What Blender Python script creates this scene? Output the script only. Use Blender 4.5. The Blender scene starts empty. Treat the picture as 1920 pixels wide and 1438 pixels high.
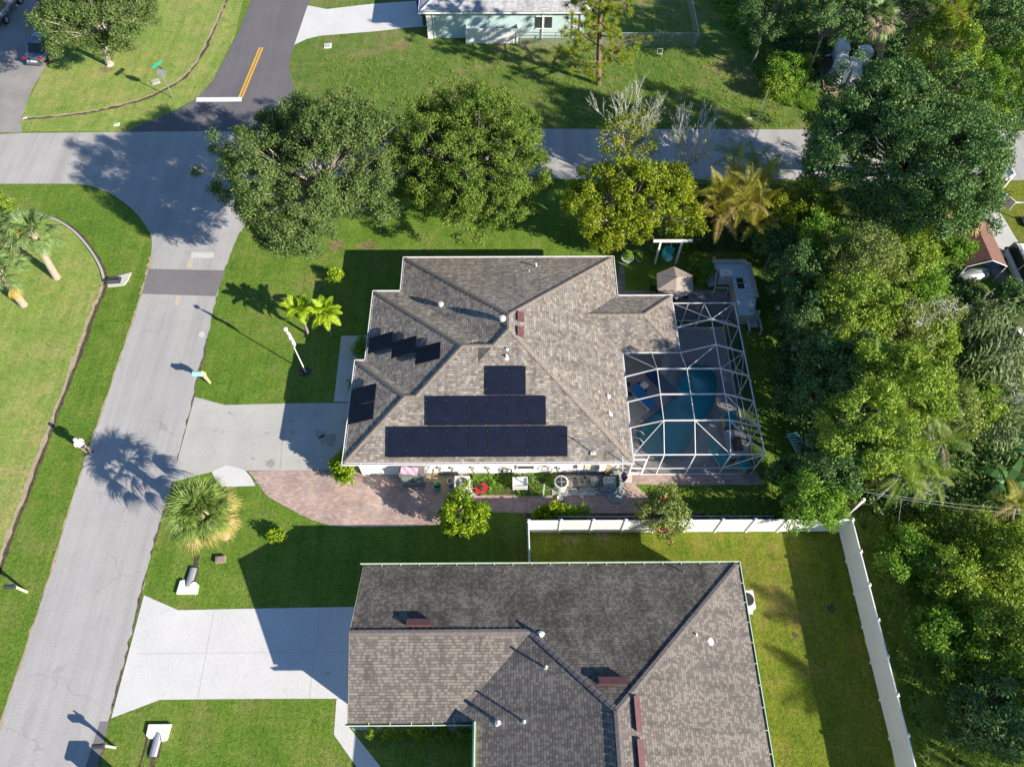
import bpy, math, random
import numpy as np
from mathutils import Vector, Matrix
from mathutils.geometry import tessellate_polygon

D = bpy.data
sc = bpy.context.scene
COL = sc.collection
PI = math.pi
SUN = Vector((1.70, -1.09, 1.0)).normalized()      # direction towards the sun

# ------------------------------------------------------------------ materials
def new_mat(name):
    m = D.materials.new(name); m.use_nodes = True
    nt = m.node_tree; nt.nodes.clear()
    out = nt.nodes.new('ShaderNodeOutputMaterial')
    return m, nt, out

def N(nt, t, **kw):
    n = nt.nodes.new(t)
    for k, v in kw.items():
        if k in n.inputs: n.inputs[k].default_value = v
        else: setattr(n, k, v)
    return n

def L(nt, a, b): nt.links.new(a, b)

def c4(c): return (c[0], c[1], c[2], 1.0)

def ramp(nt, fac, stops, interp='LINEAR'):
    r = nt.nodes.new('ShaderNodeValToRGB'); r.color_ramp.interpolation = interp
    e = r.color_ramp.elements
    e[0].position, e[0].color = stops[0][0], c4(stops[0][1])
    e[1].position, e[1].color = stops[-1][0], c4(stops[-1][1])
    for p, c in stops[1:-1]:
        k = e.new(p); k.color = c4(c)
    L(nt, fac, r.inputs[0]); return r.outputs[0]

def noise(nt, vec, scale, detail=4.0, rough=0.55, dist=0.0):
    n = N(nt, 'ShaderNodeTexNoise'); n.inputs['Scale'].default_value = scale
    n.inputs['Detail'].default_value = detail; n.inputs['Roughness'].default_value = rough
    n.inputs['Distortion'].default_value = dist
    L(nt, vec, n.inputs['Vector']); return n.outputs['Fac']

def mixc(nt, fac, a, b, mode='MIX'):
    m = nt.nodes.new('ShaderNodeMix'); m.data_type = 'RGBA'; m.blend_type = mode
    if isinstance(fac, (int, float)): m.inputs[0].default_value = fac
    else: L(nt, fac, m.inputs[0])
    for i, x in ((6, a), (7, b)):
        if isinstance(x, tuple): m.inputs[i].default_value = c4(x)
        else: L(nt, x, m.inputs[i])
    return m.outputs[2]

def mth(nt, op, a, b=None, c=None):
    m = nt.nodes.new('ShaderNodeMath'); m.operation = op
    for i, x in enumerate((a, b, c)):
        if x is None: continue
        if isinstance(x, (int, float)): m.inputs[i].default_value = x
        else: L(nt, x, m.inputs[i])
    return m.outputs[0]

def finish(nt, out, col, rough=0.8, bump=None, bstr=0.3, bdist=0.02, spec=0.3, metal=0.0):
    b = nt.nodes.new('ShaderNodeBsdfPrincipled')
    if isinstance(col, tuple): b.inputs['Base Color'].default_value = c4(col)
    else: L(nt, col, b.inputs['Base Color'])
    b.inputs['Roughness'].default_value = rough
    b.inputs['Specular IOR Level'].default_value = spec
    b.inputs['Metallic'].default_value = metal
    if bump is not None:
        bp = nt.nodes.new('ShaderNodeBump'); bp.inputs['Strength'].default_value = bstr
        bp.inputs['Distance'].default_value = bdist
        L(nt, bump, bp.inputs['Height']); L(nt, bp.outputs[0], b.inputs['Normal'])
    L(nt, b.outputs[0], out.inputs[0]); return b

def pos(nt): return nt.nodes.new('ShaderNodeNewGeometry').outputs['Position']
def objc(nt): return nt.nodes.new('ShaderNodeTexCoord').outputs['Object']

def M_flat(name, a, b=None, scale=3.0, rough=0.6, bstr=0.0, spec=0.3, metal=0.0, detail=5):
    m, nt, out = new_mat(name)
    if b is None: b = tuple(x * 0.82 for x in a)
    n = noise(nt, pos(nt), scale, detail)
    col = ramp(nt, n, [(0.35, a), (0.68, b)])
    finish(nt, out, col, rough, n if bstr else None, bstr, 0.02, spec, metal)
    return m

def M_grass(name, a, b, c, big=0.12, bstr=0.9):
    """mown turf: patchy colour at three sizes, blades as bump"""
    m, nt, out = new_mat(name); p = pos(nt)
    n1 = noise(nt, p, big, 3, 0.6); n2 = noise(nt, p, big * 7, 4, 0.65); n3 = noise(nt, p, 5.5, 6, 0.75)
    n4 = noise(nt, p, 17.0, 3, 0.7)
    k = mth(nt, 'ADD', mth(nt, 'MULTIPLY', n1, 0.5), mth(nt, 'MULTIPLY', n2, 0.5))
    col = ramp(nt, k, [(0.36, a), (0.5, b), (0.64, c)])
    dk = ramp(nt, n3, [(0.3, (0.5, 0.55, 0.45)), (0.55, (1, 1, 1)), (0.75, (1.35, 1.3, 1.15))])
    col = mixc(nt, 1.0, col, dk, 'MULTIPLY')
    d4 = ramp(nt, n4, [(0.32, (0.45, 0.5, 0.4)), (0.5, (1, 1, 1)), (0.7, (1.4, 1.35, 1.1))])
    col = mixc(nt, 0.8, col, d4, 'MULTIPLY')
    n5 = noise(nt, p, 1.6, 5, 0.7, 0.6)                     # weeds and thin dry spots
    col = mixc(nt, 1.0, col, ramp(nt, n5, [(0.30, (0.62, 0.74, 0.6)), (0.46, (1, 1, 1)), (0.60, (1.05, 1.02, 1.0)), (0.72, (1.4, 1.12, 1.2))]), 'MULTIPLY')
    mp = N(nt, 'ShaderNodeMapping'); mp.inputs['Rotation'].default_value = (0, 0, 0.12); mp.inputs['Scale'].default_value = (1.9, 0.12, 1); L(nt, p, mp.inputs[0])
    n6 = noise(nt, mp.outputs[0], 1.0, 3, 0.5)              # mower passes
    col = mixc(nt, 1.0, col, ramp(nt, n6, [(0.35, (0.88, 0.90, 0.88)), (0.65, (1.08, 1.07, 1.05))]), 'MULTIPLY')
    h = mth(nt, 'ADD', n3, mth(nt, 'MULTIPLY', n4, 0.8))
    finish(nt, out, col, 0.9, h, bstr, 0.09, 0.15); return m

def M_asphalt(name, a, b, streak=0.0, crack=0.35):
    m, nt, out = new_mat(name); p = pos(nt)
    n1 = noise(nt, p, 0.35, 5, 0.65); n2 = noise(nt, p, 14.0, 4, 0.8); n3 = noise(nt, p, 60.0, 2, 0.8)
    col = ramp(nt, n1, [(0.3, a), (0.7, b)])
    g = ramp(nt, n2, [(0.3, (0.78, 0.78, 0.79)), (0.7, (1.13, 1.12, 1.12))])
    col = mixc(nt, 1.0, col, g, 'MULTIPLY')
    g2 = ramp(nt, n3, [(0.35, (0.85, 0.85, 0.85)), (0.65, (1.1, 1.1, 1.1))])
    col = mixc(nt, 0.8, col, g2, 'MULTIPLY')
    if streak:                                           # tyre wear along the lane
        mp = N(nt, 'ShaderNodeMapping'); mp.inputs['Rotation'].default_value = (0, 0, 0.10)
        mp.inputs['Scale'].default_value = (1.3, 0.05, 1)
        L(nt, p, mp.inputs[0])
        s = noise(nt, mp.outputs[0], 1.0, 4, 0.6)
        sr = ramp(nt, s, [(0.35, (1 - streak,) * 3), (0.6, (1.06,) * 3)])
        col = mixc(nt, 1.0, col, sr, 'MULTIPLY')
    if crack:
        v = N(nt, 'ShaderNodeTexVoronoi', feature='DISTANCE_TO_EDGE'); v.inputs['Scale'].default_value = 0.33
        w = N(nt, 'ShaderNodeVectorMath', operation='ADD'); nz = N(nt, 'ShaderNodeTexNoise')
        nz.inputs['Scale'].default_value = 1.1; nz.inputs['Detail'].default_value = 6
        L(nt, p, nz.inputs['Vector']); L(nt, p, w.inputs[0]); L(nt, nz.outputs['Color'], w.inputs[1])
        L(nt, w.outputs[0], v.inputs['Vector'])
        cr = ramp(nt, v.outputs[0], [(0.0, (1 - crack,) * 3), (0.014, (1, 1, 1))])
        msk = ramp(nt, noise(nt, p, 0.2, 2), [(0.5, (0, 0, 0)), (0.58, (1, 1, 1))])
        col = mixc(nt, msk, col, mixc(nt, 1.0, col, cr, 'MULTIPLY'))
    finish(nt, out, col, 0.9, n2, 0.25, 0.01, 0.2); return m

def M_concrete(name, a, b, stain=0.25):
    m, nt, out = new_mat(name); p = pos(nt)
    n1 = noise(nt, p, 0.5, 6, 0.6); n2 = noise(nt, p, 9.0, 5, 0.7); n3 = noise(nt, p, 1.7, 3, 0.5)
    col = ramp(nt, n1, [(0.3, a), (0.7, b)])
    col = mixc(nt, 1.0, col, ramp(nt, n2, [(0.3, (0.88,) * 3), (0.7, (1.06,) * 3)]), 'MULTIPLY')
    col = mixc(nt, 1.0, col, ramp(nt, n3, [(0.24, (1 - stain,) * 3), (0.36, (1, 1, 1))]), 'MULTIPLY')
    finish(nt, out, col, 0.85, n2, 0.12, 0.01, 0.25); return m

def M_pavers(name, tones, w=0.2, h=0.1, joint=(0.09, 0.075, 0.06), rot=0.0):
    m, nt, out = new_mat(name); p = pos(nt)
    mp = N(nt, 'ShaderNodeMapping'); mp.inputs['Rotation'].default_value = (0, 0, rot); L(nt, p, mp.inputs[0])
    sx = N(nt, 'ShaderNodeSeparateXYZ'); L(nt, mp.outputs[0], sx.inputs[0])
    r = mth(nt, 'FLOOR', mth(nt, 'DIVIDE', sx.outputs[1], h))
    u = mth(nt, 'ADD', mth(nt, 'DIVIDE', sx.outputs[0], w), mth(nt, 'MULTIPLY', mth(nt, 'MODULO', r, 2.0), 0.5))
    cell = mth(nt, 'FLOOR', u)
    cb = N(nt, 'ShaderNodeCombineXYZ'); L(nt, cell, cb.inputs[0]); L(nt, r, cb.inputs[1])
    wn = N(nt, 'ShaderNodeTexWhiteNoise', noise_dimensions='2D'); L(nt, cb.outputs[0], wn.inputs['Vector'])
    col = ramp(nt, wn.outputs[0], tones, 'CONSTANT')
    big = noise(nt, p, 0.7, 5, 0.6)
    col = mixc(nt, 1.0, col, ramp(nt, big, [(0.3, (0.72, 0.7, 0.7)), (0.65, (1.15, 1.12, 1.1))]), 'MULTIPLY')
    fu = mth(nt, 'FRACT', u); fv = mth(nt, 'FRACT', mth(nt, 'DIVIDE', sx.outputs[1], h))
    j = mth(nt, 'MAXIMUM', mth(nt, 'LESS_THAN', fu, 0.06), mth(nt, 'LESS_THAN', fv, 0.11))
    col = mixc(nt, mth(nt, 'MULTIPLY', j, 0.75), col, joint)
    finish(nt, out, col, 0.9, mth(nt, 'SUBTRACT', 1.0, j), 0.3, 0.01, 0.2); return m

def M_shingle(name, tones, row=0.145, w=0.30, line=0.55, patch=0.12, algae=False):
    """asphalt shingles laid in courses: UV v runs up the slope in metres"""
    m, nt, out = new_mat(name)
    uv = nt.nodes.new('ShaderNodeUVMap').outputs[0]
    sx = N(nt, 'ShaderNodeSeparateXYZ'); L(nt, uv, sx.inputs[0])
    v = mth(nt, 'DIVIDE', sx.outputs[1], row); r = mth(nt, 'FLOOR', v); fv = mth(nt, 'FRACT', v)
    rr = N(nt, 'ShaderNodeTexWhiteNoise', noise_dimensions='1D'); L(nt, r, rr.inputs['W'])
    u = mth(nt, 'ADD', mth(nt, 'DIVIDE', sx.outputs[0], w), mth(nt, 'MULTIPLY', rr.outputs[0], 7.0))
    cell = mth(nt, 'FLOOR', u)
    cb = N(nt, 'ShaderNodeCombineXYZ'); L(nt, cell, cb.inputs[0]); L(nt, r, cb.inputs[1])
    wn = N(nt, 'ShaderNodeTexWhiteNoise', noise_dimensions='2D'); L(nt, cb.outputs[0], wn.inputs['Vector'])
    # a second, finer and offset set of tabs so that tab widths differ
    u2 = mth(nt, 'FLOOR', mth(nt, 'MULTIPLY', mth(nt, 'ADD', u, 0.37), 1.7))
    cb2 = N(nt, 'ShaderNodeCombineXYZ'); L(nt, u2, cb2.inputs[0]); L(nt, r, cb2.inputs[1])
    wn2 = N(nt, 'ShaderNodeTexWhiteNoise', noise_dimensions='2D'); L(nt, cb2.outputs[0], wn2.inputs['Vector'])
    k = mth(nt, 'ADD', mth(nt, 'MULTIPLY', wn.outputs[0], 0.55), mth(nt, 'MULTIPLY', wn2.outputs[0], 0.45))
    col = ramp(nt, k, tones, 'CONSTANT')
    p = pos(nt)
    col = mixc(nt, 1.0, col, ramp(nt, noise(nt, p, 30, 3, 0.8), [(0.3, (0.86,) * 3), (0.7, (1.12,) * 3)]), 'MULTIPLY')
    col = mixc(nt, 1.0, col, ramp(nt, noise(nt, p, 0.45, 4, 0.6), [(0.3, (1 - patch,) * 3), (0.7, (1.0 + patch,) * 3)]), 'MULTIPLY')
    if algae:                                                  # green black growth in blotches, north slope only
        col = mixc(nt, ramp(nt, noise(nt, p, 0.55, 6, 0.7), [(0.36, (0.15,) * 3), (0.58, (0.85,) * 3)]), col, mixc(nt, 1.0, col, (0.45, 0.47, 0.44), 'MULTIPLY'))
    sm = N(nt, 'ShaderNodeMapping'); sm.inputs['Scale'].default_value = (1.4, 0.12, 1); L(nt, uv, sm.inputs[0])
    col = mixc(nt, 1.0, col, ramp(nt, noise(nt, sm.outputs[0], 1.3, 5, 0.65), [(0.34, (0.74, 0.75, 0.76)), (0.52, (1, 1, 1)), (0.75, (1.06, 1.05, 1.03))]), 'MULTIPLY')  # run-off streaks
    edge = mth(nt, 'LESS_THAN', fv, 0.17)
    col = mixc(nt, mth(nt, 'MULTIPLY', edge, line), col, (0.04, 0.037, 0.034))  # shadow line under each course, mixed into the colour
    hgt = mth(nt, 'ADD', mth(nt, 'MULTIPLY', mth(nt, 'SUBTRACT', 1.0, fv), 1.0), mth(nt, 'MULTIPLY', k, 0.5))
    finish(nt, out, col, 0.92, hgt, 0.7, 0.03, 0.12); return m

def M_leaf(name, stops, trans=0.35, gloss=0.02, nscale=0.7):
    """leaf blades: tone differs leaf by leaf and from clump to clump; light passes through"""
    m, nt, out = new_mat(name)
    g = nt.nodes.new('ShaderNodeNewGeometry')
    n = noise(nt, objc(nt), nscale, 3, 0.6)
    k = mth(nt, 'ADD', mth(nt, 'MULTIPLY', g.outputs['Random Per Island'], 0.55), mth(nt, 'MULTIPLY', n, 0.55))
    col = ramp(nt, k, stops)
    d = N(nt, 'ShaderNodeBsdfDiffuse'); t = N(nt, 'ShaderNodeBsdfTranslucent'); gl = N(nt, 'ShaderNodeBsdfGlossy')
    gl.inputs['Roughness'].default_value = 0.5
    L(nt, col, d.inputs[0])
    tc = mixc(nt, 1.0, col, (1.25, 1.15, 0.5), 'MULTIPLY'); L(nt, tc, t.inputs[0])
    gl.inputs[0].default_value = (0.7, 0.75, 0.72, 1)
    a = nt.nodes.new('ShaderNodeMixShader'); a.inputs[0].default_value = trans
    L(nt, d.outputs[0], a.inputs[1]); L(nt, t.outputs[0], a.inputs[2])
    gloss = min(gloss, 0.03); trans *= 0.75
    b = nt.nodes.new('ShaderNodeMixShader'); b.inputs[0].default_value = gloss
    L(nt, a.outputs[0], b.inputs[1]); L(nt, gl.outputs[0], b.inputs[2])
    L(nt, b.outputs[0], out.inputs[0]); return m

def M_screen(name, dens=0.26, col=(0.03, 0.042, 0.055)):
    m, nt, out = new_mat(name)
    d = N(nt, 'ShaderNodeBsdfDiffuse'); d.inputs[0].default_value = c4(col)
    t = N(nt, 'ShaderNodeBsdfTransparent'); t.inputs[0].default_value = (0.97, 0.97, 0.97, 1)
    a = nt.nodes.new('ShaderNodeMixShader'); a.inputs[0].default_value = dens
    L(nt, t.outputs[0], a.inputs[1]); L(nt, d.outputs[0], a.inputs[2]); L(nt, a.outputs[0], out.inputs[0]); return m

def M_water(name):
    m, nt, out = new_mat(name)
    t = N(nt, 'ShaderNodeBsdfTransparent'); t.inputs[0].default_value = (0.80, 0.97, 0.97, 1)
    g = N(nt, 'ShaderNodeBsdfGlossy'); g.inputs['Roughness'].default_value = 0.04
    f = N(nt, 'ShaderNodeFresnel'); f.inputs[0].default_value = 1.33
    bp = N(nt, 'ShaderNodeBump'); bp.inputs['Strength'].default_value = 0.25; bp.inputs['Distance'].default_value = 0.03
    L(nt, noise(nt, pos(nt), 2.2, 3), bp.inputs['Height']); L(nt, bp.outputs[0], g.inputs['Normal']); L(nt, bp.outputs[0], f.inputs['Normal'])
    a = nt.nodes.new('ShaderNodeMixShader'); L(nt, f.outputs[0], a.inputs[0])
    L(nt, t.outputs[0], a.inputs[1]); L(nt, g.outputs[0], a.inputs[2]); L(nt, a.outputs[0], out.inputs[0]); return m

def M_solar(name):
    m, nt, out = new_mat(name)
    uv = nt.nodes.new('ShaderNodeUVMap').outputs[0]
    sx = N(nt, 'ShaderNodeSeparateXYZ'); L(nt, uv, sx.inputs[0])
    fu = mth(nt, 'FRACT', mth(nt, 'DIVIDE', sx.outputs[0], 0.166)); fv = mth(nt, 'FRACT', mth(nt, 'DIVIDE', sx.outputs[1], 0.083))
    j = mth(nt, 'MAXIMUM', mth(nt, 'LESS_THAN', fu, 0.06), mth(nt, 'LESS_THAN', fv, 0.07))
    n = noise(nt, pos(nt), 1.3, 3)
    col = ramp(nt, n, [(0.3, (0.007, 0.010, 0.024)), (0.7, (0.010, 0.014, 0.032))])
    col = mixc(nt, mth(nt, 'MULTIPLY', j, 0.4), col, (0.022, 0.025, 0.035))
    finish(nt, out, col, 0.45, None, spec=0.15); return m

MT = {}
MT['turf'] = M_grass('turf', (0.105, 0.215, 0.028), (0.155, 0.260, 0.036), (0.240, 0.280, 0.075))
MT['turf_pale'] = M_grass('turf_pale', (0.19, 0.315, 0.06), (0.27, 0.345, 0.09), (0.40, 0.37, 0.15), big=0.10, bstr=0.4)
MT['turf_yard'] = M_grass('turf_yard', (0.12, 0.190, 0.018), (0.19, 0.235, 0.026), (0.29, 0.24, 0.07), big=0.16)
MT['turf_rough'] = M_grass('turf_rough', (0.10, 0.20, 0.035), (0.155, 0.235, 0.05), (0.29, 0.25, 0.13), big=0.14)
MT['turf_dry'] = M_grass('turf_dry', (0.16, 0.18, 0.07), (0.26, 0.23, 0.10), (0.34, 0.27, 0.15), big=0.5)
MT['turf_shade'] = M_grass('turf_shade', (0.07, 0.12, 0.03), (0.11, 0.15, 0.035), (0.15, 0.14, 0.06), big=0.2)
MT['road'] = M_asphalt('road_old', (0.40, 0.395, 0.385), (0.465, 0.455, 0.44), streak=0.10, crack=0.2)
MT['road_new'] = M_asphalt('road_new', (0.150, 0.142, 0.155), (0.175, 0.168, 0.178), streak=0.06, crack=0)
MT['road_patch'] = M_asphalt('road_patch', (0.185, 0.175, 0.18), (0.225, 0.215, 0.22), crack=0)
MT['drive_old'] = M_concrete('drive_old', (0.42, 0.415, 0.385), (0.52, 0.51, 0.475), 0.35)
MT['drive_new'] = M_concrete('drive_new', (0.60, 0.595, 0.585), (0.68, 0.67, 0.66), 0.10)
MT['conc'] = M_concrete('concrete', (0.50, 0.49, 0.47), (0.60, 0.59, 0.56), 0.2)
MT['deck'] = M_concrete('pool_deck', (0.34, 0.33, 0.33), (0.42, 0.41, 0.40), 0.15)
MT['stain_light'] = M_concrete('faint_stain', (0.58, 0.575, 0.57), (0.66, 0.655, 0.65), 0.3)
MT['stain_dark'] = M_concrete('oil_stain', (0.30, 0.27, 0.24), (0.42, 0.39, 0.35), 0.4)
MT['conc_dark'] = M_concrete('concrete_grimy', (0.25, 0.24, 0.23), (0.36, 0.34, 0.32), 0.4)
MT['pavers'] = M_pavers('brick_pavers', [(0.0, (0.43, 0.31, 0.275)), (0.25, (0.50, 0.36, 0.31)), (0.45, (0.45, 0.37, 0.345)), (0.65, (0.53, 0.41, 0.345)), (0.85, (0.40, 0.33, 0.315))], 0.22, 0.11, joint=(0.2, 0.16, 0.14))
MT['pavers_grey'] = M_pavers('grey_pavers', [(0.0, (0.26, 0.26, 0.27)), (0.3, (0.32, 0.31, 0.31)), (0.7, (0.22, 0.22, 0.24))], 0.4, 0.2, rot=0.4)
MT['soil_and_shade'] = M_flat('soil_and_shade', (0.055, 0.042, 0.03), (0.13, 0.10, 0.07), 5, 0.95, 0.6)  # bare earth; also colours the painted shade of the swale groove
MT['sand'] = M_flat('dry_sand', (0.34, 0.27, 0.17), (0.46, 0.38, 0.26), 4, 0.95, 0.3)
MT['mulch'] = M_flat('mulch', (0.07, 0.045, 0.03), (0.22, 0.14, 0.10), 12, 0.95, 0.8)
MT['gravel'] = M_flat('gravel', (0.25, 0.25, 0.26), (0.62, 0.62, 0.62), 16, 0.9, 0.6)
MT['edge_dirt'] = M_flat('edge_dirt', (0.05, 0.045, 0.03), (0.19, 0.17, 0.10), 7, 0.95, 0.5)
MT['paint_white'] = M_flat('road_paint_white', (0.80, 0.80, 0.79), (0.70, 0.70, 0.69), 6, 0.7)
MT['paint_worn'] = M_flat('road_paint_worn', (0.62, 0.62, 0.60), (0.47, 0.47, 0.46), 5, 0.8)
MT['paint_yellow'] = M_flat('road_paint_yellow', (0.78, 0.42, 0.05), (0.66, 0.36, 0.06), 6, 0.7)
MT['paint_yellow_worn'] = M_flat('road_paint_yellow_worn', (0.56, 0.47, 0.32), (0.47, 0.43, 0.36), 5, 0.85)
MT['white'] = M_flat('white_vinyl', (0.86, 0.86, 0.85), (0.80, 0.80, 0.79), 1.5, 0.35, spec=0.4)
MT['alu'] = M_flat('white_aluminium', (0.84, 0.83, 0.82), (0.78, 0.77, 0.76), 2, 0.4)
MT['stucco'] = M_flat('white_stucco', (0.88, 0.87, 0.84), (0.80, 0.78, 0.74), 1.2, 0.85, 0.1)
MT['stucco2'] = M_flat('cream_stucco', (0.62, 0.60, 0.52), (0.56, 0.53, 0.46), 1.2, 0.85, 0.1)
MT['stucco_aqua'] = M_flat('aqua_stucco', (0.50, 0.64, 0.64), (0.44, 0.58, 0.59), 1.2, 0.85, 0.1)
MT['green_trim'] = M_flat('pale_green_gutter', (0.62, 0.80, 0.55), (0.52, 0.72, 0.46), 2, 0.45)
MT['glass'] = M_flat('dark_glass', (0.03, 0.04, 0.05), (0.05, 0.06, 0.07), 1, 0.08, spec=0.6)
MT['shingle1'] = M_shingle('shingles_weathered_blend', [(0.0, (0.215, 0.18, 0.155)), (0.3, (0.285, 0.25, 0.212)), (0.42, (0.245, 0.23, 0.212)), (0.52, (0.335, 0.29, 0.24)), (0.64, (0.28, 0.265, 0.245)), (0.76, (0.42, 0.365, 0.30))], w=0.27, row=0.14, line=0.5)
MT['shingle2'] = M_shingle('shingles_driftwood', [(0.0, (0.165, 0.145, 0.135)), (0.42, (0.19, 0.168, 0.155)), (0.55, (0.265, 0.24, 0.205)), (0.75, (0.245, 0.222, 0.19))], w=0.16, row=0.135, line=0.55)
MT['shingle2_algae'] = M_shingle('shingles_driftwood_algae', [(0.0, (0.165, 0.145, 0.135)), (0.42, (0.19, 0.168, 0.155)), (0.55, (0.265, 0.24, 0.205)), (0.75, (0.245, 0.222, 0.19))], w=0.16, row=0.135, line=0.55, patch=0.12, algae=True)
MT['shingle3'] = M_shingle('shingles_pale_grey', [(0.0, (0.42, 0.42, 0.43)), (0.4, (0.50, 0.50, 0.51)), (0.7, (0.56, 0.56, 0.57))], line=0.35)
MT['cap1'] = M_flat('hip_cap_tan', (0.33, 0.28, 0.23), (0.20, 0.175, 0.15), 8, 0.9, 0.3)
MT['cap2'] = M_flat('hip_cap_brown', (0.235, 0.20, 0.185), (0.15, 0.13, 0.12), 8, 0.9, 0.3)
MT['solar'] = M_solar('solar_cells')
MT['black_frame'] = M_flat('black_anodised', (0.02, 0.02, 0.025), (0.03, 0.03, 0.035), 2, 0.4)
MT['steel'] = M_flat('galvanised_steel', (0.55, 0.56, 0.57), (0.45, 0.46, 0.47), 4, 0.35, metal=0.6)
MT['maroon'] = M_flat('maroon_vent_metal', (0.17, 0.075, 0.080), (0.13, 0.06, 0.065), 5, 0.6)
MT['lead'] = M_flat('pvc_pipe', (0.62, 0.62, 0.60), (0.5, 0.5, 0.48), 6, 0.6)
MT['bark'] = M_flat('bark_grey', (0.30, 0.27, 0.23), (0.16, 0.14, 0.115), 6, 0.95, 0.7)
MT['bark_pale'] = M_flat('bark_pale', (0.52, 0.47, 0.40), (0.34, 0.30, 0.25), 6, 0.95, 0.5)
MT['bark_dead'] = M_flat('bark_bleached', (0.72, 0.69, 0.65), (0.55, 0.53, 0.50), 5, 0.9, 0.3)
MT['bark_pine'] = M_flat('bark_pine', (0.30, 0.19, 0.15), (0.15, 0.10, 0.085), 8, 0.95, 0.8)
MT['palm_trunk'] = M_flat('palm_trunk', (0.50, 0.40, 0.32), (0.34, 0.27, 0.21), 9, 0.95, 0.7)
MT['screen'] = M_screen('insect_screen')
MT['water'] = M_water('pool_water')
MT['pool'] = M_flat('pool_plaster', (0.02, 0.76, 0.80), (0.04, 0.82, 0.82), 1.5, 0.7)
MT['pool_pale'] = M_flat('pool_step_plaster', (0.55, 0.95, 0.82), (0.48, 0.90, 0.76), 1.5, 0.7)
MT['coping'] = M_flat('pool_coping', (0.30, 0.29, 0.29), (0.22, 0.21, 0.21), 4, 0.8)
MT['blue_fabric'] = M_flat('blue_sling_fabric', (0.02, 0.22, 0.55), (0.02, 0.17, 0.45), 3, 0.8)
MT['teal_fabric'] = M_flat('teal_cushion', (0.05, 0.52, 0.50), (0.10, 0.38, 0.36), 14, 0.8)
MT['navy'] = M_flat('navy_cover', (0.01, 0.06, 0.20), (0.01, 0.045, 0.16), 2, 0.8)
MT['umbrella'] = M_flat('taupe_canvas', (0.42, 0.35, 0.29), (0.37, 0.31, 0.26), 3, 0.9)
MT['wood_grey'] = M_flat('weathered_boards', (0.52, 0.51, 0.48), (0.38, 0.36, 0.34), 5, 0.85, 0.2)
MT['wood'] = M_flat('bare_wood', (0.52, 0.38, 0.22), (0.40, 0.28, 0.15), 6, 0.8, 0.2)
MT['wood_post'] = M_flat('pale_wood_post', (0.72, 0.62, 0.46), (0.60, 0.50, 0.36), 6, 0.8)
MT['tile_blue'] = M_flat('worktop_tile', (0.52, 0.66, 0.72), (0.40, 0.54, 0.60), 4, 0.5)
MT['block'] = M_flat('block_render', (0.56, 0.54, 0.48), (0.42, 0.41, 0.37), 3, 0.9, 0.2)
MT['grey_green'] = M_flat('grey_green_cabinet', (0.22, 0.27, 0.25), (0.17, 0.21, 0.20), 2, 0.6)
MT['ac'] = M_flat('ac_housing', (0.70, 0.69, 0.65), (0.60, 0.59, 0.56), 4, 0.5)
MT['dark'] = M_flat('dark_plastic', (0.03, 0.03, 0.03), (0.045, 0.045, 0.045), 3, 0.6)
MT['red'] = M_flat('red_enamel', (0.50, 0.03, 0.03), (0.38, 0.03, 0.03), 3, 0.35)
MT['green_pl'] = M_flat('green_plastic', (0.02, 0.30, 0.17), (0.02, 0.24, 0.14), 3, 0.5)
MT['green_bin'] = M_flat('dark_green_plastic', (0.02, 0.11, 0.07), (0.02, 0.09, 0.06), 3, 0.5)
MT['blue_pl'] = M_flat('blue_plastic', (0.02, 0.07, 0.42), (0.02, 0.06, 0.34), 3, 0.5)
MT['lilac'] = M_flat('lilac_towel', (0.66, 0.48, 0.60), (0.56, 0.40, 0.52), 5, 0.9)
MT['tarp'] = M_flat('grey_tarp', (0.42, 0.46, 0.46), (0.28, 0.31, 0.31), 5, 0.6, 0.5)
MT['clutter'] = M_flat('cream_pvc', (0.72, 0.62, 0.45), (0.55, 0.48, 0.36), 6, 0.6)
MT['brick_block'] = M_flat('rough_brick', (0.36, 0.28, 0.22), (0.24, 0.19, 0.16), 9, 0.9, 0.4)
MT['sign_green'] = M_flat('sign_green', (0.02, 0.33, 0.20), (0.02, 0.30, 0.18), 1, 0.4)
MT['aqua_box'] = M_flat('aqua_mailbox', (0.36, 0.78, 0.76), (0.30, 0.70, 0.68), 2, 0.4)
MT['coral'] = M_flat('sculpted_fish_plastic', (0.62, 0.46, 0.22), (0.50, 0.48, 0.25), 9, 0.5)
MT['box_black'] = M_flat('black_mailbox', (0.045, 0.05, 0.06), (0.06, 0.065, 0.08), 2, 0.4)
MT['silver'] = M_flat('silver_car_paint', (0.16, 0.20, 0.25), (0.14, 0.18, 0.23), 1, 0.25, spec=0.6, metal=0.3)
MT['car_white'] = M_flat('white_car_paint', (0.80, 0.81, 0.81), (0.78, 0.79, 0.79), 1, 0.22, spec=0.6)
MT['tyre'] = M_flat('tyre_rubber', (0.02, 0.02, 0.02), (0.03, 0.03, 0.03), 4, 0.8)
MT['lamp_red'] = M_flat('tail_lamp', (0.45, 0.01, 0.01), (0.35, 0.01, 0.01), 2, 0.2)
MT['skin'] = M_flat('skin', (0.50, 0.30, 0.22), (0.46, 0.27, 0.20), 4, 0.6)
MT['shirt'] = M_flat('white_shirt', (0.80, 0.80, 0.82), (0.70, 0.70, 0.74), 8, 0.9)
MT['shorts'] = M_flat('dark_shorts', (0.03, 0.05, 0.10), (0.03, 0.045, 0.08), 4, 0.9)
MT['shoes'] = M_flat('dark_shoes', (0.02, 0.02, 0.03), (0.03, 0.03, 0.04), 4, 0.7)
MT['wire_mesh'] = M_screen('chain_link', 0.22, (0.42, 0.46, 0.47))
MT['flag_cloth'] = M_flat('furled_flag', (0.70, 0.66, 0.72), (0.52, 0.42, 0.56), 7, 0.9)
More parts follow.
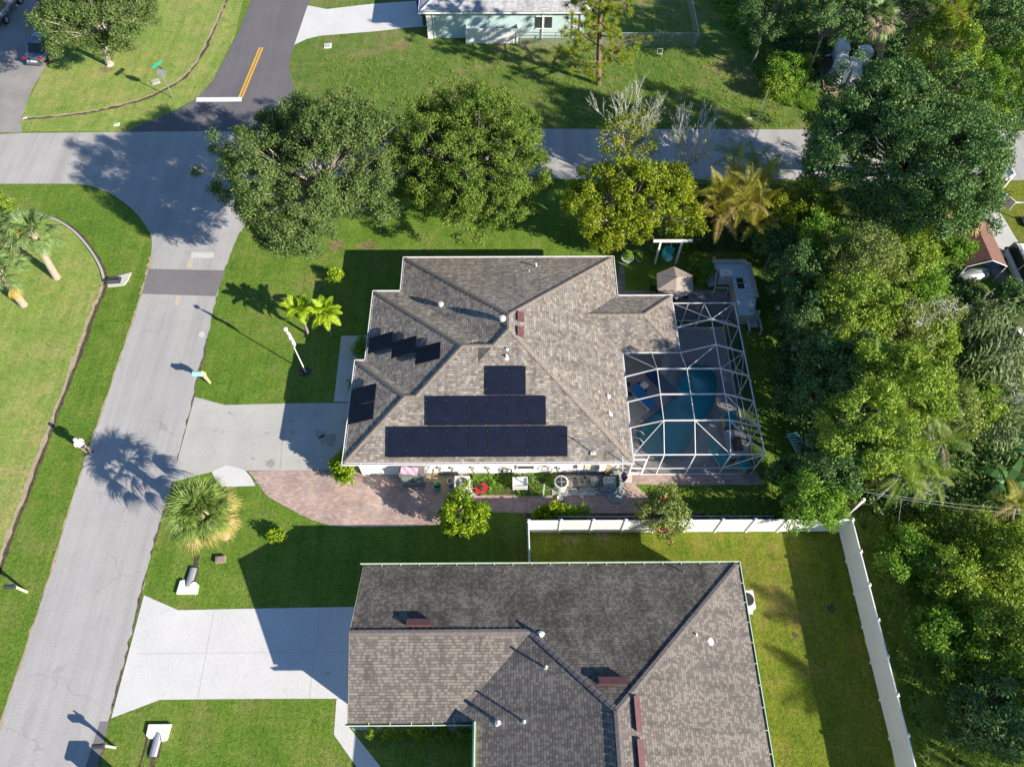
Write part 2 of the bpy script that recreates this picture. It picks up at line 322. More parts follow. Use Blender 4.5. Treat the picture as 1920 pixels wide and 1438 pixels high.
MT['flag_blue'] = M_flat('flag_blue', (0.05, 0.04, 0.16), (0.05, 0.04, 0.13), 6, 0.9)
MT['flag_red'] = M_flat('flag_red', (0.45, 0.03, 0.05), (0.40, 0.03, 0.05), 6, 0.9)
MT['canvas_brown'] = M_flat('brown_canvas', (0.24, 0.13, 0.10), (0.19, 0.10, 0.08), 3, 0.9)
MT['thatch'] = M_flat('dead_frond_thatch', (0.26, 0.19, 0.12), (0.40, 0.31, 0.21), 8, 0.95, 0.6)

MT['lf_oak'] = M_leaf('leaf_oak', [(0.2, (0.057, 0.107, 0.026)), (0.5, (0.109, 0.176, 0.043)), (0.8, (0.188, 0.255, 0.081))], 0.25)
MT['lf_ficus'] = M_leaf('leaf_round_tree', [(0.2, (0.065, 0.135, 0.022)), (0.5, (0.125, 0.212, 0.029)), (0.8, (0.238, 0.320, 0.048))], 0.25)
MT['lf_yellow'] = M_leaf('leaf_yellow_green', [(0.2, (0.089, 0.161, 0.014)), (0.5, (0.211, 0.296, 0.018)), (0.8, (0.399, 0.420, 0.025))], 0.35)
MT['lf_dark'] = M_leaf('leaf_dark_oak', [(0.2, (0.038, 0.107, 0.033)), (0.5, (0.082, 0.178, 0.054)), (0.8, (0.188, 0.284, 0.084))], 0.2)
MT['lf_jungle'] = M_leaf('leaf_thicket', [(0.2, (0.086, 0.179, 0.023)), (0.5, (0.190, 0.312, 0.038)), (0.8, (0.377, 0.483, 0.064))], 0.3)
MT['lf_olive'] = M_leaf('leaf_olive', [(0.2, (0.111, 0.165, 0.040)), (0.5, (0.209, 0.284, 0.070)), (0.8, (0.356, 0.419, 0.129))], 0.3)
MT['lf_mango'] = M_leaf('leaf_mango', [(0.2, (0.061, 0.169, 0.012)), (0.5, (0.173, 0.312, 0.012)), (0.8, (0.418, 0.494, 0.020))], 0.3)
MT['lf_bright'] = M_leaf('leaf_bright_green', [(0.2, (0.083, 0.215, 0.028)), (0.5, (0.166, 0.329, 0.038)), (0.8, (0.276, 0.429, 0.056))], 0.35)
MT['lf_pine'] = M_leaf('needles_pine', [(0.2, (0.142, 0.234, 0.021)), (0.5, (0.240, 0.351, 0.031)), (0.8, (0.415, 0.416, 0.052))], 0.3)
MT['lf_palm'] = M_leaf('palm_blades', [(0.2, (0.096, 0.182, 0.036)), (0.5, (0.181, 0.286, 0.052)), (0.8, (0.320, 0.403, 0.104))], 0.3, 0.15)
MT['lf_palm_blue'] = M_leaf('palm_blades_grey', [(0.2, (0.096, 0.169, 0.052)), (0.5, (0.170, 0.273, 0.088)), (0.8, (0.288, 0.403, 0.146))], 0.3, 0.15)
MT['lf_areca'] = M_leaf('areca_fronds', [(0.2, (0.143, 0.214, 0.025)), (0.5, (0.284, 0.321, 0.037)), (0.8, (0.544, 0.428, 0.062))], 0.35, 0.15)
MT['lf_old'] = M_leaf('old_fronds', [(0.2, (0.26, 0.22, 0.05)), (0.5, (0.46, 0.36, 0.08)), (0.8, (0.55, 0.40, 0.20))], 0.3)
MT['lf_dry'] = M_leaf('dry_fronds', [(0.2, (0.16, 0.13, 0.08)), (0.5, (0.27, 0.22, 0.13)), (0.8, (0.38, 0.33, 0.22))], 0.2)
MT['lf_ti'] = M_leaf('yellow_palm_fronds', [(0.2, (0.144, 0.272, 0.012)), (0.5, (0.306, 0.469, 0.019)), (0.8, (0.496, 0.593, 0.037))], 0.35)
MT['lf_reed'] = M_leaf('reed_blades', [(0.2, (0.10, 0.17, 0.06)), (0.5, (0.18, 0.27, 0.09)), (0.8, (0.38, 0.42, 0.20))], 0.25, 0.1)
MT['lf_banana'] = M_leaf('banana_leaf', [(0.2, (0.055, 0.169, 0.042)), (0.6, (0.123, 0.260, 0.062)), (0.9, (0.191, 0.325, 0.083))], 0.35, 0.15)
MT['lf_grass'] = M_leaf('tall_grass_blades', [(0.2, (0.135, 0.272, 0.031)), (0.5, (0.232, 0.372, 0.047)), (0.8, (0.404, 0.458, 0.094))], 0.35, 0.05)
MT['lf_red'] = M_leaf('croton_red', [(0.2, (0.246, 0.026, 0.031)), (0.5, (0.437, 0.065, 0.042)), (0.8, (0.546, 0.260, 0.062))], 0.3)
MT['petal'] = M_leaf('petals_crimson', [(0.2, (0.40, 0.01, 0.05)), (0.5, (0.60, 0.02, 0.09)), (0.8, (0.70, 0.06, 0.14))], 0.3)

# ------------------------------------------------------------------ objects
def tag(o, label=None, cat=None, group=None, kind=None):
    if label: o['label'] = label
    if cat: o['category'] = cat
    if group: o['group'] = group
    if kind: o['kind'] = kind
    return o

def thing(name, label, cat, loc=(0, 0, 0), rz=0.0, group=None):
    o = D.objects.new(name, None); COL.objects.link(o)
    o.location = loc; o.rotation_euler = (0, 0, rz); o.empty_display_size = 0.3
    return tag(o, label, cat, group)

def link(name, me, parent=None, mat=None):
    if mat is not None and not me.materials:
        for m in (mat if isinstance(mat, (list, tuple)) else [mat]): me.materials.append(MT[m] if isinstance(m, str) else m)
    o = D.objects.new(name, me); COL.objects.link(o)
    if parent is not None: o.parent = parent
    return o

def copy_tree(o, parent=None):
    c = o.copy(); COL.objects.link(c)
    if parent is not None: c.parent = parent
    for ch in list(o.children): copy_tree(ch, c)
    return c

class MB:
    def __init__(s): s.v = []; s.f = []; s.mi = []; s.k = 0
    def add(s, vs, fs):
        b = len(s.v); s.v += [tuple(p) for p in vs]; s.f += [tuple(b + i for i in f) for f in fs]; s.mi += [s.k] * len(fs); return s
    def box(s, c, d, rz=0.0, tilt=None):
        hx, hy, hz = d[0] / 2, d[1] / 2, d[2] / 2
        M = Matrix.Rotation(rz, 3, 'Z')
        if tilt is not None: M = M @ tilt
        vs = [Vector(c) + M @ Vector((x, y, z)) for z in (-hz, hz) for x, y in ((-hx, -hy), (hx, -hy), (hx, hy), (-hx, hy))]
        return s.add(vs, [(3, 2, 1, 0), (4, 5, 6, 7), (0, 1, 5, 4), (1, 2, 6, 5), (2, 3, 7, 6), (3, 0, 4, 7)])
    def b2(s, x0, x1, y0, y1, z0, z1): return s.box(((x0 + x1) / 2, (y0 + y1) / 2, (z0 + z1) / 2), (x1 - x0, y1 - y0, z1 - z0))
    def bar(s, a, b, w, h=None, up=(0, 0, 1)):
        h = h or w; a = Vector(a); b = Vector(b); d = (b - a); l = d.length; d.normalize()
        u = Vector(up)
        if abs(d.dot(u)) > 0.98: u = Vector((0, 1, 0))
        sd = d.cross(u).normalized(); u = sd.cross(d).normalized()
        vs = [p + sd * sx * w / 2 + u * sz * h / 2 for p in (a, b) for sx, sz in ((-1, -1), (1, -1), (1, 1), (-1, 1))]
        return s.add(vs, [(3, 2, 1, 0), (4, 5, 6, 7), (0, 1, 5, 4), (1, 2, 6, 5), (2, 3, 7, 6), (3, 0, 4, 7)])
    def tube(s, pts, rs, n=6, cap=True):
        pts = [Vector(p) for p in pts]
        if isinstance(rs, (int, float)): rs = [rs] * len(pts)
        vs = []; fs = []
        ref = Vector((0.31, 0.2, 1))
        for i, p in enumerate(pts):
            d = (pts[min(i + 1, len(pts) - 1)] - pts[max(i - 1, 0)])
            if d.length < 1e-6: d = Vector((0, 0, 1))
            d.normalize(); r_ = ref if abs(d.dot(ref.normalized())) < 0.95 else Vector((1, 0, 0))
            a = d.cross(r_).normalized(); b = d.cross(a)
            for k in range(n):
                t = 2 * PI * k / n; vs.append(p + (a * math.cos(t) + b * math.sin(t)) * rs[i])
        for i in range(len(pts) - 1):
            for k in range(n):
                fs.append((i * n + k, i * n + (k + 1) % n, (i + 1) * n + (k + 1) % n, (i + 1) * n + k))
        if cap: fs.append(tuple(range(n))[::-1]); fs.append(tuple((len(pts) - 1) * n + k for k in range(n)))
        return s.add(vs, fs)
    def lathe(s, c, prof, n=16):
        vs = [(c[0] + r * math.cos(2 * PI * k / n), c[1] + r * math.sin(2 * PI * k / n), c[2] + z) for r, z in prof for k in range(n)]
        fs = [(i * n + k, i * n + (k + 1) % n, (i + 1) * n + (k + 1) % n, (i + 1) * n + k) for i in range(len(prof) - 1) for k in range(n)]
        fs.append(tuple(range(n))[::-1]); fs.append(tuple((len(prof) - 1) * n + k for k in range(n)))
        return s.add(vs, fs)
    def prism(s, pl, z0, z1):
        n = len(pl); vs = [(p[0], p[1], z0) for p in pl] + [(p[0], p[1], z1) for p in pl]
        fs = [(i, (i + 1) % n, n + (i + 1) % n, n + i) for i in range(n)]
        tr = tessellate_polygon([[Vector((p[0], p[1], 0)) for p in pl]])
        for t in tr:
            a, b, c = [Vector((pl[i][0], pl[i][1])) for i in t]
            cr = (b - a).x * (c - a).y - (b - a).y * (c - a).x
            if cr < 0: t = t[::-1]
            fs.append(tuple(i + n for i in t)); fs.append(tuple(i for i in t[::-1]))
        return s.add(vs, fs)
    def build(s, name, mat, parent=None, smooth=False):
        me = D.meshes.new(name); me.from_pydata(s.v, [], s.f)
        for m in (mat if isinstance(mat, (list, tuple)) else [mat]): me.materials.append(MT[m])
        if any(s.mi): me.polygons.foreach_set('material_index', s.mi)
        if smooth: me.polygons.foreach_set('use_smooth', [True] * len(me.polygons))
        me.update(); return link(name, me, parent)

def sheet(name, loops, z, mat, kind='structure', label=None, parent=None):
    """flat ground sheet, first loop the outline, others holes"""
    vl = [[Vector((p[0], p[1], 0)) for p in lp] for lp in loops]
    allv = [v for lp in vl for v in lp]; fs = []
    for t in tessellate_polygon(vl):
        a, b, c = [allv[i] for i in t]
        cr = (b - a).x * (c - a).y - (b - a).y * (c - a).x
        if abs(cr) < 1e-7: continue
        fs.append(tuple(t) if cr > 0 else tuple(t)[::-1])
    me = D.meshes.new(name); me.from_pydata([(v.x, v.y, z) for v in allv], [], fs); me.materials.append(MT[mat])
    o = link(name, me, parent)
    if kind: o['kind'] = kind
    if label: o['label'] = label
    return o

def smooth_line(pts, k=6):
    """Catmull-Rom through 2D points"""
    out = []
    P_ = [pts[0]] + list(pts) + [pts[-1]]
    for i in range(1, len(P_) - 2):
        p0, p1, p2, p3 = [np.array(P_[j][:2]) for j in (i - 1, i, i + 1, i + 2)]
        for t in np.linspace(0, 1, k, endpoint=False):
            out.append(tuple(0.5 * ((2 * p1) + (-p0 + p2) * t + (2 * p0 - 5 * p1 + 4 * p2 - p3) * t * t + (-p0 + 3 * p1 - 3 * p2 + p3) * t ** 3)))
    out.append(tuple(P_[-2][:2])); return out

def ragged(pts, rng, amp=0.05, step=0.35):
    out = []
    for a, b in zip(pts[:-1], pts[1:]):
        a = np.array(a[:2]); b = np.array(b[:2]); n = max(1, int(np.linalg.norm(b - a) / step))
        for i in range(n): out.append(tuple(a + (b - a) * i / n + rng.normal(0, amp, 2)))
    out.append(tuple(pts[-1][:2])); return out

def ribbon(name, pts, w, z, mat, rng=None, amp=0.0, parent=None, kind='structure'):
    P_ = [np.array(p[:2]) for p in pts]; vs = []; fs = []
    for i, p in enumerate(P_):
        d = P_[min(i + 1, len(P_) - 1)] - P_[max(i - 1, 0)]; d = d / np.linalg.norm(d); n = np.array((-d[1], d[0]))
        a = w / 2 + (rng.normal(0, amp) if rng is not None else 0); b = w / 2 + (rng.normal(0, amp) if rng is not None else 0)
        vs += [(*(p + n * a), z), (*(p - n * b), z)]
    for i in range(len(P_) - 1): fs.append((2 * i, 2 * i + 1, 2 * i + 3, 2 * i + 2))
    me = D.meshes.new(name); me.from_pydata(vs, [], fs); me.materials.append(MT[mat]); o = link(name, me, parent)
    if kind: o['kind'] = kind
    return o

RNG = np.random.default_rng(7)
random.seed(7)

# ================================================================== GROUND
HOLE = [(6.72, 16.40), (13.75, 16.40), (13.75, 24.5), (6.72, 24.5)]
sheet('ground', [[(-260, -160), (260, -160), (260, 340), (-260, 340)], HOLE], 0.0, 'turf')
Z1, Z2, Z3, Z4, Z5 = 0.004, 0.008, 0.012, 0.016, 0.020

# lawns of other colours
left_edge = [(-24.49, 3.65), (-24.41, 10.70), (-24.55, 15.15), (-24.44, 22.46), (-24.34, 29.34), (-24.38, 31.33), (-24.69, 33.60), (-25.46, 35.22), (-27.58, 37.53), (-29.70, 38.92), (-31.43, 39.52), (-37.30, 39.55), (-45.10, 39.54)]
left_ditch = [(-51.34, 36.47), (-36.18, 36.39), (-34.14, 36.53), (-32.94, 36.32), (-31.61, 35.71), (-30.15, 34.60), (-28.79, 33.14), (-27.73, 31.72), (-27.02, 30.34), (-26.86, 29.53), (-26.99, 28.13), (-26.99, 25.21), (-27.04, 22.09), (-27.08, 18.66), (-27.15, 15.17), (-27.19, 12.70), (-27.18, 11.17), (-27.13, 6.38), (-27.06, 0.39)]
sheet('lawn', [left_ditch + [(-60, -20), (-90, 30)]], Z1, 'turf_pale')
sheet('lawn', [[(1.08, 12.89), (18.98, 12.82), (19.09, 10.96), (19.11, 0.52), (17.92, -3.86), (-1.36, -3.74), (-0.46, 11.07)]], Z1, 'turf_yard')
sheet('lawn', [[(-18.17, 64.80), (-17.97, 55.81), (-18.05, 53.31), (-17.24, 49.92), (-14.55, 45.11), (-6.30, 45.25), (6.12, 45.25), (23.49, 44.98), (24.38, 49.06), (20.67, 57.48), (18.61, 65.49)]], Z1, 'turf_rough')
sheet('lawn', [[(-37.56, 45.17), (-38.27, 46.51), (-38.34, 53.06), (-38.01, 55.54), (-44.24, 67.49), (-23.89, 67.40), (-23.39, 56.93), (-24.06, 51.28), (-24.89, 49.04), (-27.29, 46.64), (-29.40, 45.13)]], Z1, 'turf_pale')
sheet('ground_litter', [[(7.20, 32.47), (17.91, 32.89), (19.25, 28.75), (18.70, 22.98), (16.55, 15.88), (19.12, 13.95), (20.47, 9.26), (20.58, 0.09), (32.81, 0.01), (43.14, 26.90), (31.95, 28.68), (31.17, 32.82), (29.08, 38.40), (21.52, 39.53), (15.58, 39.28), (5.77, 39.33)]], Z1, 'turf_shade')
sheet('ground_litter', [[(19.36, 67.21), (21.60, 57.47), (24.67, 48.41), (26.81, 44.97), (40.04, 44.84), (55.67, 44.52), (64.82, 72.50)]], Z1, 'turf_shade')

# roads
left = [(-24.61, -0.30), (-24.50, 3.70), (-24.47, 7.18), (-24.41, 10.70), (-24.55, 15.15), (-24.49, 18.57), (-24.44, 22.46), (-24.38, 25.77), (-24.34, 29.34), (-24.38, 31.33), (-24.69, 33.60), (-24.98, 34.48), (-25.46, 35.22), (-26.42, 36.44), (-27.58, 37.53), (-28.69, 38.38), (-29.70, 38.92), (-30.80, 39.36), (-31.82, 39.53), (-37.30, 39.55), (-52.88, 39.53)]
right_lo = [(-19.26, -0.46), (-19.32, 1.67), (-19.32, 3.67), (-19.30, 6.97), (-19.30, 10.14), (-19.35, 12.65), (-19.08, 14.96), (-19.08, 17.15), (-19.14, 19.49), (-19.17, 21.49), (-19.25, 25.78), (-19.32, 28.96), (-19.22, 31.67), (-19.01, 33.81), (-18.49, 36.04), (-17.47, 37.85), (-16.11, 39.07), (-14.25, 39.71), (-12.30, 39.86), (-7.59, 39.89), (1.86, 39.85), (17.61, 39.71), (34.78, 39.57), (38.09, 39.55), (56.99, 39.40)]
north = [(59.90, 44.68), (40.04, 44.84), (19.79, 45.12), (1.98, 45.27), (-10.44, 45.27), (-14.57, 45.23), (-19.51, 45.14), (-29.59, 45.07), (-37.50, 44.98), (-39.18, 44.87), (-55.50, 44.71)]
left = left[:8] + smooth_line(left[8:18], 4) + left[18:]
sheet('road', [left[::-1] + ragged(right_lo, RNG, 0.035) + north], Z2, 'road')
nr = [(-29.59, 45.07), (-28.38, 45.97), (-27.31, 46.71), (-25.89, 47.83), (-24.89, 49.04), (-24.06, 51.28), (-23.63, 54.40), (-23.23, 57.30), (-23.03, 59.97), (-22.85, 63.17), (-22.55, 68.28), (-16.45, 68.25), (-17.42, 63.55), (-17.76, 61.44), (-18.11, 55.81), (-18.19, 53.31), (-17.61, 50.92), (-16.76, 48.94), (-15.64, 47.02), (-14.32, 45.23), (-19.51, 45.14)]
sheet('road', [nr], Z3, 'road_new')
sheet('road_patch', [[(-24.38, 31.49), (-19.17, 31.32), (-19.36, 29.14), (-24.31, 29.38)]], Z3, 'road_patch')
sheet('road_patch', [[(-19.75, 3.62), (-19.33, 3.62), (-19.31, 2.52), (-19.39, 0.98), (-19.49, -0.50), (-20.02, -0.49), (-19.88, 1.63)]], Z3, 'road_patch')
sheet('road_marking', [[(-24.94, 49.07), (-21.31, 49.09), (-21.26, 48.57), (-24.90, 48.53)]], Z4, 'paint_white')
sheet('road_marking', [[(-21.61, 49.09), (-21.46, 49.09), (-20.90, 55.46), (-21.06, 55.46)]], Z4, 'paint_yellow')
sheet('road_marking', [[(-21.38, 49.09), (-21.23, 49.09), (-20.66, 55.46), (-20.81, 55.46)]], Z4, 'paint_yellow')
sheet('road_marking', [[(-21.78, 32.96), (-20.23, 32.90), (-20.20, 32.40), (-21.77, 32.41)]], Z3, 'paint_worn')
sheet('road_marking', [[(-21.90, 32.34), (-21.50, 32.34), (-21.47, 31.54), (-21.83, 31.55)]], Z3, 'paint_yellow_worn')
sheet('road_marking', [[(-22.02, 29.24), (-21.63, 29.24), (-21.65, 28.41), (-21.93, 28.41)]], Z3, 'paint_yellow_worn')
sheet('road_patch', [[(-19.88, 26.15), (-19.65, 26.36), (-19.43, 26.11), (-19.48, 25.86), (-19.76, 25.91)]], Z3, 'paint_worn')
# dirt strips along the road edges
ribbon('road_edge', ragged(right_lo[:11], RNG, 0.03), 0.12, 0.010, 'edge_dirt', RNG, 0.05)
ribbon('road_edge', ragged(left[:9], RNG, 0.02), 0.10, 0.010, 'sand', RNG, 0.03)
ribbon('road_edge', ragged(smooth_line(left[8:15], 4), RNG, 0.02), 0.22, 0.010, 'sand', RNG, 0.06)

# driveways, walks, patios
sheet('driveway', [[(-19.10, 21.51), (-17.15, 20.94), (-13.37, 21.03), (-8.54, 21.06), (-8.20, 20.87), (-8.11, 16.55), (-10.11, 16.66), (-14.54, 16.65), (-16.97, 16.60), (-19.31, 15.93), (-19.18, 17.35)]], Z4, 'drive_old')
sheet('driveway', [[(-17.05, 16.57), (-16.70, 16.80), (-16.28, 16.98), (-15.74, 16.86), (-15.15, 16.66), (-14.74, 16.23), (-14.40, 15.70), (-15.27, 15.68), (-16.23, 15.62), (-16.79, 16.17)]], Z5, 'drive_new')
sheet('driveway', [[(-19.16, 9.62), (-17.20, 8.84), (-13.18, 8.90), (-7.38, 8.96), (-6.96, 4.56), (-12.43, 4.58), (-17.10, 4.57), (-19.25, 3.76)]], Z4, 'drive_new')
ribbon('driveway_joint', [(-15.33, 8.87), (-15.27, 4.61)], 0.02, Z5, 'drive_old')
ribbon('driveway_joint', [(-9.87, 8.89), (-9.83, 4.58)], 0.02, Z5, 'drive_old')
ribbon('driveway_joint', [(-18.82, 6.69), (-7.17, 6.75)], 0.015, Z5, 'drive_old')
ribbon('driveway_joint', [(-13.53, 21.01), (-13.16, 16.65)], 0.02, Z5, 'conc_dark')
sheet('path', [[(-8.50, 4.55), (-7.87, 4.55), (-7.78, 3.95), (-7.77, 3.32), (-6.03, 1.55), (-4.84, 0.25), (-5.82, 0.25), (-7.15, 1.55), (-8.44, 2.98)]], Z3, 'drive_new')
sheet('path', [[(-10.71, 25.94), (-8.67, 25.97), (-8.54, 21.09), (-10.61, 21.14)]], Z3, 'conc')
sheet('driveway', [[(-17.76, 61.44), (-15.98, 60.88), (-11.94, 61.66), (-7.83, 62.12), (-5.31, 62.27), (-5.15, 58.20), (-7.70, 58.29), (-11.57, 57.63), (-16.10, 57.05), (-17.18, 56.61), (-18.11, 55.81)]], Z4, 'drive_new')
sheet('driveway', [[(-51.60, 45.11), (-37.52, 45.05), (-38.08, 46.33), (-38.43, 50.02), (-38.30, 53.06), (-38.01, 56.27), (-42.14, 64.08), (-56.38, 65.82)]], Z4, 'conc_dark')
patio_curve = smooth_line([(-14.89, 16.59), (-14.45, 16.16), (-13.69, 15.25), (-13.03, 14.83), (-12.31, 14.45), (-11.09, 13.82), (-9.87, 13.44), (-8.45, 13.33), (-6.34, 13.33), (-4.58, 13.38), (-3.47, 13.53)], 5)
sheet('patio', [patio_curve + [(-3.37, 14.15), (1.31, 14.00), (3.97, 13.86), (7.67, 13.77), (7.79, 14.97), (6.99, 15.77), (7.04, 16.30), (-7.79, 16.38), (-9.64, 16.56), (-12.71, 16.71)]], Z2, 'pavers')
ribbon('patio', patio_curve, 0.14, Z3, 'pavers')
sheet('patio', [[(7.04, 16.30), (13.82, 16.26), (14.15, 16.42), (14.43, 15.60), (10.43, 15.61), (6.98, 15.68)]], Z3, 'pavers')
sheet('path', [[(1.35, 15.81), (7.02, 15.77), (7.08, 16.43), (1.37, 16.46)]], Z3, 'conc')
sheet('patio', [[(7.63, 31.90), (7.88, 31.90), (7.75, 29.48), (14.78, 29.44), (14.95, 28.78), (15.08, 27.05), (10.24, 27.08), (6.91, 28.82)]], Z2, 'pavers_grey')
# planting bed between wall and walk
sheet('flower_bed', [[(-2.67, 16.39), (3.19, 16.35), (3.26, 15.12), (1.93, 15.00), (-1.67, 15.08), (-2.65, 15.83)]], Z4, 'turf_shade')
sheet('ground_soil', [[(-0.32, 15.82), (1.35, 15.81), (1.49, 15.13), (-0.17, 15.14)]], Z5, 'soil_and_shade')
sheet('ground_soil', [[(-4.74, 16.33), (-2.66, 16.32), (-2.57, 15.28), (-3.58, 14.97), (-4.39, 15.52)]], Z4, 'sand')
sheet('ground_soil', [[(0.87, 14.00), (13.76, 13.92), (17.89, 13.77), (17.83, 13.53), (0.86, 13.63)]], Z3, 'soil_and_shade')
for a, s in (((-12.62, 23.27, 0.00), 0.42), ((-2.52, 13.16, 0.00), 0.6), ((14.50, 7.42, 0.00), 0.14), ((16.66, 8.74, 0.00), 0.22)):
    pts = [(a[0] + s * (1 + RNG.normal(0, .15)) * math.cos(t), a[1] + s * (1 + RNG.normal(0, .15)) * math.sin(t)) for t in np.linspace(0, 2 * PI, 15)[:-1]]
    sheet('ground_soil', [pts], Z2, 'soil_and_shade')
for a, s in (((3.23, 12.43, 0.00), 0.42), ((5.13, 12.69, 0.00), 0.4), ((17.60, 52.45, 0.00), 0.7), ((-9.14, 55.77, 0.00), 0.9), ((-11.95, 33.53, 0.00), 0.8), ((-9.72, 33.42, 0.00), 0.7), ((-33.16, 52.69, 0.00), 0.6), ((26.21, 57.45, 0.00), .6)):
    pts = [(a[0] + s * (1 + RNG.normal(0, .25)) * math.cos(t), a[1] + s * .7 * (1 + RNG.normal(0, .25)) * math.sin(t)) for t in np.linspace(0, 2 * PI, 19)[:-1]]
    sheet('ground_soil', [pts], Z2, 'turf_dry')
sheet('ground_soil', [[(26.34, 54.52), (27.44, 54.80), (28.48, 51.71), (30.06, 51.02), (28.09, 48.40), (26.41, 48.53), (25.76, 50.37)]], Z2, 'mulch')
sheet('ground_soil', [[(25.64, 50.24), (27.19, 50.37), (27.09, 49.05), (25.73, 48.93)]], Z3, 'sand')
sheet('flower_bed', [[(-7.77, 3.55), (-1.61, 3.51), (-1.67, 3.05), (-7.55, 3.18)]], Z2, 'gravel')

# swale edge on the corner lot: a low concrete lip, the groove's shade painted as flat dark strips
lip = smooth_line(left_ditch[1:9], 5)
mb = MB()
for a, b in zip(lip[:-1], lip[1:]): mb.bar((*a, 0.04), (*b, 0.04), 0.13, 0.12)
o = mb.build('concrete_edging', 'drive_old'); tag(o, 'thin curved concrete edging arching across the corner lawn to the drain', 'edging')
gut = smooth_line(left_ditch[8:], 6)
ribbon('ground_gutter', ragged(gut, RNG, 0.02), 0.24, Z2, 'soil_and_shade', RNG, 0.03)  # flat dark strip painted for the bank's shadow in the groove
o = ribbon('ground_gutter', ragged([(x - 0.22, y) for x, y in gut], RNG, 0.02), 0.22, Z3, 'sand', RNG, 0.05)
ribbon('ground_gutter', ragged([(x + 0.16, y + 0.05) for x, y in lip], RNG, 0.02), 0.16, Z2, 'soil_and_shade', RNG, 0.02)  # painted shade along the outer side of the lip
gut2 = smooth_line([(-37.89, 46.63), (-35.90, 46.81), (-33.71, 47.17), (-31.77, 47.73), (-29.49, 48.68), (-28.05, 49.77), (-26.68, 51.30), (-25.85, 53.49), (-25.52, 56.21), (-25.37, 58.82), (-24.96, 63.17)], 6)
ribbon('ground_gutter', ragged(gut2, RNG, 0.03), 0.22, Z2, 'soil_and_shade', RNG, 0.05)
ribbon('ground_gutter', ragged([(x - 0.1, y + 0.16) for x, y in gut2], RNG, 0.03), 0.16, Z3, 'sand', RNG, 0.05)
# culvert end on the swale
cv = thing('culvert', 'concrete mitred culvert end with a dark pipe mouth on the corner lawn', 'culvert', (-26.40, 30.43, 0.00))
mb = MB(); mb.prism([(-0.45, -0.1), (-0.4, 0.28), (0.1, 0.42), (0.95, 0.72), (0.9, 0.1), (0.75, -0.35), (0.35, -0.42), (-0.3, -0.5)], 0.0, 0.07); mb.build('concrete_apron', 'conc', cv)
mb = MB(); mb.tube([(-0.5, -0.05, 0.02), (0.45, 0.02, 0.1)], 0.24, 12); mb.build('pipe', 'dark', cv)
ga = MB()
for k in range(5): ga.bar((-0.3, -0.2 + k * 0.09, 0.24), (0.4, -0.18 + k * 0.09, 0.25), 0.02)
ga.build('grate', 'steel', cv)
for p, lab, r in (((-16.82, 2.85, 0.00), 'white concrete culvert collar beside the lower driveway mouth', 0.0), ((-16.88, 10.26, 0.00), 'white concrete culvert collar below the big fan palm', PI)):
    t = thing('culvert', lab, 'culvert', p, r, 'culvert collars by the street')
    mb = MB(); mb.prism([(-0.5, 0.62), (0.55, 0.62), (0.5, -0.05), (0.3, -0.12), (0.2, 0.16), (-0.05, 0.2), (-0.2, 0.0), (-0.33, 0.0), (-0.5, 0.15)], 0.0, 0.16); mb.build('concrete_collar', 'white', t)
    mb = MB(); mb.tube([(0.05, 0.25, 0.0), (-0.02, -0.75, -0.02)], 0.2, 10); mb.build('pipe', 'steel', t)
    mb = MB(); mb.b2(-0.28, 0.28, -0.8, 0.2, 0.004, 0.03); mb.build('pipe_trench', 'soil_and_shade', t)
ribbon('ground_gutter', [(-16.84, 2.24), (-16.54, 0.32)], 0.22, Z2, 'soil_and_shade')
ribbon('ground_gutter', [(-16.83, 11.69), (-16.77, 10.66)], 0.28, Z2, 'soil_and_shade')
ribbon('ground_gutter', ragged([(-17.36, 3.31), (-17.31, 2.51), (-17.34, 1.62), (-17.29, 0.75)], RNG, .02), 0.12, Z2, 'soil_and_shade', RNG, .03)
for i, (q, r0) in enumerate((((-17.66, 8.67, 0.00), .28), ((-12.05, 8.72, 0.00), .2), ((-11.14, 8.69, 0.00), .2), ((-8.82, 8.48, 0.00), .14), ((-9.85, 7.12, 0.00), .1), ((-11.05, 7.21, 0.00), .09), ((-9.68, 7.43, 0.00), .1), ((-9.82, 6.48, 0.00), .1), ((-9.03, 5.72, 0.00), .14), ((-14.17, 7.98, 0.00), .12), ((-14.28, 7.69, 0.00), .1), ((-14.74, 5.34, 0.00), .08), ((-14.53, 5.73, 0.00), .08), ((-16.97, 4.77, 0.00), .06), ((-13.75, 17.05, 0.00), .3), ((-12.99, 19.81, 0.00), .1), ((-14.41, 15.90, 0.00), .08), ((-10.56, 18.56, 0.00), .5), ((-11.18, 19.02, 0.00), .35))):
    pts = [(q[0] + r0 * (1 + RNG.normal(0, .28)) * math.cos(t_), q[1] + r0 * .8 * (1 + RNG.normal(0, .28)) * math.sin(t_)) for t_ in np.linspace(0, 2 * PI, 14)[:-1]]
    sheet('driveway_stain', [pts], 0.0225, 'stain_light' if i < 14 else 'stain_dark')
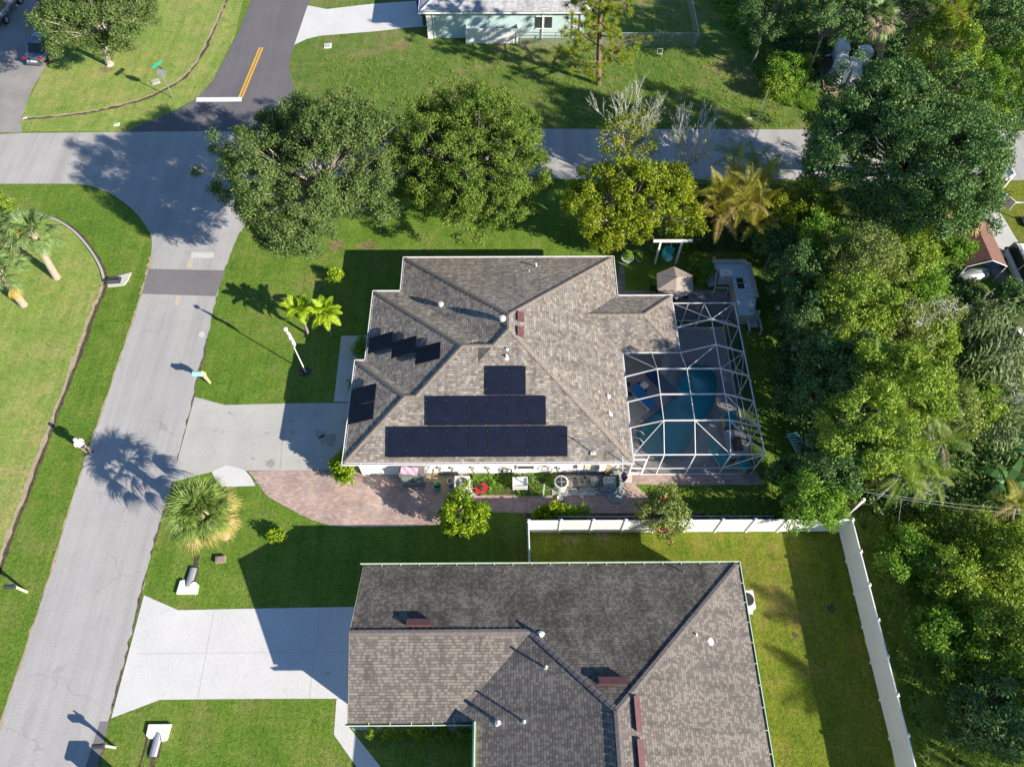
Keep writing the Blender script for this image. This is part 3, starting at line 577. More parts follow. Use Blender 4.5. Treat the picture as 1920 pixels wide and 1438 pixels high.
# small covers in the grass
for i, (p, w, d, r, m, lab, nm) in enumerate((
    ((-28.70, 51.04, 0.00), .62, .62, .5, 'conc', 'square pale utility cover beside the street sign', 'utility_cover'),
    ((-30.48, 45.92, 0.00), .42, .30, .1, 'white', 'small white meter cover near the cross street edge', 'utility_cover'),
    ((-37.87, 46.70, 0.00), .26, .16, .1, 'white', 'tiny white cover at the end of the old driveway edge', 'utility_cover'),
    ((-15.24, 55.65, 0.00), .60, .62, .1, 'white', 'white collar slab in the grass by the pale driveway at the top', 'utility_cover'),
    ((-15.49, 11.45, 0.00), .5, .34, .1, 'brick_block', 'small brick block lying in the lawn beside the fan palm', 'brick_block'),
    ((18.93, 46.35, 0.00), .42, .16, -.2, 'conc', 'small pale slab in the rough grass by the far road', 'utility_cover'))):
    t = thing(nm, lab, 'cover' if nm != 'brick_block' else 'block', p, r)
    mb = MB(); hh = 0.05 if nm == 'utility_cover' else 0.2
    mb.box((0, 0, hh / 2), (w, d, hh)); mb.build('slab', m, t)
    mb = MB(); mb.box((0, 0, hh + .01), (w * .72, d * .72, .02)); mb.build('lid', 'drive_old' if m != 'brick_block' else 'brick_block', t)

# ================================================================== HOUSES
SL = 0.455
def planes(r, z0):
    ps = []
    for s in 'WESN':
        if s not in r['s']: continue
        off = r.get('off', {}).get(s, 0.0)
        if s == 'W': ps.append((SL, 0, z0 + off - SL * r['x0'], 'W'))
        if s == 'E': ps.append((-SL, 0, z0 + off + SL * r['x1'], 'E'))
        if s == 'S': ps.append((0, SL, z0 + off - SL * r['y0'], 'S'))
        if s == 'N': ps.append((0, -SL, z0 + off + SL * r['y1'], 'N'))
    return ps

def clip(poly, a, b, c):
    """keep a*x+b*y+c >= 0"""
    out = []
    for i in range(len(poly)):
        p, q = poly[i], poly[(i + 1) % len(poly)]
        dp = a * p[0] + b * p[1] + c; dq = a * q[0] + b * q[1] + c
        if dp >= 0: out.append(p)
        if (dp > 0 and dq < 0) or (dp < 0 and dq > 0):
            t = dp / (dp - dq); out.append((p[0] + (q[0] - p[0]) * t, p[1] + (q[1] - p[1]) * t))
    return out
def area(p): return 0.5 * sum(p[i][0] * p[(i + 1) % len(p)][1] - p[(i + 1) % len(p)][0] * p[i][1] for i in range(len(p))) if len(p) > 2 else 0.0

def roof_mesh(name, rects, z0, mat, parent, keep=None, lift=0.03, north=None):
    polys = []
    for i, r in enumerate(rects):
        ps = planes(r, z0)
        for pl in ps:
            base = [(r['x0'], r['y0']), (r['x1'], r['y0']), (r['x1'], r['y1']), (r['x0'], r['y1'])]
            for q in ps:
                if q is not pl: base = clip(base, q[0] - pl[0], q[1] - pl[1], q[2] - pl[2]) if len(base) > 2 else []
            if area(base) < 1e-4: continue
            pieces = [base]
            for k, rk in enumerate(rects):
                if k == i: continue
                eps = 1e-5 if k < i else -1e-5
                hs = [(q[0] - pl[0], q[1] - pl[1], q[2] - pl[2] + eps) for q in planes(rk, z0)]
                hs += [(1, 0, -rk['x0']), (-1, 0, rk['x1']), (0, 1, -rk['y0']), (0, -1, rk['y1'])]
                nxt = []
                for A in pieces:
                    rest = A
                    for h in hs:
                        o_ = clip(rest, -h[0], -h[1], -h[2]); 
                        if area(o_) > 1e-4: nxt.append(o_)
                        rest = clip(rest, *h)
                        if area(rest) < 1e-4: rest = []; break
                pieces = nxt
            polys += [(pl, A) for A in pieces]
    if keep:
        np_ = []
        for pl, A in polys:
            for box in keep:
                B = A
                for h in box:
                    B = clip(B, *h)
                    if area(B) < 1e-4: B = []; break
                if B: np_.append((pl, B))
        polys = np_
    vs = []; fs = []; uv = []
    k = math.sqrt(1 + SL * SL)
    for pl, A in polys:
        b = len(vs)
        for x, y in A:
            z = pl[0] * x + pl[1] * y + pl[2]; vs.append((x, y, z + lift))
            uv.append((y, x * k) if pl[3] in 'W' else (y + 3.3, -x * k) if pl[3] == 'E' else (x, y * k) if pl[3] == 'S' else (x + 1.7, -y * k))
        fs.append(tuple(range(b, b + len(A))))
    me = D.meshes.new(name); me.from_pydata(vs, [], fs); me.materials.append(MT[mat])
    if north:
        me.materials.append(MT[north]); me.polygons.foreach_set('material_index', [1 if pl[3] == 'N' else 0 for pl, A in polys])
    ul = me.uv_layers.new(name='UVMap')
    for p_ in me.polygons:
        for li in p_.loop_indices: ul.data[li].uv = uv[me.loops[li].vertex_index]
    return link(name, me, parent)

def offset_poly(pts, d):
    """inward offset of an axis-aligned polygon given clockwise or not"""
    if area(pts) < 0: pts = pts[::-1]
    n = len(pts); out = []
    for i in range(n):
        a, b, c = pts[i - 1], pts[i], pts[(i + 1) % n]
        def nrm(p, q):
            l = math.hypot(q[0] - p[0], q[1] - p[1]); return (-(q[1] - p[1]) / l, (q[0] - p[0]) / l)
        n1, n2 = nrm(a, b), nrm(b, c)
        out.append((b[0] + d * (n1[0] + n2[0] if abs(n1[0] - n2[0]) + abs(n1[1] - n2[1]) > 1e-6 else n1[0]), b[1] + d * (n1[1] + n2[1] if abs(n1[0] - n2[0]) + abs(n1[1] - n2[1]) > 1e-6 else n1[1])))
    return out

def walls(name, pts, z1, mat, parent, t=0.2):
    mb = MB(); n = len(pts); inn = offset_poly(pts, t)
    if area(pts) < 0: pts = pts[::-1]
    for i in range(n):
        a, b, c, d = pts[i], pts[(i + 1) % n], inn[(i + 1) % n], inn[i]
        mb.add([(a[0], a[1], 0), (b[0], b[1], 0), (b[0], b[1], z1), (a[0], a[1], z1)], [(0, 1, 2, 3)])
        mb.add([(d[0], d[1], 0), (c[0], c[1], 0), (c[0], c[1], z1), (d[0], d[1], z1)], [(3, 2, 1, 0)])
    return mb.build(name, mat, parent)

def gutters(name, pts, zt, mat, parent, w=0.13, h=0.13, brackets=0.9, skip=()):
    """open box gutter: outer lip, inner back and dark trough, straps across"""
    if area(pts) < 0: pts = pts[::-1]
    n = len(pts); mo = MB(); out = offset_poly(pts, -w)
    for i in range(n):
        if i in skip: continue
        a, b, c, d = pts[i], pts[(i + 1) % n], out[(i + 1) % n], out[i]
        A, B, C_, D_ = [Vector((*q, 0)) for q in (a, b, c, d)]
        dirv = (B - A).normalized(); nr = Vector((dirv.y, -dirv.x, 0))
        for (p, q, ofs) in ((D_, C_, -0.02),):
            mo.add([p + Vector((0, 0, zt - h)), q + Vector((0, 0, zt - h)), q + Vector((0, 0, zt)), p + Vector((0, 0, zt))], [(0, 1, 2, 3)])
            pi_, qi_ = p - nr * 0.035, q - nr * 0.035
            mo.add([p + Vector((0, 0, zt)), q + Vector((0, 0, zt)), qi_ + Vector((0, 0, zt)), pi_ + Vector((0, 0, zt))], [(0, 1, 2, 3)])
            mo.add([pi_ + Vector((0, 0, zt - h * .5)), qi_ + Vector((0, 0, zt - h * .5)), qi_ + Vector((0, 0, zt)), pi_ + Vector((0, 0, zt))], [(3, 2, 1, 0)])
        mo.k = 1
        mo.add([D_ - nr * 0.036 + Vector((0, 0, zt - h * .5)), C_ - nr * 0.036 + Vector((0, 0, zt - h * .5)), B + Vector((0, 0, zt - h * .5)), A + Vector((0, 0, zt - h * .5))], [(0, 1, 2, 3)])
        mo.k = 0
        Ln = (B - A).length; m = int(Ln / brackets)
        for j in range(1, m):
            p = A + dirv * (Ln * j / m)
            mo.bar(p + Vector((0, 0, zt - 0.01)) - nr * 0.02, p + nr * (w - 0.03) + Vector((0, 0, zt - 0.01)), 0.03, 0.012)
    return mo.build(name, [mat, 'cap2'], parent)

def soffit(name, pts, z, mat, parent, grow=0.0):
    if grow: pts = offset_poly(pts, -grow)
    tr = tessellate_polygon([[Vector((p[0], p[1], 0)) for p in pts]])
    me = D.meshes.new(name); me.from_pydata([(p[0], p[1], z) for p in pts], [], [tuple(t) for t in tr]); me.materials.append(MT[mat]); return link(name, me, parent)

def caps(name, lines, mat, parent, w=0.26):
    for a, b in lines:
        mb = MB(); a = Vector(a); b = Vector(b); d = (b - a).normalized(); l = (b - a).length; nseg = max(2, int(l / 0.3))
        sd = d.cross(Vector((0, 0, 1))).normalized()
        for i in range(nseg):
            p = a + d * (l * i / nseg); q = a + d * (l * (i + 1) / nseg)
            u0, u1 = Vector((0, 0, 0.06)), Vector((0, 0, 0.068)); dn = Vector((0, 0, -0.035))
            mb.add([p + u0, q + u1, q + sd * w / 2 + u1 + dn, p + sd * w / 2 + u0 + dn, q - sd * w / 2 + u1 + dn, p - sd * w / 2 + u0 + dn], [(0, 1, 2, 3), (1, 0, 5, 4)])
        mb.build(name, mat, parent)

# ---- house with the solar panels
Z0 = 2.65
h1 = thing('house', 'white house with tan shingled hip roof carrying black solar panels, joined to the pool cage', 'house', (0, 0, 0))
R1 = [dict(x0=-6.60, x1=6.62, y0=15.9, y1=30.06, s='WESN'),
      dict(x0=-8.88, x1=-2.0, y0=15.9, y1=22.32, s='WSNE'),
      dict(x0=-8.29, x1=3.19, y0=15.9, y1=27.38, s='WSNE'),
      dict(x0=0.0, x1=10.03, y0=22.87, y1=26.95, s='ESNW')]
roof_mesh('roof', R1, Z0, 'shingle1', h1)
out1 = [(-8.88, 15.9), (6.62, 15.9), (6.62, 22.87), (10.03, 22.87), (10.03, 26.95), (6.62, 26.95), (6.62, 30.06), (-6.6, 30.06), (-6.6, 27.38), (-8.29, 27.38), (-8.29, 22.32), (-8.88, 22.32)]
w1 = [(-8.4, 16.35), (6.15, 16.35), (6.15, 29.6), (-6.15, 29.6), (-6.15, 26.9), (-7.85, 26.9), (-7.85, 21.85), (-8.4, 21.85)]
wl = walls('wall', w1, 2.6, 'stucco', h1)
gutters('gutter', out1, 2.68, 'alu', h1, skip=(1, 2, 3))
soffit('soffit', out1, 2.56, 'alu', h1, 0.0)
mb = MB()
for i in range(len(out1)):
    a, b = out1[i], out1[(i + 1) % len(out1)]; mb.bar((*a, 2.61), (*b, 2.61), 0.03, 0.14)
mb.build('fascia', 'alu', h1)
zr = Z0 + SL * 6.61
ap1, ap2 = (0.01, 23.45, zr), (0.01, 22.51, zr)
g1 = (-5.67, 19.11, Z0 + SL * 3.21); k1 = (-2.55, 21.64, Z0 + SL * 5.74)
b1 = (7.98, 24.91, Z0 + SL * 2.04); b2_ = (5.97 - .0, 24.91, Z0 + SL * 2.04)
caps('hip_cap', [((-6.6, 30.06, Z0), ap1), ((6.62, 30.06, Z0), ap1), (ap1, ap2), ((6.62, 15.9, Z0), ap2), ((-8.88, 15.9, Z0), g1), ((-8.88, 22.32, Z0), g1), (g1, (-5.08, 19.11, Z0 + SL * 3.21)),
     ((-8.29, 27.38, Z0), k1), (k1, (-5.08 + .0, 19.11, Z0 + SL * 3.21)), (k1, (-.87, 21.64, Z0 + SL * 5.74)), (ap2, (-.87, 21.64, Z0 + SL * 5.74)), ((10.03, 26.95, Z0), b1), ((10.03, 22.87, Z0), b1), (b1, (4.58, 24.91, Z0 + SL * 2.04))], 'cap1', h1, 0.24)
# roof furniture of house 1 (parts of the house)
def on_slope(nx, ny):
    n = Vector((nx, ny, 1)).normalized()
    return Vector((0, 0, 1)).rotation_difference(n).to_matrix()
NS, NE_, NN, NW = on_slope(0, -SL), on_slope(SL, 0), on_slope(0, SL), on_slope(-SL, 0)
def panel(name, c, w, h, n, parent, lab=None, rz=0.0, lift=0.12):
    """solar module: thin frame, glass with cell grid; c on the roof plane"""
    Rm = n @ Matrix.Rotation(rz, 3, 'Z'); up = n @ Vector((0, 0, 1)); c = Vector(c) + up * lift
    mb = MB(); mb.box(c - up * 0.02, (w, h, 0.035), 0, Rm); o = mb.build(name, 'black_frame', parent)
    q = [c + Rm @ Vector((x * (w / 2 - 0.012), y * (h / 2 - 0.012), 0.002)) for x, y in ((-1, -1), (1, -1), (1, 1), (-1, 1))]
    me = D.meshes.new('cell_glass'); me.from_pydata([tuple(v) for v in q], [], [(0, 1, 2, 3)]); me.materials.append(MT['solar'])
    ul = me.uv_layers.new(name='UVMap')
    for li, t in zip(range(4), ((0, 0), (w, 0), (w, h), (0, h))): ul.data[li].uv = t
    link('cell_glass', me, o)
    return o
ks = math.sqrt(1 + SL * SL); PW = 1.077
rows = [(16.14, 17.63, -6.56, 9), (17.67, 19.13, -4.47, 6), (19.16, 20.60, -1.24, 2)]
clip_me = None
for y0, y1, x0, n_ in rows:
    for i in range(n_):
        yc = (y0 + y1) / 2; xc = x0 + PW * (i + 0.5)
        pn = panel('solar_panel', (xc, yc, Z0 + 0.03 + SL * (yc - 15.9)), PW - 0.025, (y1 - y0) * ks - 0.02, NS, h1)
        for yy in (y0 + .28, y1 - .28):
            if clip_me is None:
                cb = MB(); cb.box((0, 0, 0), (0.022, 0.035, 0.02)); co = cb.build('panel_clip', 'steel', pn); clip_me = co.data
            else: co = link('panel_clip', clip_me, pn)
            co.location = (x0 + PW * i, yy, Z0 + 0.19 + SL * (yy - 15.9))
for cx, cy, w_, h_ in ((-7.43, 23.29, 1.10, 1.68), (-5.92, 22.52, 1.10, 1.6), (-4.45, 21.66, 1.10, 1.58), (-8.09, 19.82, 1.10, 1.62), (-8.09, 18.68, 1.10, 1.62)):
    pz = Z0 + 0.03 + SL * (cx + (8.88 if cy < 21 else 8.29))
    panel('solar_panel', (cx, cy, pz), h_, w_, NW, h1, lift=0.14)
def turbine(p, r=0.17, z=0.42):
    mb = MB(); mb.lathe((p[0], p[1], p[2] - 0.1), [(0.12, 0), (0.12, z * .55), (r, z * .6), (r * 1.05, z * .78), (r * .8, z * .95), (r * .3, z)], 14)
    mb.lathe((p[0], p[1], p[2] - 0.06), [(0.2, 0), (0.12, 0.05)], 12)
    return mb
turbine((-3.99, 25.41, 3.84)).build('roof_vent', 'lead', h1); turbine((-0.35, 23.14, 5.49), .2, .5).build('roof_vent', 'lead', h1)
def pipe(p, hh, r, m, parent):
    mb = MB(); mb.tube([(p[0], p[1], p[2] - .05), (p[0], p[1], p[2] + hh)], r, 8); mb.lathe((p[0], p[1], p[2] - .03), [(r * 2.6, 0), (r * 1.2, .07)], 10)
    return mb.build('vent_pipe', m, parent)
for q, hh, r, m in (((1.71, 28.93, 3.16), .30, .06, 'alu'), ((1.26, 28.26, 3.47), .22, .03, 'lead'), ((-0.12, 21.50, 5.20), .12, .05, 'steel'), ((-0.12, 21.07, 5.00), .2, .07, 'alu'),
                    ((5.51, 19.64, 3.15), .14, .07, 'alu'), ((5.52, 18.53, 3.15), .14, .07, 'alu'), ((4.97, 19.85, 3.40), .1, .03, 'lead'), ((3.70, 16.41, 2.88), .08, .03, 'lead')):
    pipe(q, hh, r, m, h1)
for q in ((0.66, 23.44, 5.36), (0.64, 22.43, 5.37)):
    mb = MB(); mb.box((q[0], q[1], q[2] + .08), (0.34, 0.58, 0.12), 0, NE_); o = mb.build('roof_vent', 'maroon', h1)
    mb = MB(); mb.box((q[0] + .01, q[1], q[2] + .16), (0.38, 0.64, 0.02), 0, NE_); mb.build('vent_lid', 'maroon', o)
# south wall details: window, small boxes, hose reel marks
mb = MB(); mb.b2(0.45, 1.35, 16.31, 16.345, 0.85, 1.75); o = mb.build('window', 'glass', h1)
mb = MB()
for a, b in (((0.4, .8), (1.4, .8)), ((0.4, 1.8), (1.4, 1.8)), ((0.4, 1.3), (1.4, 1.3)), ((0.42, .8), (0.42, 1.8)), ((1.38, .8), (1.38, 1.8))):
    mb.bar((a[0], 16.29, a[1]), (b[0], 16.29, b[1]), 0.05)
mb.build('window_frame', 'alu', o)
for x0_, x1_ in ((-6.2, -1.2), (2.0, 5.9)):
    mb = MB(); mb.b2(x0_, x1_, 16.325, 16.352, 0.0, 0.22); mb.build('wall_base_band', 'conc_dark', h1)
for x, z in ((-3.9, 1.05), (-3.2, 1.0), (-2.05, 1.05), (-1.2, 1.0), (2.75, .95)):
    mb = MB(); mb.b2(x - .09, x + .09, 16.24, 16.35, z - .12, z + .12); mb.tube([(x, 16.3, z - .1), (x - .02, 16.3, .6), (x + .12, 16.27, .35), (x + .1, 16.3, 0)], .018, 5); mb.build('outlet_box', 'steel', h1)
for x, z, m in ((3.95, 1.1, 'alu'), (4.35, 1.15, 'clutter'), (5.0, 1.1, 'steel')):
    mb = MB(); mb.b2(x - .16, x + .16, 16.2, 16.35, z - .22, z + .22); mb.tube([(x, 16.28, z - .2), (x, 16.28, 0.1)], .025, 6); mb.build('equipment_box', m, h1)

# ---- lower house
h2 = thing('house', 'brown shingled house with maroon ridge vents and pale green gutters beside the new driveway', 'house')
R2 = [dict(x0=-7.30, x1=2.0, y0=3.25, y1=10.30, s='SN'),
      dict(x0=-2.60, x1=11.34, y0=-14.0, y1=10.30, s='WESN')]
roof_mesh('roof', R2, Z0, 'shingle2', h2, north='shingle2_algae', keep=[[(0, 1, -3.25)], [(0, -1, 3.25), (1, 0, 1.57)]])
out2 = [(-7.3, 3.25), (-1.57, 3.25), (-1.57, -14), (11.34, -14), (11.34, 10.3), (-7.3, 10.3)]
w2 = [(-6.9, 3.65), (-1.15, 3.65), (-1.15, -13.5), (10.9, -13.5), (10.9, 9.85), (-6.9, 9.85)]
walls('wall', w2, 2.6, 'stucco2', h2)
mb = MB(); mb.add([(-6.9, 3.65, 2.6), (-6.9, 9.85, 2.6), (-6.9, 6.775, 4.0)], [(0, 2, 1)]); mb.add([(-7.28, 3.3, 2.62), (-7.28, 6.775, 4.22), (-7.28, 6.775, 4.32), (-7.28, 3.3, 2.72)], [(0, 1, 2, 3)]); mb.add([(-7.28, 10.25, 2.62), (-7.28, 6.775, 4.22), (-7.28, 6.775, 4.32), (-7.28, 10.25, 2.72)], [(3, 2, 1, 0)])
mb.build('gable', 'stucco2', h2)
gutters('gutter', [(-7.3, 3.25), (-1.57, 3.25), (-1.57, -14), (11.34, -14), (11.34, 10.3), (-7.3, 10.3)], 2.68, 'green_trim', h2, w=0.15, skip=(1, 2, 5))
mb = MB(); mb.bar((-1.62, 3.2, 3.1), (-1.62, -14, 3.1), 0.12, 0.12); mb.bar((-1.57, 3.2, 3.0), (-1.57, -14, 3.0), 0.04, 0.9); mb.build('porch_gutter', 'green_trim', h2)
soffit('soffit', [(-7.3, 3.25), (-1.57, 3.25), (-1.57, -14), (11.34, -14), (11.34, 10.3), (-7.3, 10.3)], 2.56, 'alu', h2)
zr2 = Z0 + SL * 6.97
pk = (4.37, 3.33, zr2); rj = (0.93, 6.775, Z0 + SL * 3.525)
caps('hip_cap', [((11.34, 10.3, Z0), pk), (pk, (4.37, -14, zr2)), (pk, (0.93, 6.775, rj[2])), ((-7.3, 6.775, rj[2]), rj)], 'cap2', h2, 0.28)
for q, along, ln, Rm in (((-4.18, 7.25, 4.04), 'x', 1.1, NN), ((4.33, 4.54, 5.27), 'x', 1.15, NN), ((5.25, 3.25, 5.42), 'y', 1.30, NE_), ((5.23, 1.64, 5.43), 'y', 1.30, NE_)):
    dims = (ln, .30, .12) if along == 'x' else (.24, ln, .10)
    mb = MB(); mb.box((q[0], q[1], q[2] + .13), dims, 0, Rm); o = mb.build('roof_vent', 'maroon', h2)
    d2 = (ln + .04, .36, .02) if along == 'x' else (.28, ln + .03, .02)
    mb = MB(); mb.box((q[0], q[1], q[2] + .225), d2, 0, Rm); mb.build('vent_lid', 'maroon', o)
for q, hh, r, m in (((1.38, 6.59, 4.34), .32, .09, 'alu'), ((1.57, 5.20, 4.55), .42, .05, 'alu'), ((-0.50, 3.11, 3.60), .38, .08, 'alu'), ((0.60, 3.10, 4.11), .4, .05, 'alu'), ((8.48, 6.67, 3.95), .2, .04, 'alu'), ((9.10, 6.44, 3.67), .1, .09, 'alu'), ((8.53, 9.87, 2.84), .25, .03, 'steel')):
    pipe(q, hh, r, m, h2)
mb = MB(); mb.b2(-6.96, -6.89, 4.2, 9.2, 0.02, 2.15); o = mb.build('garage_door', 'alu', h2)

# ---- top house, aqua walls
def Hx(x, y, z): return (x, y, z)
h3 = thing('house', 'aqua walled house with pale grey shingles at the top of the rough lawn', 'house')
ex0, ey0 = (-7.20, 56.23, 2.65)[0], (-7.20, 56.23, 2.65)[1]
ex1 = (6.96, 56.17, 2.65)[0]
R3 = [dict(x0=ex0, x1=ex1, y0=ey0, y1=ey0 + 11, s='WESN')]
roof_mesh('roof', R3, Z0, 'shingle3', h3)
o3 = [(ex0, ey0), (ex1, ey0), (ex1, ey0 + 11), (ex0, ey0 + 11)]
walls('wall', offset_poly(o3, 0.45), 2.6, 'stucco_aqua', h3)
gutters('gutter', o3, 2.68, 'alu', h3)
soffit('soffit', o3, 2.56, 'alu', h3)
caps('hip_cap', [((ex0, ey0, Z0), (ex0 + 5.5, ey0 + 5.5, Z0 + SL * 5.5)), ((ex1, ey0, Z0), (ex1 - 5.5, ey0 + 5.5, Z0 + SL * 5.5))], 'alu', h3, .2)
wx = ex0 + .45; wy = ey0 + .45
mb = MB(); mb.b2(wx - .03, wx + .42, wy - .06, wy, 0, 2.5); mb.tube([(wx + .55, wy - .08, 2.6), (wx + .55, wy - .08, .1)], .05, 6); mb.build('corner_pilaster', 'alu', h3)
for fx in (9.7, 12.3, 12.9):
    mb = MB(); mb.tube([(wx + fx, wy - .08, 2.6), (wx + fx, wy - .08, .05)], .05, 6); mb.build('downspout', 'alu', h3)
mb = MB(); mb.b2(ex1 - 4.6, ex1 - 3.2, wy - .05, wy - .002, .9, 2.0); o = mb.build('window', 'glass', h3)
mb = MB(); mb.bar((ex1 - 4.6, wy - .06, .9), (ex1 - 3.2, wy - .06, .9), .07); mb.bar((ex1 - 4.6, wy - .06, 2.0), (ex1 - 3.2, wy - .06, 2.0), .07); mb.bar((ex1 - 3.9, wy - .06, .9), (ex1 - 3.9, wy - .06, 2.0), .05); mb.build('window_frame', 'alu', o)
# white privacy screen and plants at its wall
sc_ = thing('privacy_fence', 'short white board fence enclosing plants against the aqua wall', 'fence', (-3.47, 55.96, 0.00))
p0, p1 = Vector((-3.43, 55.96, 0.00)), Vector((0.89, 55.79, 0.00)); Lf = (p1 - p0).length
mb = MB(); mb.b2(0, Lf, -.03, .03, 0.03, 1.35)
for k in range(22): mb.b2(k * Lf / 22 + .01, (k + 1) * Lf / 22 - .015, -.055, -.031, .02, 1.33)
mb.build('boards', 'white', sc_)
mb = MB(); mb.b2(-.03, .03, 0.05, 2.2, 0.03, 1.3); mb.b2(Lf - .03, Lf + .03, .05, 2.2, .03, 1.3); mb.build('side_panel', 'white', sc_)
for x in (0, Lf):
    mb = MB(); mb.b2(x - .06, x + .06, -.06, .06, 0, 1.45); mb.build('post', 'white', sc_)
# chain link fence on the rough lawn
cl = thing('chain_link_fence', 'chain link fence with a corner post on the rough lawn by the pine', 'fence')
mesh = MB(); rails = MB()
pts = [(1.07, 55.65, 0.00), (16.01, 55.43, 0.00), (16.12, 62.58, 0.00), (16.49, 68.11, 0.00)]
for a, b in zip(pts[:-1], pts[1:]):
    a = Vector(a); b = Vector(b)
    mesh.add([a, b, b + Vector((0, 0, 1.2)), a + Vector((0, 0, 1.2))], [(0, 1, 2, 3)])
    rails.tube([a + Vector((0, 0, 1.22)), b + Vector((0, 0, 1.22))], .03, 5)
    n_ = int((b - a).length / 3) + 1
    for i in range(n_ + 1):
        p = a + (b - a) * i / n_
        m2 = MB(); m2.tube([p, p + Vector((0, 0, 1.25))], .035, 6); m2.build('post', 'steel', cl)
mesh.build('wire_mesh', 'wire_mesh', cl); rails.build('top_rail', 'steel', cl)
for q, lab in (((12.77, 54.37, 0.00), 'small white metal frame stake in the rough lawn below the chain link fence'), ((12.87, 56.91, 0.00), 'small white metal frame stake standing just behind the chain link fence')):
    t = thing('yard_sign_frame', lab, 'sign frame', q, -.1)
    mb = MB(); mb.bar((-.2, 0, 0), (-.2, 0, .55), .035); mb.bar((.2, 0, 0), (.2, 0, .55), .035); mb.build('legs', 'white', t)
    mb = MB(); mb.bar((-.2, 0, .55), (.2, 0, .55), .035); mb.bar((-.2, 0, .08), (.2, 0, .08), .03); mb.build('frame', 'white', t)

# ================================================================== VINYL FENCE (lower yard)
def vinyl_run(t, a, b, n, first=True, last=True, hz=1.85):
    a = Vector(a); b = Vector(b)
    for i in range(n):
        p = a + (b - a) * i / n; q = a + (b - a) * (i + 1) / n; d = (q - p).normalized()
        mb = MB(); mb.bar(p + d * .06 + Vector((0, 0, .93)), q - d * .06 + Vector((0, 0, .93)), 0.03, 1.7)
        sd = d.cross(Vector((0, 0, 1)))
        mb.bar(p + d * .06 + Vector((0, 0, 1.77)), q - d * .06 + Vector((0, 0, 1.77)), 0.06, .12)
        mb.bar(p + d * .06 + Vector((0, 0, .12)), q - d * .06 + Vector((0, 0, .12)), 0.06, .12)
        nb = 9
        for k in range(1, nb):
            r = p + (q - p) * k / nb
            mb.bar(r + Vector((0, 0, .18)), r + Vector((0, 0, 1.7)), 0.012, .036)
        mb.build('panel', 'white', t)
    for i in range(n + 1):
        if (i == 0 and not first) or (i == n and not last): continue
        p = a + (b - a) * i / n
        mb = MB(); mb.b2(p.x - .065, p.x + .065, p.y - .065, p.y + .065, 0, hz); mb.b2(p.x - .085, p.x + .085, p.y - .085, p.y + .085, hz, hz + .025)
        mb.add([(p.x - .08, p.y - .08, hz + .025), (p.x + .08, p.y - .08, hz + .025), (p.x + .08, p.y + .08, hz + .025), (p.x - .08, p.y + .08, hz + .025), (p.x, p.y, hz + .09)], [(0, 1, 4), (1, 2, 4), (2, 3, 4), (3, 0, 4)])
        mb.build('post', 'white', t)
vf = thing('vinyl_fence', 'tall white vinyl privacy fence around the lower back yard', 'fence')
fy = 12.90
vinyl_run(vf, (0.99, fy, 0), (18.05, fy - .03, 0), 10)
vinyl_run(vf, (18.05, fy - .03, 0), (18.02, fy - 20.5, 0), 12, first=False)
vinyl_run(vf, (0.99, fy, 0), (1.03, 9.9, 0), 1, first=False)
gt = thing('vinyl_gate', 'white vinyl gate leaf standing open beyond the fence corner', 'gate', (18.0, 12.95, 0))
mb = MB(); mb.bar((-.15, .12, 1.0), (.95, 1.05, 1.0), .05, 1.5); mb.build('panel', 'white', gt)
mb = MB(); mb.b2(.9, 1.03, .98, 1.11, 0, 1.85); mb.build('post', 'white', gt)
wr = thing('wire_fence', 'thin metal railing running just behind the white vinyl fence', 'fence')
mb = MB(); mb.bar((2.6, 13.35, 1.2), (14.2, 13.32, 1.2), .04); mb.bar((2.6, 13.35, .2), (14.2, 13.32, .2), .03); mb.build('rail', 'steel', wr)
for i in range(8):
    x = 2.6 + i * 1.65; mb = MB(); mb.bar((x, 13.35, 0), (x, 13.34, 1.22), .04); mb.build('post', 'steel', wr)

# ================================================================== POOL CAGE
cg = thing('pool_cage', 'white aluminium screened pool enclosure with mansard roof on the right end of the house', 'pool enclosure')
ZB, ZI = 2.66, 3.5
XC = [6.68, 8.37, 10.05, 11.95, 13.80]; YR = [16.28, 17.92, 19.55, 21.20, 22.82, 24.62, 26.42]
def nd(i, j):
    """roof node"""
    inner = (i in (1, 2, 3) and j in (1, 2, 3)) or (i == 3 and j in (4, 5))
    return (XC[i], YR[j], ZI if inner else ZB)
def beam(a, b, w=.06, h=.10, nm='beam', m='alu'):
    mb = MB(); mb.bar(a, b, w, h); return mb.build(nm, m, cg)
rowsb = {1: [0, 1, 2, 3, 4], 2: [0, 1, 2, 3, 4], 3: [0, 1, 2, 3, 4], 4: [2, 3, 4], 5: [2, 3, 4]}
for j, ii in rowsb.items():
    for a, b in zip(ii[:-1], ii[1:]): beam(nd(a, j), nd(b, j), .035, .13)
cols = {1: [0, 1, 2, 3, 4], 2: [0, 1, 2, 3, 4], 3: [0, 1, 2, 3, 4, 5, 6]}
for i, jj in cols.items():
    for a, b in zip(jj[:-1], jj[1:]): beam(nd(i, a), nd(i, b), .036, .05)
per = [(0, 0), (4, 0), (4, 6), (2, 6), (2, 4), (0, 4), (0, 0)]
for (i, j), (k, l) in zip(per[:-1], per[1:]): beam(nd(i, j), nd(k, l), .055, .055, 'perimeter_beam')
for (i, j), (k, l) in (((0, 0), (1, 1)), ((3, 0), (2, 1)), ((4, 0), (3, 1)), ((4, 1), (3, 2)), ((1, 3), (0, 4)), ((2, 3), (3, 4)), ((3, 3), (4, 4)), ((3, 5), (2, 6)), ((3, 5), (4, 6))):
    beam(nd(i, j), nd(k, l), .03, .035, 'brace')
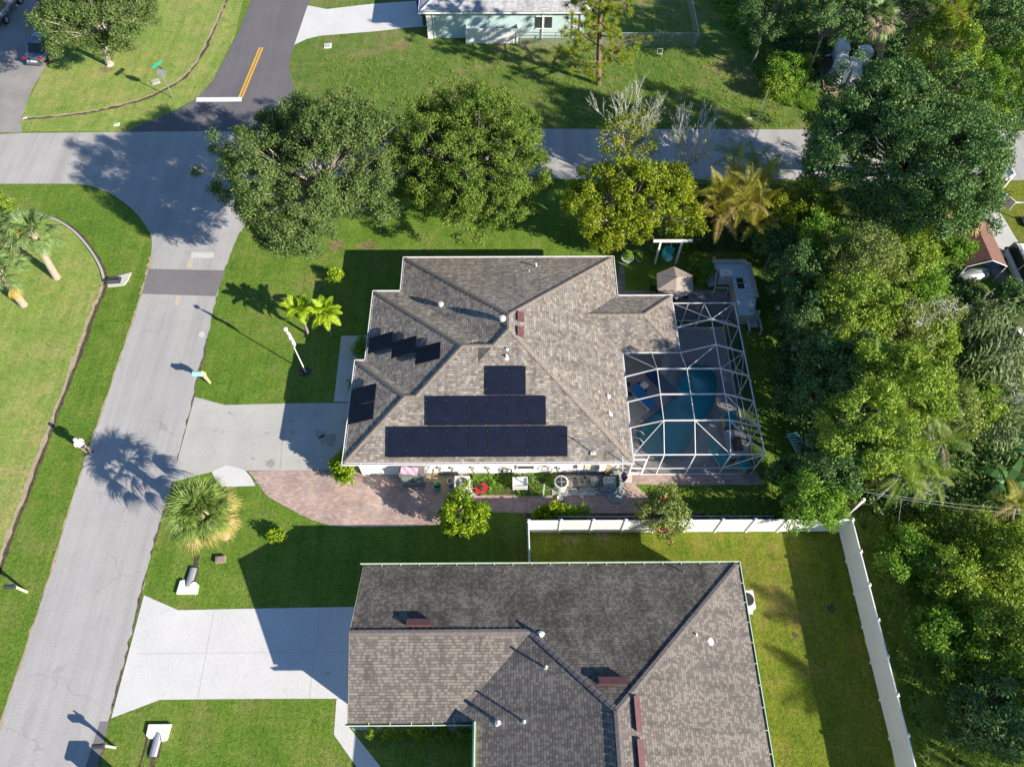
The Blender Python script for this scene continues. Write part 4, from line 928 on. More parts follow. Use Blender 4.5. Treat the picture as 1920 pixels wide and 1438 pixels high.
for x in (XC[0] + .08, 7.55, XC[1], XC[2], 11.98, XC[4]): beam((x, YR[0], 0.02), (x, YR[0], ZB), .055, .055, 'post')
for y in YR[1:]: beam((XC[4], y, 0.02), (XC[4], y, ZB), .055, .055, 'post')
for x in (XC[2], 11.0, 11.98): beam((x, YR[6], 0.02), (x, YR[6], ZB), .055, .055, 'post')
beam((6.76, YR[0], .85), (XC[4], YR[0], .85), .04, .06, 'chair_rail'); beam((XC[4] , YR[0], .85), (XC[4], YR[6], .85), .04, .06, 'chair_rail'); beam((10.05, YR[6], .85), (XC[4], YR[6], .85), .04, .06, 'chair_rail')
beam((6.76, YR[0], .04), (XC[4], YR[0], .04), .05, .06, 'sill'); beam((XC[4], YR[0], .04), (XC[4], YR[6], .04), .05, .06, 'sill'); beam((10.05, YR[6], .04), (XC[4], YR[6], .04), .05, .06, 'sill')
for a, b in (((XC[4], YR[0], ZB), (11.98, YR[0], .85)),): beam(a, b, .04, .05, 'brace')
for j in range(1, 6): beam((XC[4], YR[j], ZB), (XC[4], YR[j + 1] if j % 2 else YR[j - 1], 0.9), .035, .035, 'brace')
dr = MB(); yd = YR[0] - .03
for a, b in (((6.80, .05), (6.80, 2.1)), ((7.5, .05), (7.5, 2.1)), ((6.8, 2.1), (7.5, 2.1)), ((6.8, .3), (7.5, .3)), ((6.8, .95), (7.5, .95))): dr.bar((a[0], yd, a[1]), (b[0], yd, b[1]), .08, .05)
dr.build('screen_door', 'alu', cg)
scr = MB()
cells = [(i, j) for j in range(0, 4) for i in range(4)] + [(2, 4), (3, 4), (2, 5), (3, 5)]
for i, j in cells:
    q = [nd(i, j), nd(i + 1, j), nd(i + 1, j + 1), nd(i, j + 1)]
    q = [(x, y, z + .015) for x, y, z in q]
    hi = [k for k in range(4) if q[k][2] > 3]
    if len(hi) == 1:
        k = hi[0]; scr.add(q, [((k) % 4, (k + 1) % 4, (k + 2) % 4), ((k) % 4, (k + 2) % 4, (k + 3) % 4)])
    elif len(hi) == 3:
        k = [k for k in range(4) if k not in hi][0]; scr.add(q, [(k, (k + 1) % 4, (k + 3) % 4), ((k + 1) % 4, (k + 2) % 4, (k + 3) % 4)])
    elif len(hi) == 2 and (hi[1] - hi[0]) == 2:
        scr.add(q, [(0, 1, 2), (0, 2, 3)] if hi[0] == 0 else [(0, 1, 3), (1, 2, 3)])
    else: scr.add(q, [(0, 1, 2, 3)])
scr.add([(6.76, YR[0], .06), (XC[4], YR[0], .06), (XC[4], YR[0], ZB), (6.76, YR[0], ZB)], [(0, 1, 2, 3)])
scr.add([(XC[4], YR[0], .06), (XC[4], YR[6], .06), (XC[4], YR[6], ZB), (XC[4], YR[0], ZB)], [(0, 1, 2, 3)])
scr.add([(10.05, YR[6], .06), (XC[4], YR[6], .06), (XC[4], YR[6], ZB), (10.05, YR[6], ZB)], [(3, 2, 1, 0)])
scr.build('screen', 'screen', cg)

# pool and deck
pool = smooth_line([p for p in [(7.43, 19.20), (7.40, 18.57), (7.62, 17.84), (8.01, 17.40), (8.77, 17.05), (9.78, 17.18), (10.51, 17.86), (10.97, 18.90), (11.51, 19.39), (12.28, 20.32), (12.71, 21.42), (12.92, 22.40), (12.83, 23.09), (12.38, 23.64), (11.53, 23.80), (10.89, 23.49), (10.41, 22.80), (10.04, 21.96), (9.63, 21.21), (8.91, 20.56), (8.28, 20.05), (7.79, 19.69), (7.43, 19.20)]], 4)[:-1]
sheet('pool_deck', [[(6.62, 16.22), (13.9, 16.22), (13.9, 26.5), (6.2, 26.5), (6.2, 16.36), (6.62, 16.36)], pool], Z5, 'deck')
pw = MB(); n_ = len(pool)
for i in range(n_):
    a, b = pool[i], pool[(i + 1) % n_]; pw.add([(a[0], a[1], Z5), (b[0], b[1], Z5), (b[0], b[1], -1.0), (a[0], a[1], -1.0)], [(0, 1, 2, 3)])
pl = thing('swimming_pool', 'curved teal swimming pool with pale shallow steps inside the screened cage', 'pool')
pw.build('basin', 'pool', pl)
cx_ = sum(p[0] for p in pool) / n_
pb = MB(); tr = tessellate_polygon([[Vector((*p, 0)) for p in pool]]); pb.add([(p[0], p[1], -0.99) for p in pool], [tuple(t) for t in tr]); pb.build('pool_floor', 'pool', pl)
pb = MB(); pb.add([(p[0], p[1], -0.10) for p in pool], [tuple(t) for t in tr]); pb.build('water_surface', 'water', pl)
st = smooth_line([(7.49, 19.13), (7.47, 18.57), (7.68, 17.87), (8.08, 17.53), (8.80, 17.26), (9.03, 18.28), (8.88, 19.12), (9.20, 20.05), (8.56, 20.27), (7.93, 19.76), (7.49, 19.13)], 3)[:-1]
mb = MB(); mb.prism(st, -0.98, -0.2); mb.build('sun_shelf', 'pool_pale', pl)
cp = MB()
for i in range(n_): cp.bar((*pool[i], Z5 + .02), (*pool[(i + 1) % n_], Z5 + .02), .26, .045)
cp.build('coping', 'coping', pl)
hr = MB()
for dx in (0, .45): hr.tube([(7.15 + dx * .3, 18.3 + dx, 0.02), (7.15 + dx * .3, 18.3 + dx, .75), (7.45 + dx * .3, 18.15 + dx, .9), (7.75 + dx * .3, 18.0 + dx, .6), (7.8 + dx * .3, 18.0 + dx, -.3)], .022, 6)
t = hr.build('handrail', 'steel', pl)

def lounger(loc, rz, lab, fab, k):
    t = thing('sun_lounger', lab, 'sun lounger', loc, rz, None)
    mb = MB(); mb.box((0, -.35, .3), (.6, 1.15, .05)); mb.build('seat', fab, t)
    mb = MB(); mb.box((0, .48, .45), (.6, .72, .05), 0, Matrix.Rotation(0.55, 3, 'X')); mb.build('backrest', fab, t)
    mb = MB(); mb.bar((-.31, -.92, .26), (-.31, .3, .26), .04); mb.bar((.31, -.92, .26), (.31, .3, .26), .04); mb.build('frame', 'alu', t)
    for x in (-.3, .3):
        for y in (-.8, .25):
            mb = MB(); mb.bar((x, y, 0), (x, y, .26), .04); mb.build('leg', 'alu', t)
    return t
lounger((8.04, 21.22, 0.00), 0.69, 'bright blue sun lounger with raised back between the house wall and the pool', 'blue_fabric', 0)
lounger((11.97, 17.58, 0.00), 0.42, 'teal floral sun lounger standing beside the pool behind the front screen', 'teal_fabric', 1)
t = thing('side_table', 'small white square table between the blue loungers', 'table', (8.21, 21.93, 0.00), .7)
mb = MB(); mb.box((0, 0, .45), (.42, .42, .04)); mb.build('table_top', 'white', t)
for x in (-.16, .16):
    for y in (-.16, .16):
        mb = MB(); mb.bar((x, y, 0), (x, y, .43), .03); mb.build('leg', 'white', t)
t = thing('folded_pool_cover', 'long navy blue folded cover on the deck behind the pool', 'pool cover', (9.38, 22.19, 0.00), -.9)
mb = MB(); mb.prism([(-1.15, -.32), (1.1, -.3), (1.25, 0), (1.1, .33), (-1.1, .3), (-1.2, 0)], .02, .28); mb.build('cover', 'navy', t)
mb = MB(); mb.bar((-.6, -.33, .16), (-.6, .33, .16), .04, .28); mb.bar((.6, -.33, .16), (.6, .33, .16), .04, .28); mb.build('strap', 'dark', t)
t = thing('fire_table', 'square grey outdoor table with a sunken brown centre at the right of the deck', 'table', (13.18, 17.98, 0.00), .05)
mb = MB(); mb.b2(-.62, .62, -.9, .9, .35, .42); mb.build('table_top', 'conc', t)
mb = MB(); mb.b2(-.3, .3, -.45, .45, .42, .44); mb.build('tray', 'mulch', t)
mb = MB(); mb.b2(-.5, .5, -.75, .75, .02, .35); mb.build('base', 'conc_dark', t)
for q, lab, rz in (((13.05, 19.49, 0.00), 'teal cushioned armchair behind the square table', 0.1), ((13.41, 16.73, 0.00), 'teal cushioned armchair in the front corner of the cage', 2.2)):
    t = thing('armchair', lab, 'armchair', q, rz)
    mb = MB(); mb.box((0, 0, .38), (.68, .66, .16)); mb.build('seat_cushion', 'teal_fabric', t)
    mb = MB(); mb.box((0, .36, .62), (.7, .14, .5)); mb.build('back_cushion', 'teal_fabric', t)
    mb = MB(); mb.b2(-.42, -.35, -.35, .42, 0, .6); mb.b2(.35, .42, -.35, .42, 0, .6); mb.b2(-.35, .35, .36, .43, 0, .3); mb.b2(-.35, .35, -.34, .34, .05, .28); mb.build('frame', 'wood', t)
t = thing('doormat', 'chequered mat on the covered deck by the house wall', 'mat', (7.55, 21.9, 0))
mb = MB(); mb.b2(-.7, .9, -.55, .55, Z5, Z5 + .012); mb.build('mat_base', 'conc_dark', t)
mb = MB()
for i in range(5):
    for j in range(3):
        if (i + j) % 2: mb.b2(-.68 + i * .31, -.4 + i * .31, -.5 + j * .34, -.2 + j * .34, Z5 + .012, Z5 + .02)
mb.build('dark_squares', 'dark', t)
t = thing('bench', 'pale bench standing behind the pool below the short roof', 'bench', (9.65, 23.42, 0.00), 1.25)
mb = MB(); mb.b2(-.7, .7, -.2, .2, .4, .46); mb.build('seat', 'wood_grey', t)
for x in (-.6, .6):
    mb = MB(); mb.b2(x - .04, x + .04, -.18, .18, 0, .4); mb.build('leg', 'wood_grey', t)
for i, (q, r_) in enumerate((((13.64, 22.17, 0.00), .35), ((13.67, 20.93, 0.00), .42), ((13.77, 20.20, 0.00), .3))):
    pass

# ================================================================== PLANTS
def quads_mesh(name, V, mat, parent, mi=None, mats=None, label=None):
    """V: (n,4,3) array of quads"""
    V = np.asarray(V, dtype=np.float32).reshape(-1, 3); n = len(V) // 4
    me = D.meshes.new(name)
    me.vertices.add(len(V)); me.vertices.foreach_set('co', V.ravel())
    me.loops.add(len(V)); me.loops.foreach_set('vertex_index', np.arange(len(V), dtype=np.int32))
    me.polygons.add(n); me.polygons.foreach_set('loop_start', np.arange(0, len(V), 4, dtype=np.int32))
    me.polygons.foreach_set('loop_total', np.full(n, 4, dtype=np.int32))
    for m in (mats or [mat]): me.materials.append(MT[m])
    if mi is not None: me.polygons.foreach_set('material_index', np.asarray(mi, dtype=np.int32))
    me.update(calc_edges=True)
    return link(name, me, parent)

def unit(a): return a / np.maximum(np.linalg.norm(a, axis=-1, keepdims=True), 1e-9)

def leaf_quads(rng, C, O, per, sigma, Ln, W, out=0.9, jitter=0.35):
    """leaves round clump centres C with outward directions O"""
    n = len(C) * per
    c = np.repeat(C, per, axis=0); o = np.repeat(O, per, axis=0)
    g = rng.normal(0, 1, (n, 3)); g = unit(g) * (rng.random((n, 1)) ** .45) * 1.75     # ball shaped clumps, denser at their skin
    p = c + g * sigma * np.array([1, 1, 0.8])
    om = unit(o * .55 + unit(g) * .75 + np.array([0, 0, .25]))                          # leaves lie over the clump like shingles
    d = unit(rng.normal(0, 1, (n, 3)) * .8 + om * out * .5)
    nr = rng.normal(0, .42, (n, 3)) + om; s = unit(np.cross(d, nr)); up = np.cross(s, d)
    L_ = (Ln * rng.uniform(1 - jitter, 1 + jitter, (n, 1))); W_ = W * rng.uniform(0.75, 1.25, (n, 1))
    q = np.stack([p, p + d * L_ * 0.5 + s * W_ * 0.5, p + d * L_ - up * L_ * 0.15, p + d * L_ * 0.5 - s * W_ * 0.5], axis=1)
    return q

def crown_clumps(rng, rx, ry, rz, n, lobes=11, lob_r=(0.34, 0.52), low=-0.45, spread=0.66, gap=0.35, warp=0.0):
    """clump centres over the surface of overlapping lobes, so the outline is uneven"""
    dirs = []
    if lobes >= 20:                                         # even spread so the dome has no bald side
        for i in range(lobes * 2):
            z_ = 1 - (i + .5) * (1 - low) / (lobes); r__ = math.sqrt(max(0, 1 - z_ * z_))
            if len(dirs) < lobes: dirs.append(unit(np.array([math.cos(i * 2.39996) * r__, math.sin(i * 2.39996) * r__, z_]) + rng.normal(0, .09, 3)))
    while len(dirs) < lobes:
        d = unit(rng.normal(0, 1, 3))
        if d[2] < low: continue
        if all(np.dot(d, e) < (0.78 if lobes < 25 else 0.90) for e in dirs) or rng.random() < 0.06: dirs.append(d)
    dirs = np.array(dirs); R_ = np.array([rx, ry, rz])
    cen = dirs * spread * rng.uniform(0.75, 1.12, (lobes, 1)); rad = rng.uniform(*lob_r, lobes)
    C = []; O = []; lb = []; gf = rng.uniform(6, 10, 3); ph = rng.uniform(0, 6.3, 3)
    tries = 0
    while len(C) < n and tries < n * 12:
        tries += 1
        k = rng.integers(lobes); d = unit(rng.normal(0, 1, 3)); rr = rad[k] * rng.uniform(0.62, 1.04)
        p = cen[k] + d * rr
        if p[2] < low * 1.05: continue
        if gap > 0:
            g_ = math.sin(p[0] * gf[0] + ph[0]) + math.sin(p[1] * gf[1] + ph[1] + p[2] * 2) + math.sin(p[2] * gf[2] + ph[2] + p[0] * 2.5)
            if g_ < -2.2 + gap * 2.6: continue
        ins = False
        for j in range(lobes):
            if j != k and np.linalg.norm(p - cen[j]) < rad[j] * (0.72 if lobes < 20 else 0.55): ins = True; break
        if ins or np.linalg.norm(p) < (0.42 if lobes < 20 else 0.2): continue
        if warp: p = p * (1 + warp * (math.sin(p[0] * 4.1 + ph[0]) * math.cos(p[1] * 3.3 + ph[1]) + .6 * math.sin(p[1] * 7 + p[0] * 5 + ph[2])))
        C.append(p * R_); O.append(unit(d * 0.7 + unit(p) * 0.6)); lb.append(k)
    return np.array(C), np.array(O), cen * R_, np.array(lb)

def limbs(mb, rng, base, fork, tips, r0, subs=None):
    base = Vector(base); fork = Vector(fork)
    mid = base.lerp(fork, .5) + Vector((rng.normal(0, .1), rng.normal(0, .1), 0))
    mb.tube([base + Vector((0, 0, -.05)), base + Vector((0, 0, .25)), mid, fork], [r0 * 1.5, r0 * 1.05, r0 * .85, r0 * .7], 8)
    for k, t in enumerate(tips):
        t = Vector([float(x) for x in t]); m = fork.lerp(t, .5) + Vector((rng.normal(0, .2), rng.normal(0, .2), -.12 * (t - fork).length * .5))
        mb.tube([fork, m, t], [r0 * .5, r0 * .3, r0 * .12], 5)
        if subs is not None:
            for s in subs[k]:
                s = Vector([float(x) for x in s]); mm = m.lerp(s, .5) + Vector((rng.normal(0, .1), rng.normal(0, .1), rng.normal(0, .1)))
                mb.tube([m, mm, s], [r0 * .2, r0 * .12, r0 * .04], 4, cap=False)

def tree(name, label, c, rx, ry, rz, leaf, n=260, per=60, sigma=.30, Ln=.22, W=.12, lobes=11, seed=1, bark='bark', r0=.22, cat='tree', group=None, low=-.45, twigs=True, spread=.66, lob_r=(.34, .52), out=.9, parent=None, base=None, gap=.3, warp=.10):
    rng = np.random.default_rng(seed)
    bx, by = (base[0], base[1]) if base else (c[0], c[1])
    t = thing(name, label, cat, (bx, by, 0), 0, group)
    off = np.array([c[0] - bx, c[1] - by, c[2]])
    C, O, cen, lb = crown_clumps(rng, rx, ry, rz, n, lobes, lob_r, low, spread, gap, warp)
    sub = [[C[i] + off - O[i] * .1 for i in rng.permutation(np.where(lb == k)[0])[:5]] for k in range(len(cen))] if twigs else None
    mb = MB(); fork = (off[0] * .6, off[1] * .6, max(.3, c[2] - rz * .62))
    limbs(mb, rng, (0, 0, 0), fork, cen * .92 + off, r0, sub)
    mb.build('trunk', bark, t)
    q = leaf_quads(rng, C + off, O, per, sigma, Ln, W, out)
    quads_mesh('crown', q, leaf, t)
    return t

def shrub(name, label, c, rx, ry, rz, leaf, n=60, per=45, sigma=.16, Ln=.17, W=.08, seed=1, cat='shrub', group=None, lobes=7, extra=None):
    t = tree(name, label, (c[0], c[1], c[2] if len(c) > 2 and c[2] > 0 else rz * .8), rx, ry, rz, leaf, n, per, sigma, Ln, W, lobes, seed, 'bark', .05, cat, group, low=-.7, twigs=False)
    return t

def strip(p, d, side, n, ln, w, droop, taper=True):
    """blade as n quads curving down"""
    out = []; d = unit(np.array(d, float)); side = unit(np.array(side, float)); p = np.array(p, float)
    for i in range(n):
        w0 = w * (1 - (i / n) ** 2 * .8) if taper else w; w1 = w * (1 - ((i + 1) / n) ** 2) if taper else w
        w1 = max(w1, w * .06)
        q = p + d * ln / n
        out.append([p - side * w0 / 2, p + side * w0 / 2, q + side * w1 / 2, q - side * w1 / 2])
        p = q; d = unit(d + np.array([0, 0, -droop / n]))
    return out

def fan_leaf(rng, p, az, el, pet, bl, nb=24, spread=2.1, droop=.9, w=.07):
    d = np.array([math.cos(az) * math.cos(el), math.sin(az) * math.cos(el), math.sin(el)])
    side = np.array([-math.sin(az), math.cos(az), 0]); q = []
    hub = p + d * pet - np.array([0, 0, pet * .12])
    q += strip(p, d, side, 2, pet, .045, .25, False)
    roll = rng.normal(0, .35); nrm = np.cross(side, d); side = side * math.cos(roll) + nrm * math.sin(roll)
    for k in range(nb):
        a = (k / (nb - 1) - .5) * 2 * spread / 2 * 1.0
        b = d * math.cos(a) + side * math.sin(a) + np.array([0, 0, -.12 * abs(math.sin(a))])
        q += strip(hub, b, np.cross(b, np.cross(side, d)) + rng.normal(0, .25, 3), 3, bl * (1 - .25 * abs(a) / 1.2) * rng.uniform(.85, 1.1), w, droop * rng.uniform(.6, 1.3))
    return q

def fan_palm(label, base, top, n=42, pet=1.1, bl=.95, leaf='lf_palm', old=.2, seed=1, r=.17, trunk='palm_trunk', group=None, nb=24, name='fan_palm', omat='lf_old'):
    rng = np.random.default_rng(seed); t = thing(name, label, 'palm', base, 0, group)
    top = np.array(top, float) - np.array([base[0], base[1], 0])
    mb = MB(); m = top * np.array([.45, .45, .5])
    mb.tube([(0, 0, -.05), tuple(m), tuple(top * np.array([1, 1, .9])), tuple(top)], [r * 1.25, r, r * 1.05, r * 1.3], 10)
    rngs = 14
    for i in range(rngs):
        a = top * (i / rngs); mb.tube([tuple(a), tuple(a + np.array([0, 0, .06]))], r * (1.12 + .1 * rng.random()), 9)
    mb.build('trunk', trunk, t)
    q = []; mi = []
    for i in range(n):
        f = i / n; az = i * 2.39996 + rng.normal(0, .2); el = math.radians(78 - 112 * f + rng.normal(0, 7))
        lq = fan_leaf(rng, top, az, el, pet * (.55 + .5 * f), bl * rng.uniform(.85, 1.1), nb, 2.6, 1.0 + .5 * f)
        q += lq; mi += [1 if f > 1 - old and rng.random() < .8 else 0] * len(lq)
    quads_mesh('fronds', np.array(q), None, t, mi, [leaf, omat])
    return t

def feather_frond(rng, p, az, el, ln, npair=24, lf=.42, droop=1.3, w=.05, ldroop=.8):
    d = np.array([math.cos(az) * math.cos(el), math.sin(az) * math.cos(el), math.sin(el)]); side = np.array([-math.sin(az), math.cos(az), 0]); q = []
    st = ln / npair; p = np.array(p, float)
    for i in range(npair):
        f = i / npair; q += strip(p, d, side, 1, st, .035 * (1 - f) + .01, 0, False)
        p = p + d * st; d = unit(d + np.array([0, 0, -droop / npair * (0.5 + f)]))
        if f < .12: continue
        L_ = lf * (math.sin(PI * min(1, .25 + f * .8)) * .8 + .25)
        up = np.cross(d, side); up = up if up[2] > 0 else -up
        for s in (-1, 1):
            b = unit(d * .65 + side * s + up * .25); q += strip(p, b, d, 2, L_ * rng.uniform(.85, 1.1), w, ldroop)
    return q

def feather_palm(label, base, heads, leaf='lf_areca', nf=9, ln=2.0, seed=1, r=.07, group=None, oldf=.25, name='feather_palm', npair=22, lf=.42, el0=80, el1=-5, w=.05, omat='lf_old'):
    """heads: list of (x,y,z) crown points; clumping stems from one base"""
    rng = np.random.default_rng(seed); t = thing(name, label, 'palm', (base[0], base[1], 0), 0, group)
    q = []; mi = []; mb = MB()
    for h in heads:
        h = np.array(h, float) - np.array([base[0], base[1], 0])
        mb.tube([(h[0] * .15, h[1] * .15, 0), tuple(h * np.array([.6, .6, .5])), tuple(h)], [r * 1.2, r, r], 6)
        for i in range(nf):
            f = i / nf; az = i * 2.39996 + rng.normal(0, .25) + h[0]; el = math.radians(el0 + (el1 - el0) * f + rng.normal(0, 6))
            lq = feather_frond(rng, h, az, el, ln * rng.uniform(.85, 1.1), npair, lf, w=w)
            q += lq; mi += [1 if (f > 1 - oldf and rng.random() < .7) else 0] * len(lq)
    mb.build('trunk', 'bark', t)
    quads_mesh('fronds', np.array(q), None, t, mi, [leaf, omat]); return t

def reed_clump(label, c, rad, h, n=26, seed=1, leaf='lf_reed', lean=(.35, -.2), group=None):
    rng = np.random.default_rng(seed); t = thing('giant_reed', label, 'reed', (c[0], c[1], 0), 0, group); q = []; mb = MB()
    for i in range(n):
        a = rng.uniform(0, 2 * PI); r = rad * math.sqrt(rng.random()); p = np.array([r * math.cos(a), r * math.sin(a), 0])
        hh = h * rng.uniform(.75, 1.1); ld = np.array([lean[0] + rng.normal(0, .2), lean[1] + rng.normal(0, .2), 1.0]); ld = unit(ld)
        pts = [p]; d = ld.copy(); m = 9
        for k in range(m):
            pts.append(pts[-1] + d * hh / m); d = unit(d + np.array([lean[0] * .09, lean[1] * .09, -.05]))
        mb.tube([tuple(x) for x in pts], [.02] * m + [.006], 4, cap=False)
        for k in range(3, m + 1):
            for s in (-1, 1):
                az = rng.uniform(-.5, .5) + (0 if s > 0 else PI) + a * .3
                b = np.array([math.cos(az), math.sin(az), .8]); q += strip(pts[k] - d * rng.uniform(0, .2), b, np.cross(b, [0, 0, 1]), 5, rng.uniform(.7, 1.05), .085, 2.6)
    mb.build('canes', 'lf_reed', t); quads_mesh('blades', np.array(q), leaf, t); return t

def banana(label, c, n=9, h=2.2, ln=1.8, seed=1, leaf='lf_banana', group=None, w=.42):
    rng = np.random.default_rng(seed); t = thing('banana_plant', label, 'banana plant', (c[0], c[1], 0), 0, group); q = []
    mb = MB(); mb.tube([(0, 0, 0), (0, 0, h * .5), (.05, 0, h)], [.14, .11, .07], 8); mb.build('stem', 'lf_banana', t)
    for i in range(n):
        az = i * 2.39996 + rng.normal(0, .2); el = math.radians(rng.uniform(20, 70)); b = np.array([math.cos(az) * math.cos(el), math.sin(az) * math.cos(el), math.sin(el)])
        sd = np.array([-math.sin(az), math.cos(az), rng.normal(0, .3)]); p = np.array([0, 0, h]); d = b.copy(); L_ = ln * rng.uniform(.8, 1.1)
        ws = [.05, w * .8, w, w * .95, w * .75, w * .4, .02]
        for k in range(6):
            p2 = p + d * L_ / 6; q.append([p - sd * ws[k] / 2, p + sd * ws[k] / 2, p2 + sd * ws[k + 1] / 2, p2 - sd * ws[k + 1] / 2]); p = p2; d = unit(d + np.array([0, 0, -.28]))
    quads_mesh('leaves', np.array(q), leaf, t); return t

def bare_branches(mb, rng, p, d, ln, r, depth, spread=.45):
    d = unit(np.array(d, float)); p = np.array(p, float)
    q = p + d * ln * .5 + rng.normal(0, .04, 3); e = p + d * ln
    mb.tube([tuple(p), tuple(q), tuple(e)], [r, r * .8, r * .6], 4 if depth < 3 else 5, cap=False)
    if depth <= 0: return
    for k in range(rng.integers(2, 4)):
        nd_ = unit(d + rng.normal(0, spread, 3) + np.array([0, 0, .12])); bare_branches(mb, rng, q if k == 2 else e, nd_, ln * rng.uniform(.62, .85), r * .58, depth - 1, spread)

def bare_tree(label, c, h=2.6, n=5, seed=1, r=.05, depth=4, leafy=None, group=None, name='bare_tree', z0=0., spread=.35):
    rng = np.random.default_rng(seed); t = thing(name, label, 'tree', (c[0], c[1], 0), 0, group); mb = MB()
    if z0 > 0: mb.tube([(0, 0, 0), (.1, 0, z0 * .5), (0, 0, z0 + .1)], [r * 2.2, r * 1.8, r * 1.5], 6)
    for i in range(n):
        a = 2 * PI * i / n + rng.normal(0, .3); bare_branches(mb, rng, (0, 0, z0), (math.cos(a) * .45, math.sin(a) * .45, 1), h * .36, r, depth, spread)
    mb.build('branches', 'bark_dead', t)
    if leafy:
        pts = np.array(mb.v); sel = pts[rng.permutation(len(pts))[:leafy[1]]]; O = unit(sel + 1e-3)
        quads_mesh('leaves', leaf_quads(rng, sel, O, leafy[2], .12, .14, .07), leafy[0], t)
    return t

# ---- big trees
tree('oak_tree', 'large loose oak with grey branches showing, at the street corner by the solar house', (-11.85, 32.95, 6.90), 5.6, 6.2, 3.8, 'lf_oak', 980, 130, .25, .15, .075, 52, 11, 'bark_pale', .22, base=(-12.30, 36.52, 0.00), lob_r=(.18, .32), spread=.76, gap=.22, warp=.24)
tree('round_tree', 'large dense round tree behind the solar house, nearest the oak', (-2.38, 35.98, 5.00), 5.0, 4.9, 4.6, 'lf_ficus', 1150, 120, .20, .135, .07, 78, 12, 'bark', .22, lob_r=(.24, .29), spread=.80, out=1.2, gap=0, warp=.04)
tree('laurel_oak', 'huge dark green oak overhanging the far road beside the jungle', (24.48, 34.82, 6.80), 6.3, 6.6, 4.8, 'lf_dark', 1050, 130, .28, .16, .095, 46, 13, 'bark', .3, base=(29.55, 40.03, 0.00), lob_r=(.22, .36), spread=.74, gap=.2, warp=.18)
tree('oak_tree', 'spreading oak over the old driveway in the top corner above the parked sedan', (-31.12, 51.82, 5.20), 5.0, 5.2, 3.4, 'lf_oak', 420, 130, .27, .16, .08, 26, 14, 'bark_pale', .26, base=(-33.05, 53.24, 0.00), lob_r=(.24, .38), spread=.72)
tree('avocado_tree', 'yellow green leafy tree behind the hanging swing', (7.78, 33.40, 4.20), 4.6, 3.3, 2.8, 'lf_yellow', 300, 110, .22, .18, .09, 24, 15, 'bark_pale', .16, lob_r=(.24, .38), spread=.74, low=-.3)
tree('young_tree', 'small sparse yellow leaved tree tangled in white branches by the far road', (8.23, 39.17, 4.20), 2.0, 1.6, 2.2, 'lf_yellow', 90, 34, .22, .17, .08, 8, 16, 'bark_pale', .09)
bare_tree('leafless tree with upright white branches rising in front of the far road', (8.69, 40.70, 2.40), 4.6, 10, 3, .075, 4, ('lf_olive', 260, 5), z0=1.6, spread=.26)
bare_tree('leafless pale tree standing between the yellow green tree and the palms', (12.69, 39.16, 2.40), 4.4, 12, 5, .07, 4, ('lf_olive', 120, 4), z0=1.4, spread=.26)

def pine(label, base, top, crown_c, seed=3, reach=3.2, n=26, z0=.35, group=None):
    rng = np.random.default_rng(seed); t = thing('pine_tree', label, 'pine', (base[0], base[1], 0), 0, group)
    T = np.array(top, float) - np.array([base[0], base[1], 0]); mb = MB()
    mb.tube([(0, 0, 0), tuple(T * .5), tuple(T)], [.24, .17, .05], 8); tips = []
    for i in range(n):
        f = z0 + (1 - z0) * (i / n) ** .9; p = T * f; a = i * 2.39996 + rng.normal(0, .4); L_ = reach * (1.05 - .55 * f) * rng.uniform(.5, 1.1)
        d = np.array([math.cos(a), math.sin(a), rng.uniform(-.05, .35)]); m = p + d * L_ * .5 + rng.normal(0, .15, 3); e = p + d * L_ + np.array([0, 0, .2])
        mb.tube([tuple(p), tuple(m), tuple(e)], [.06, .045, .02], 5)
        for k in range(rng.integers(5, 9)):
            u = rng.uniform(.35, 1.0); b = p * (1 - u) + e * u + rng.normal(0, .42, 3) * np.array([1, 1, .6]); tips.append(b); mb.tube([tuple(p * (1 - u) + e * u), tuple(b)], [.02, .012], 4, cap=False)
    mb.build('trunk', 'bark_pine', t); tips = np.array(tips)
    per = 120; c = np.repeat(tips, per, axis=0); d = unit(rng.normal(0, 1, (len(c), 3)) + np.array([0, 0, .45])); s = unit(np.cross(d, rng.normal(0, 1, (len(c), 3))))
    L_ = rng.uniform(.26, .42, (len(c), 1)); w = .011
    quads_mesh('crown', np.stack([c - s * w, c + s * w, c + d * L_ + s * w * .5, c + d * L_ - s * w * .5], axis=1), 'lf_pine', t)
    return t
pine('tall pine with yellow green tufts on the rough lawn below the aqua house', (7.39, 50.60, 0.00), (6.47, 49.47, 9.50), None, 3, 4.0, 34, .12)

# ---- palms
fan_palm('big fan palm with yellowing lower fronds standing at the street edge', (-15.5, 12.75, 0), (-15.52, 12.89, 3.8), 54, 1.25, 1.15, 'lf_palm', .26, 21, .2, nb=20)
fan_palm('fan palm with scaly tan trunk nearest the curved edging on the corner lawn', (-30.36, 30.76, 0.00), (-29.71, 30.96, 4.40), 36, 1.25, .95, 'lf_palm_blue', .1, 22, .2, group='fan palms on the corner lawn')
fan_palm('fan palm with smooth pale trunk cut by the picture edge, corner lawn', (-31.81, 28.50, 0.00), (-31.45, 28.57, 3.40), 34, 1.25, .95, 'lf_palm_blue', .12, 23, .2, group='fan palms on the corner lawn')
fan_palm('darker fan palm behind the other two at the end of the edging', (-33.42, 32.21, 0.00), (-32.31, 31.25, 4.20), 34, 1.2, .9, 'lf_palm_blue', .2, 24, .18, group='fan palms on the corner lawn')
shrub('bush', 'small bush cut by the picture edge above the corner lawn palms', (-35.58, 36.44, 1.00), .8, .8, .9, 'lf_jungle', 50, 40, seed=25)
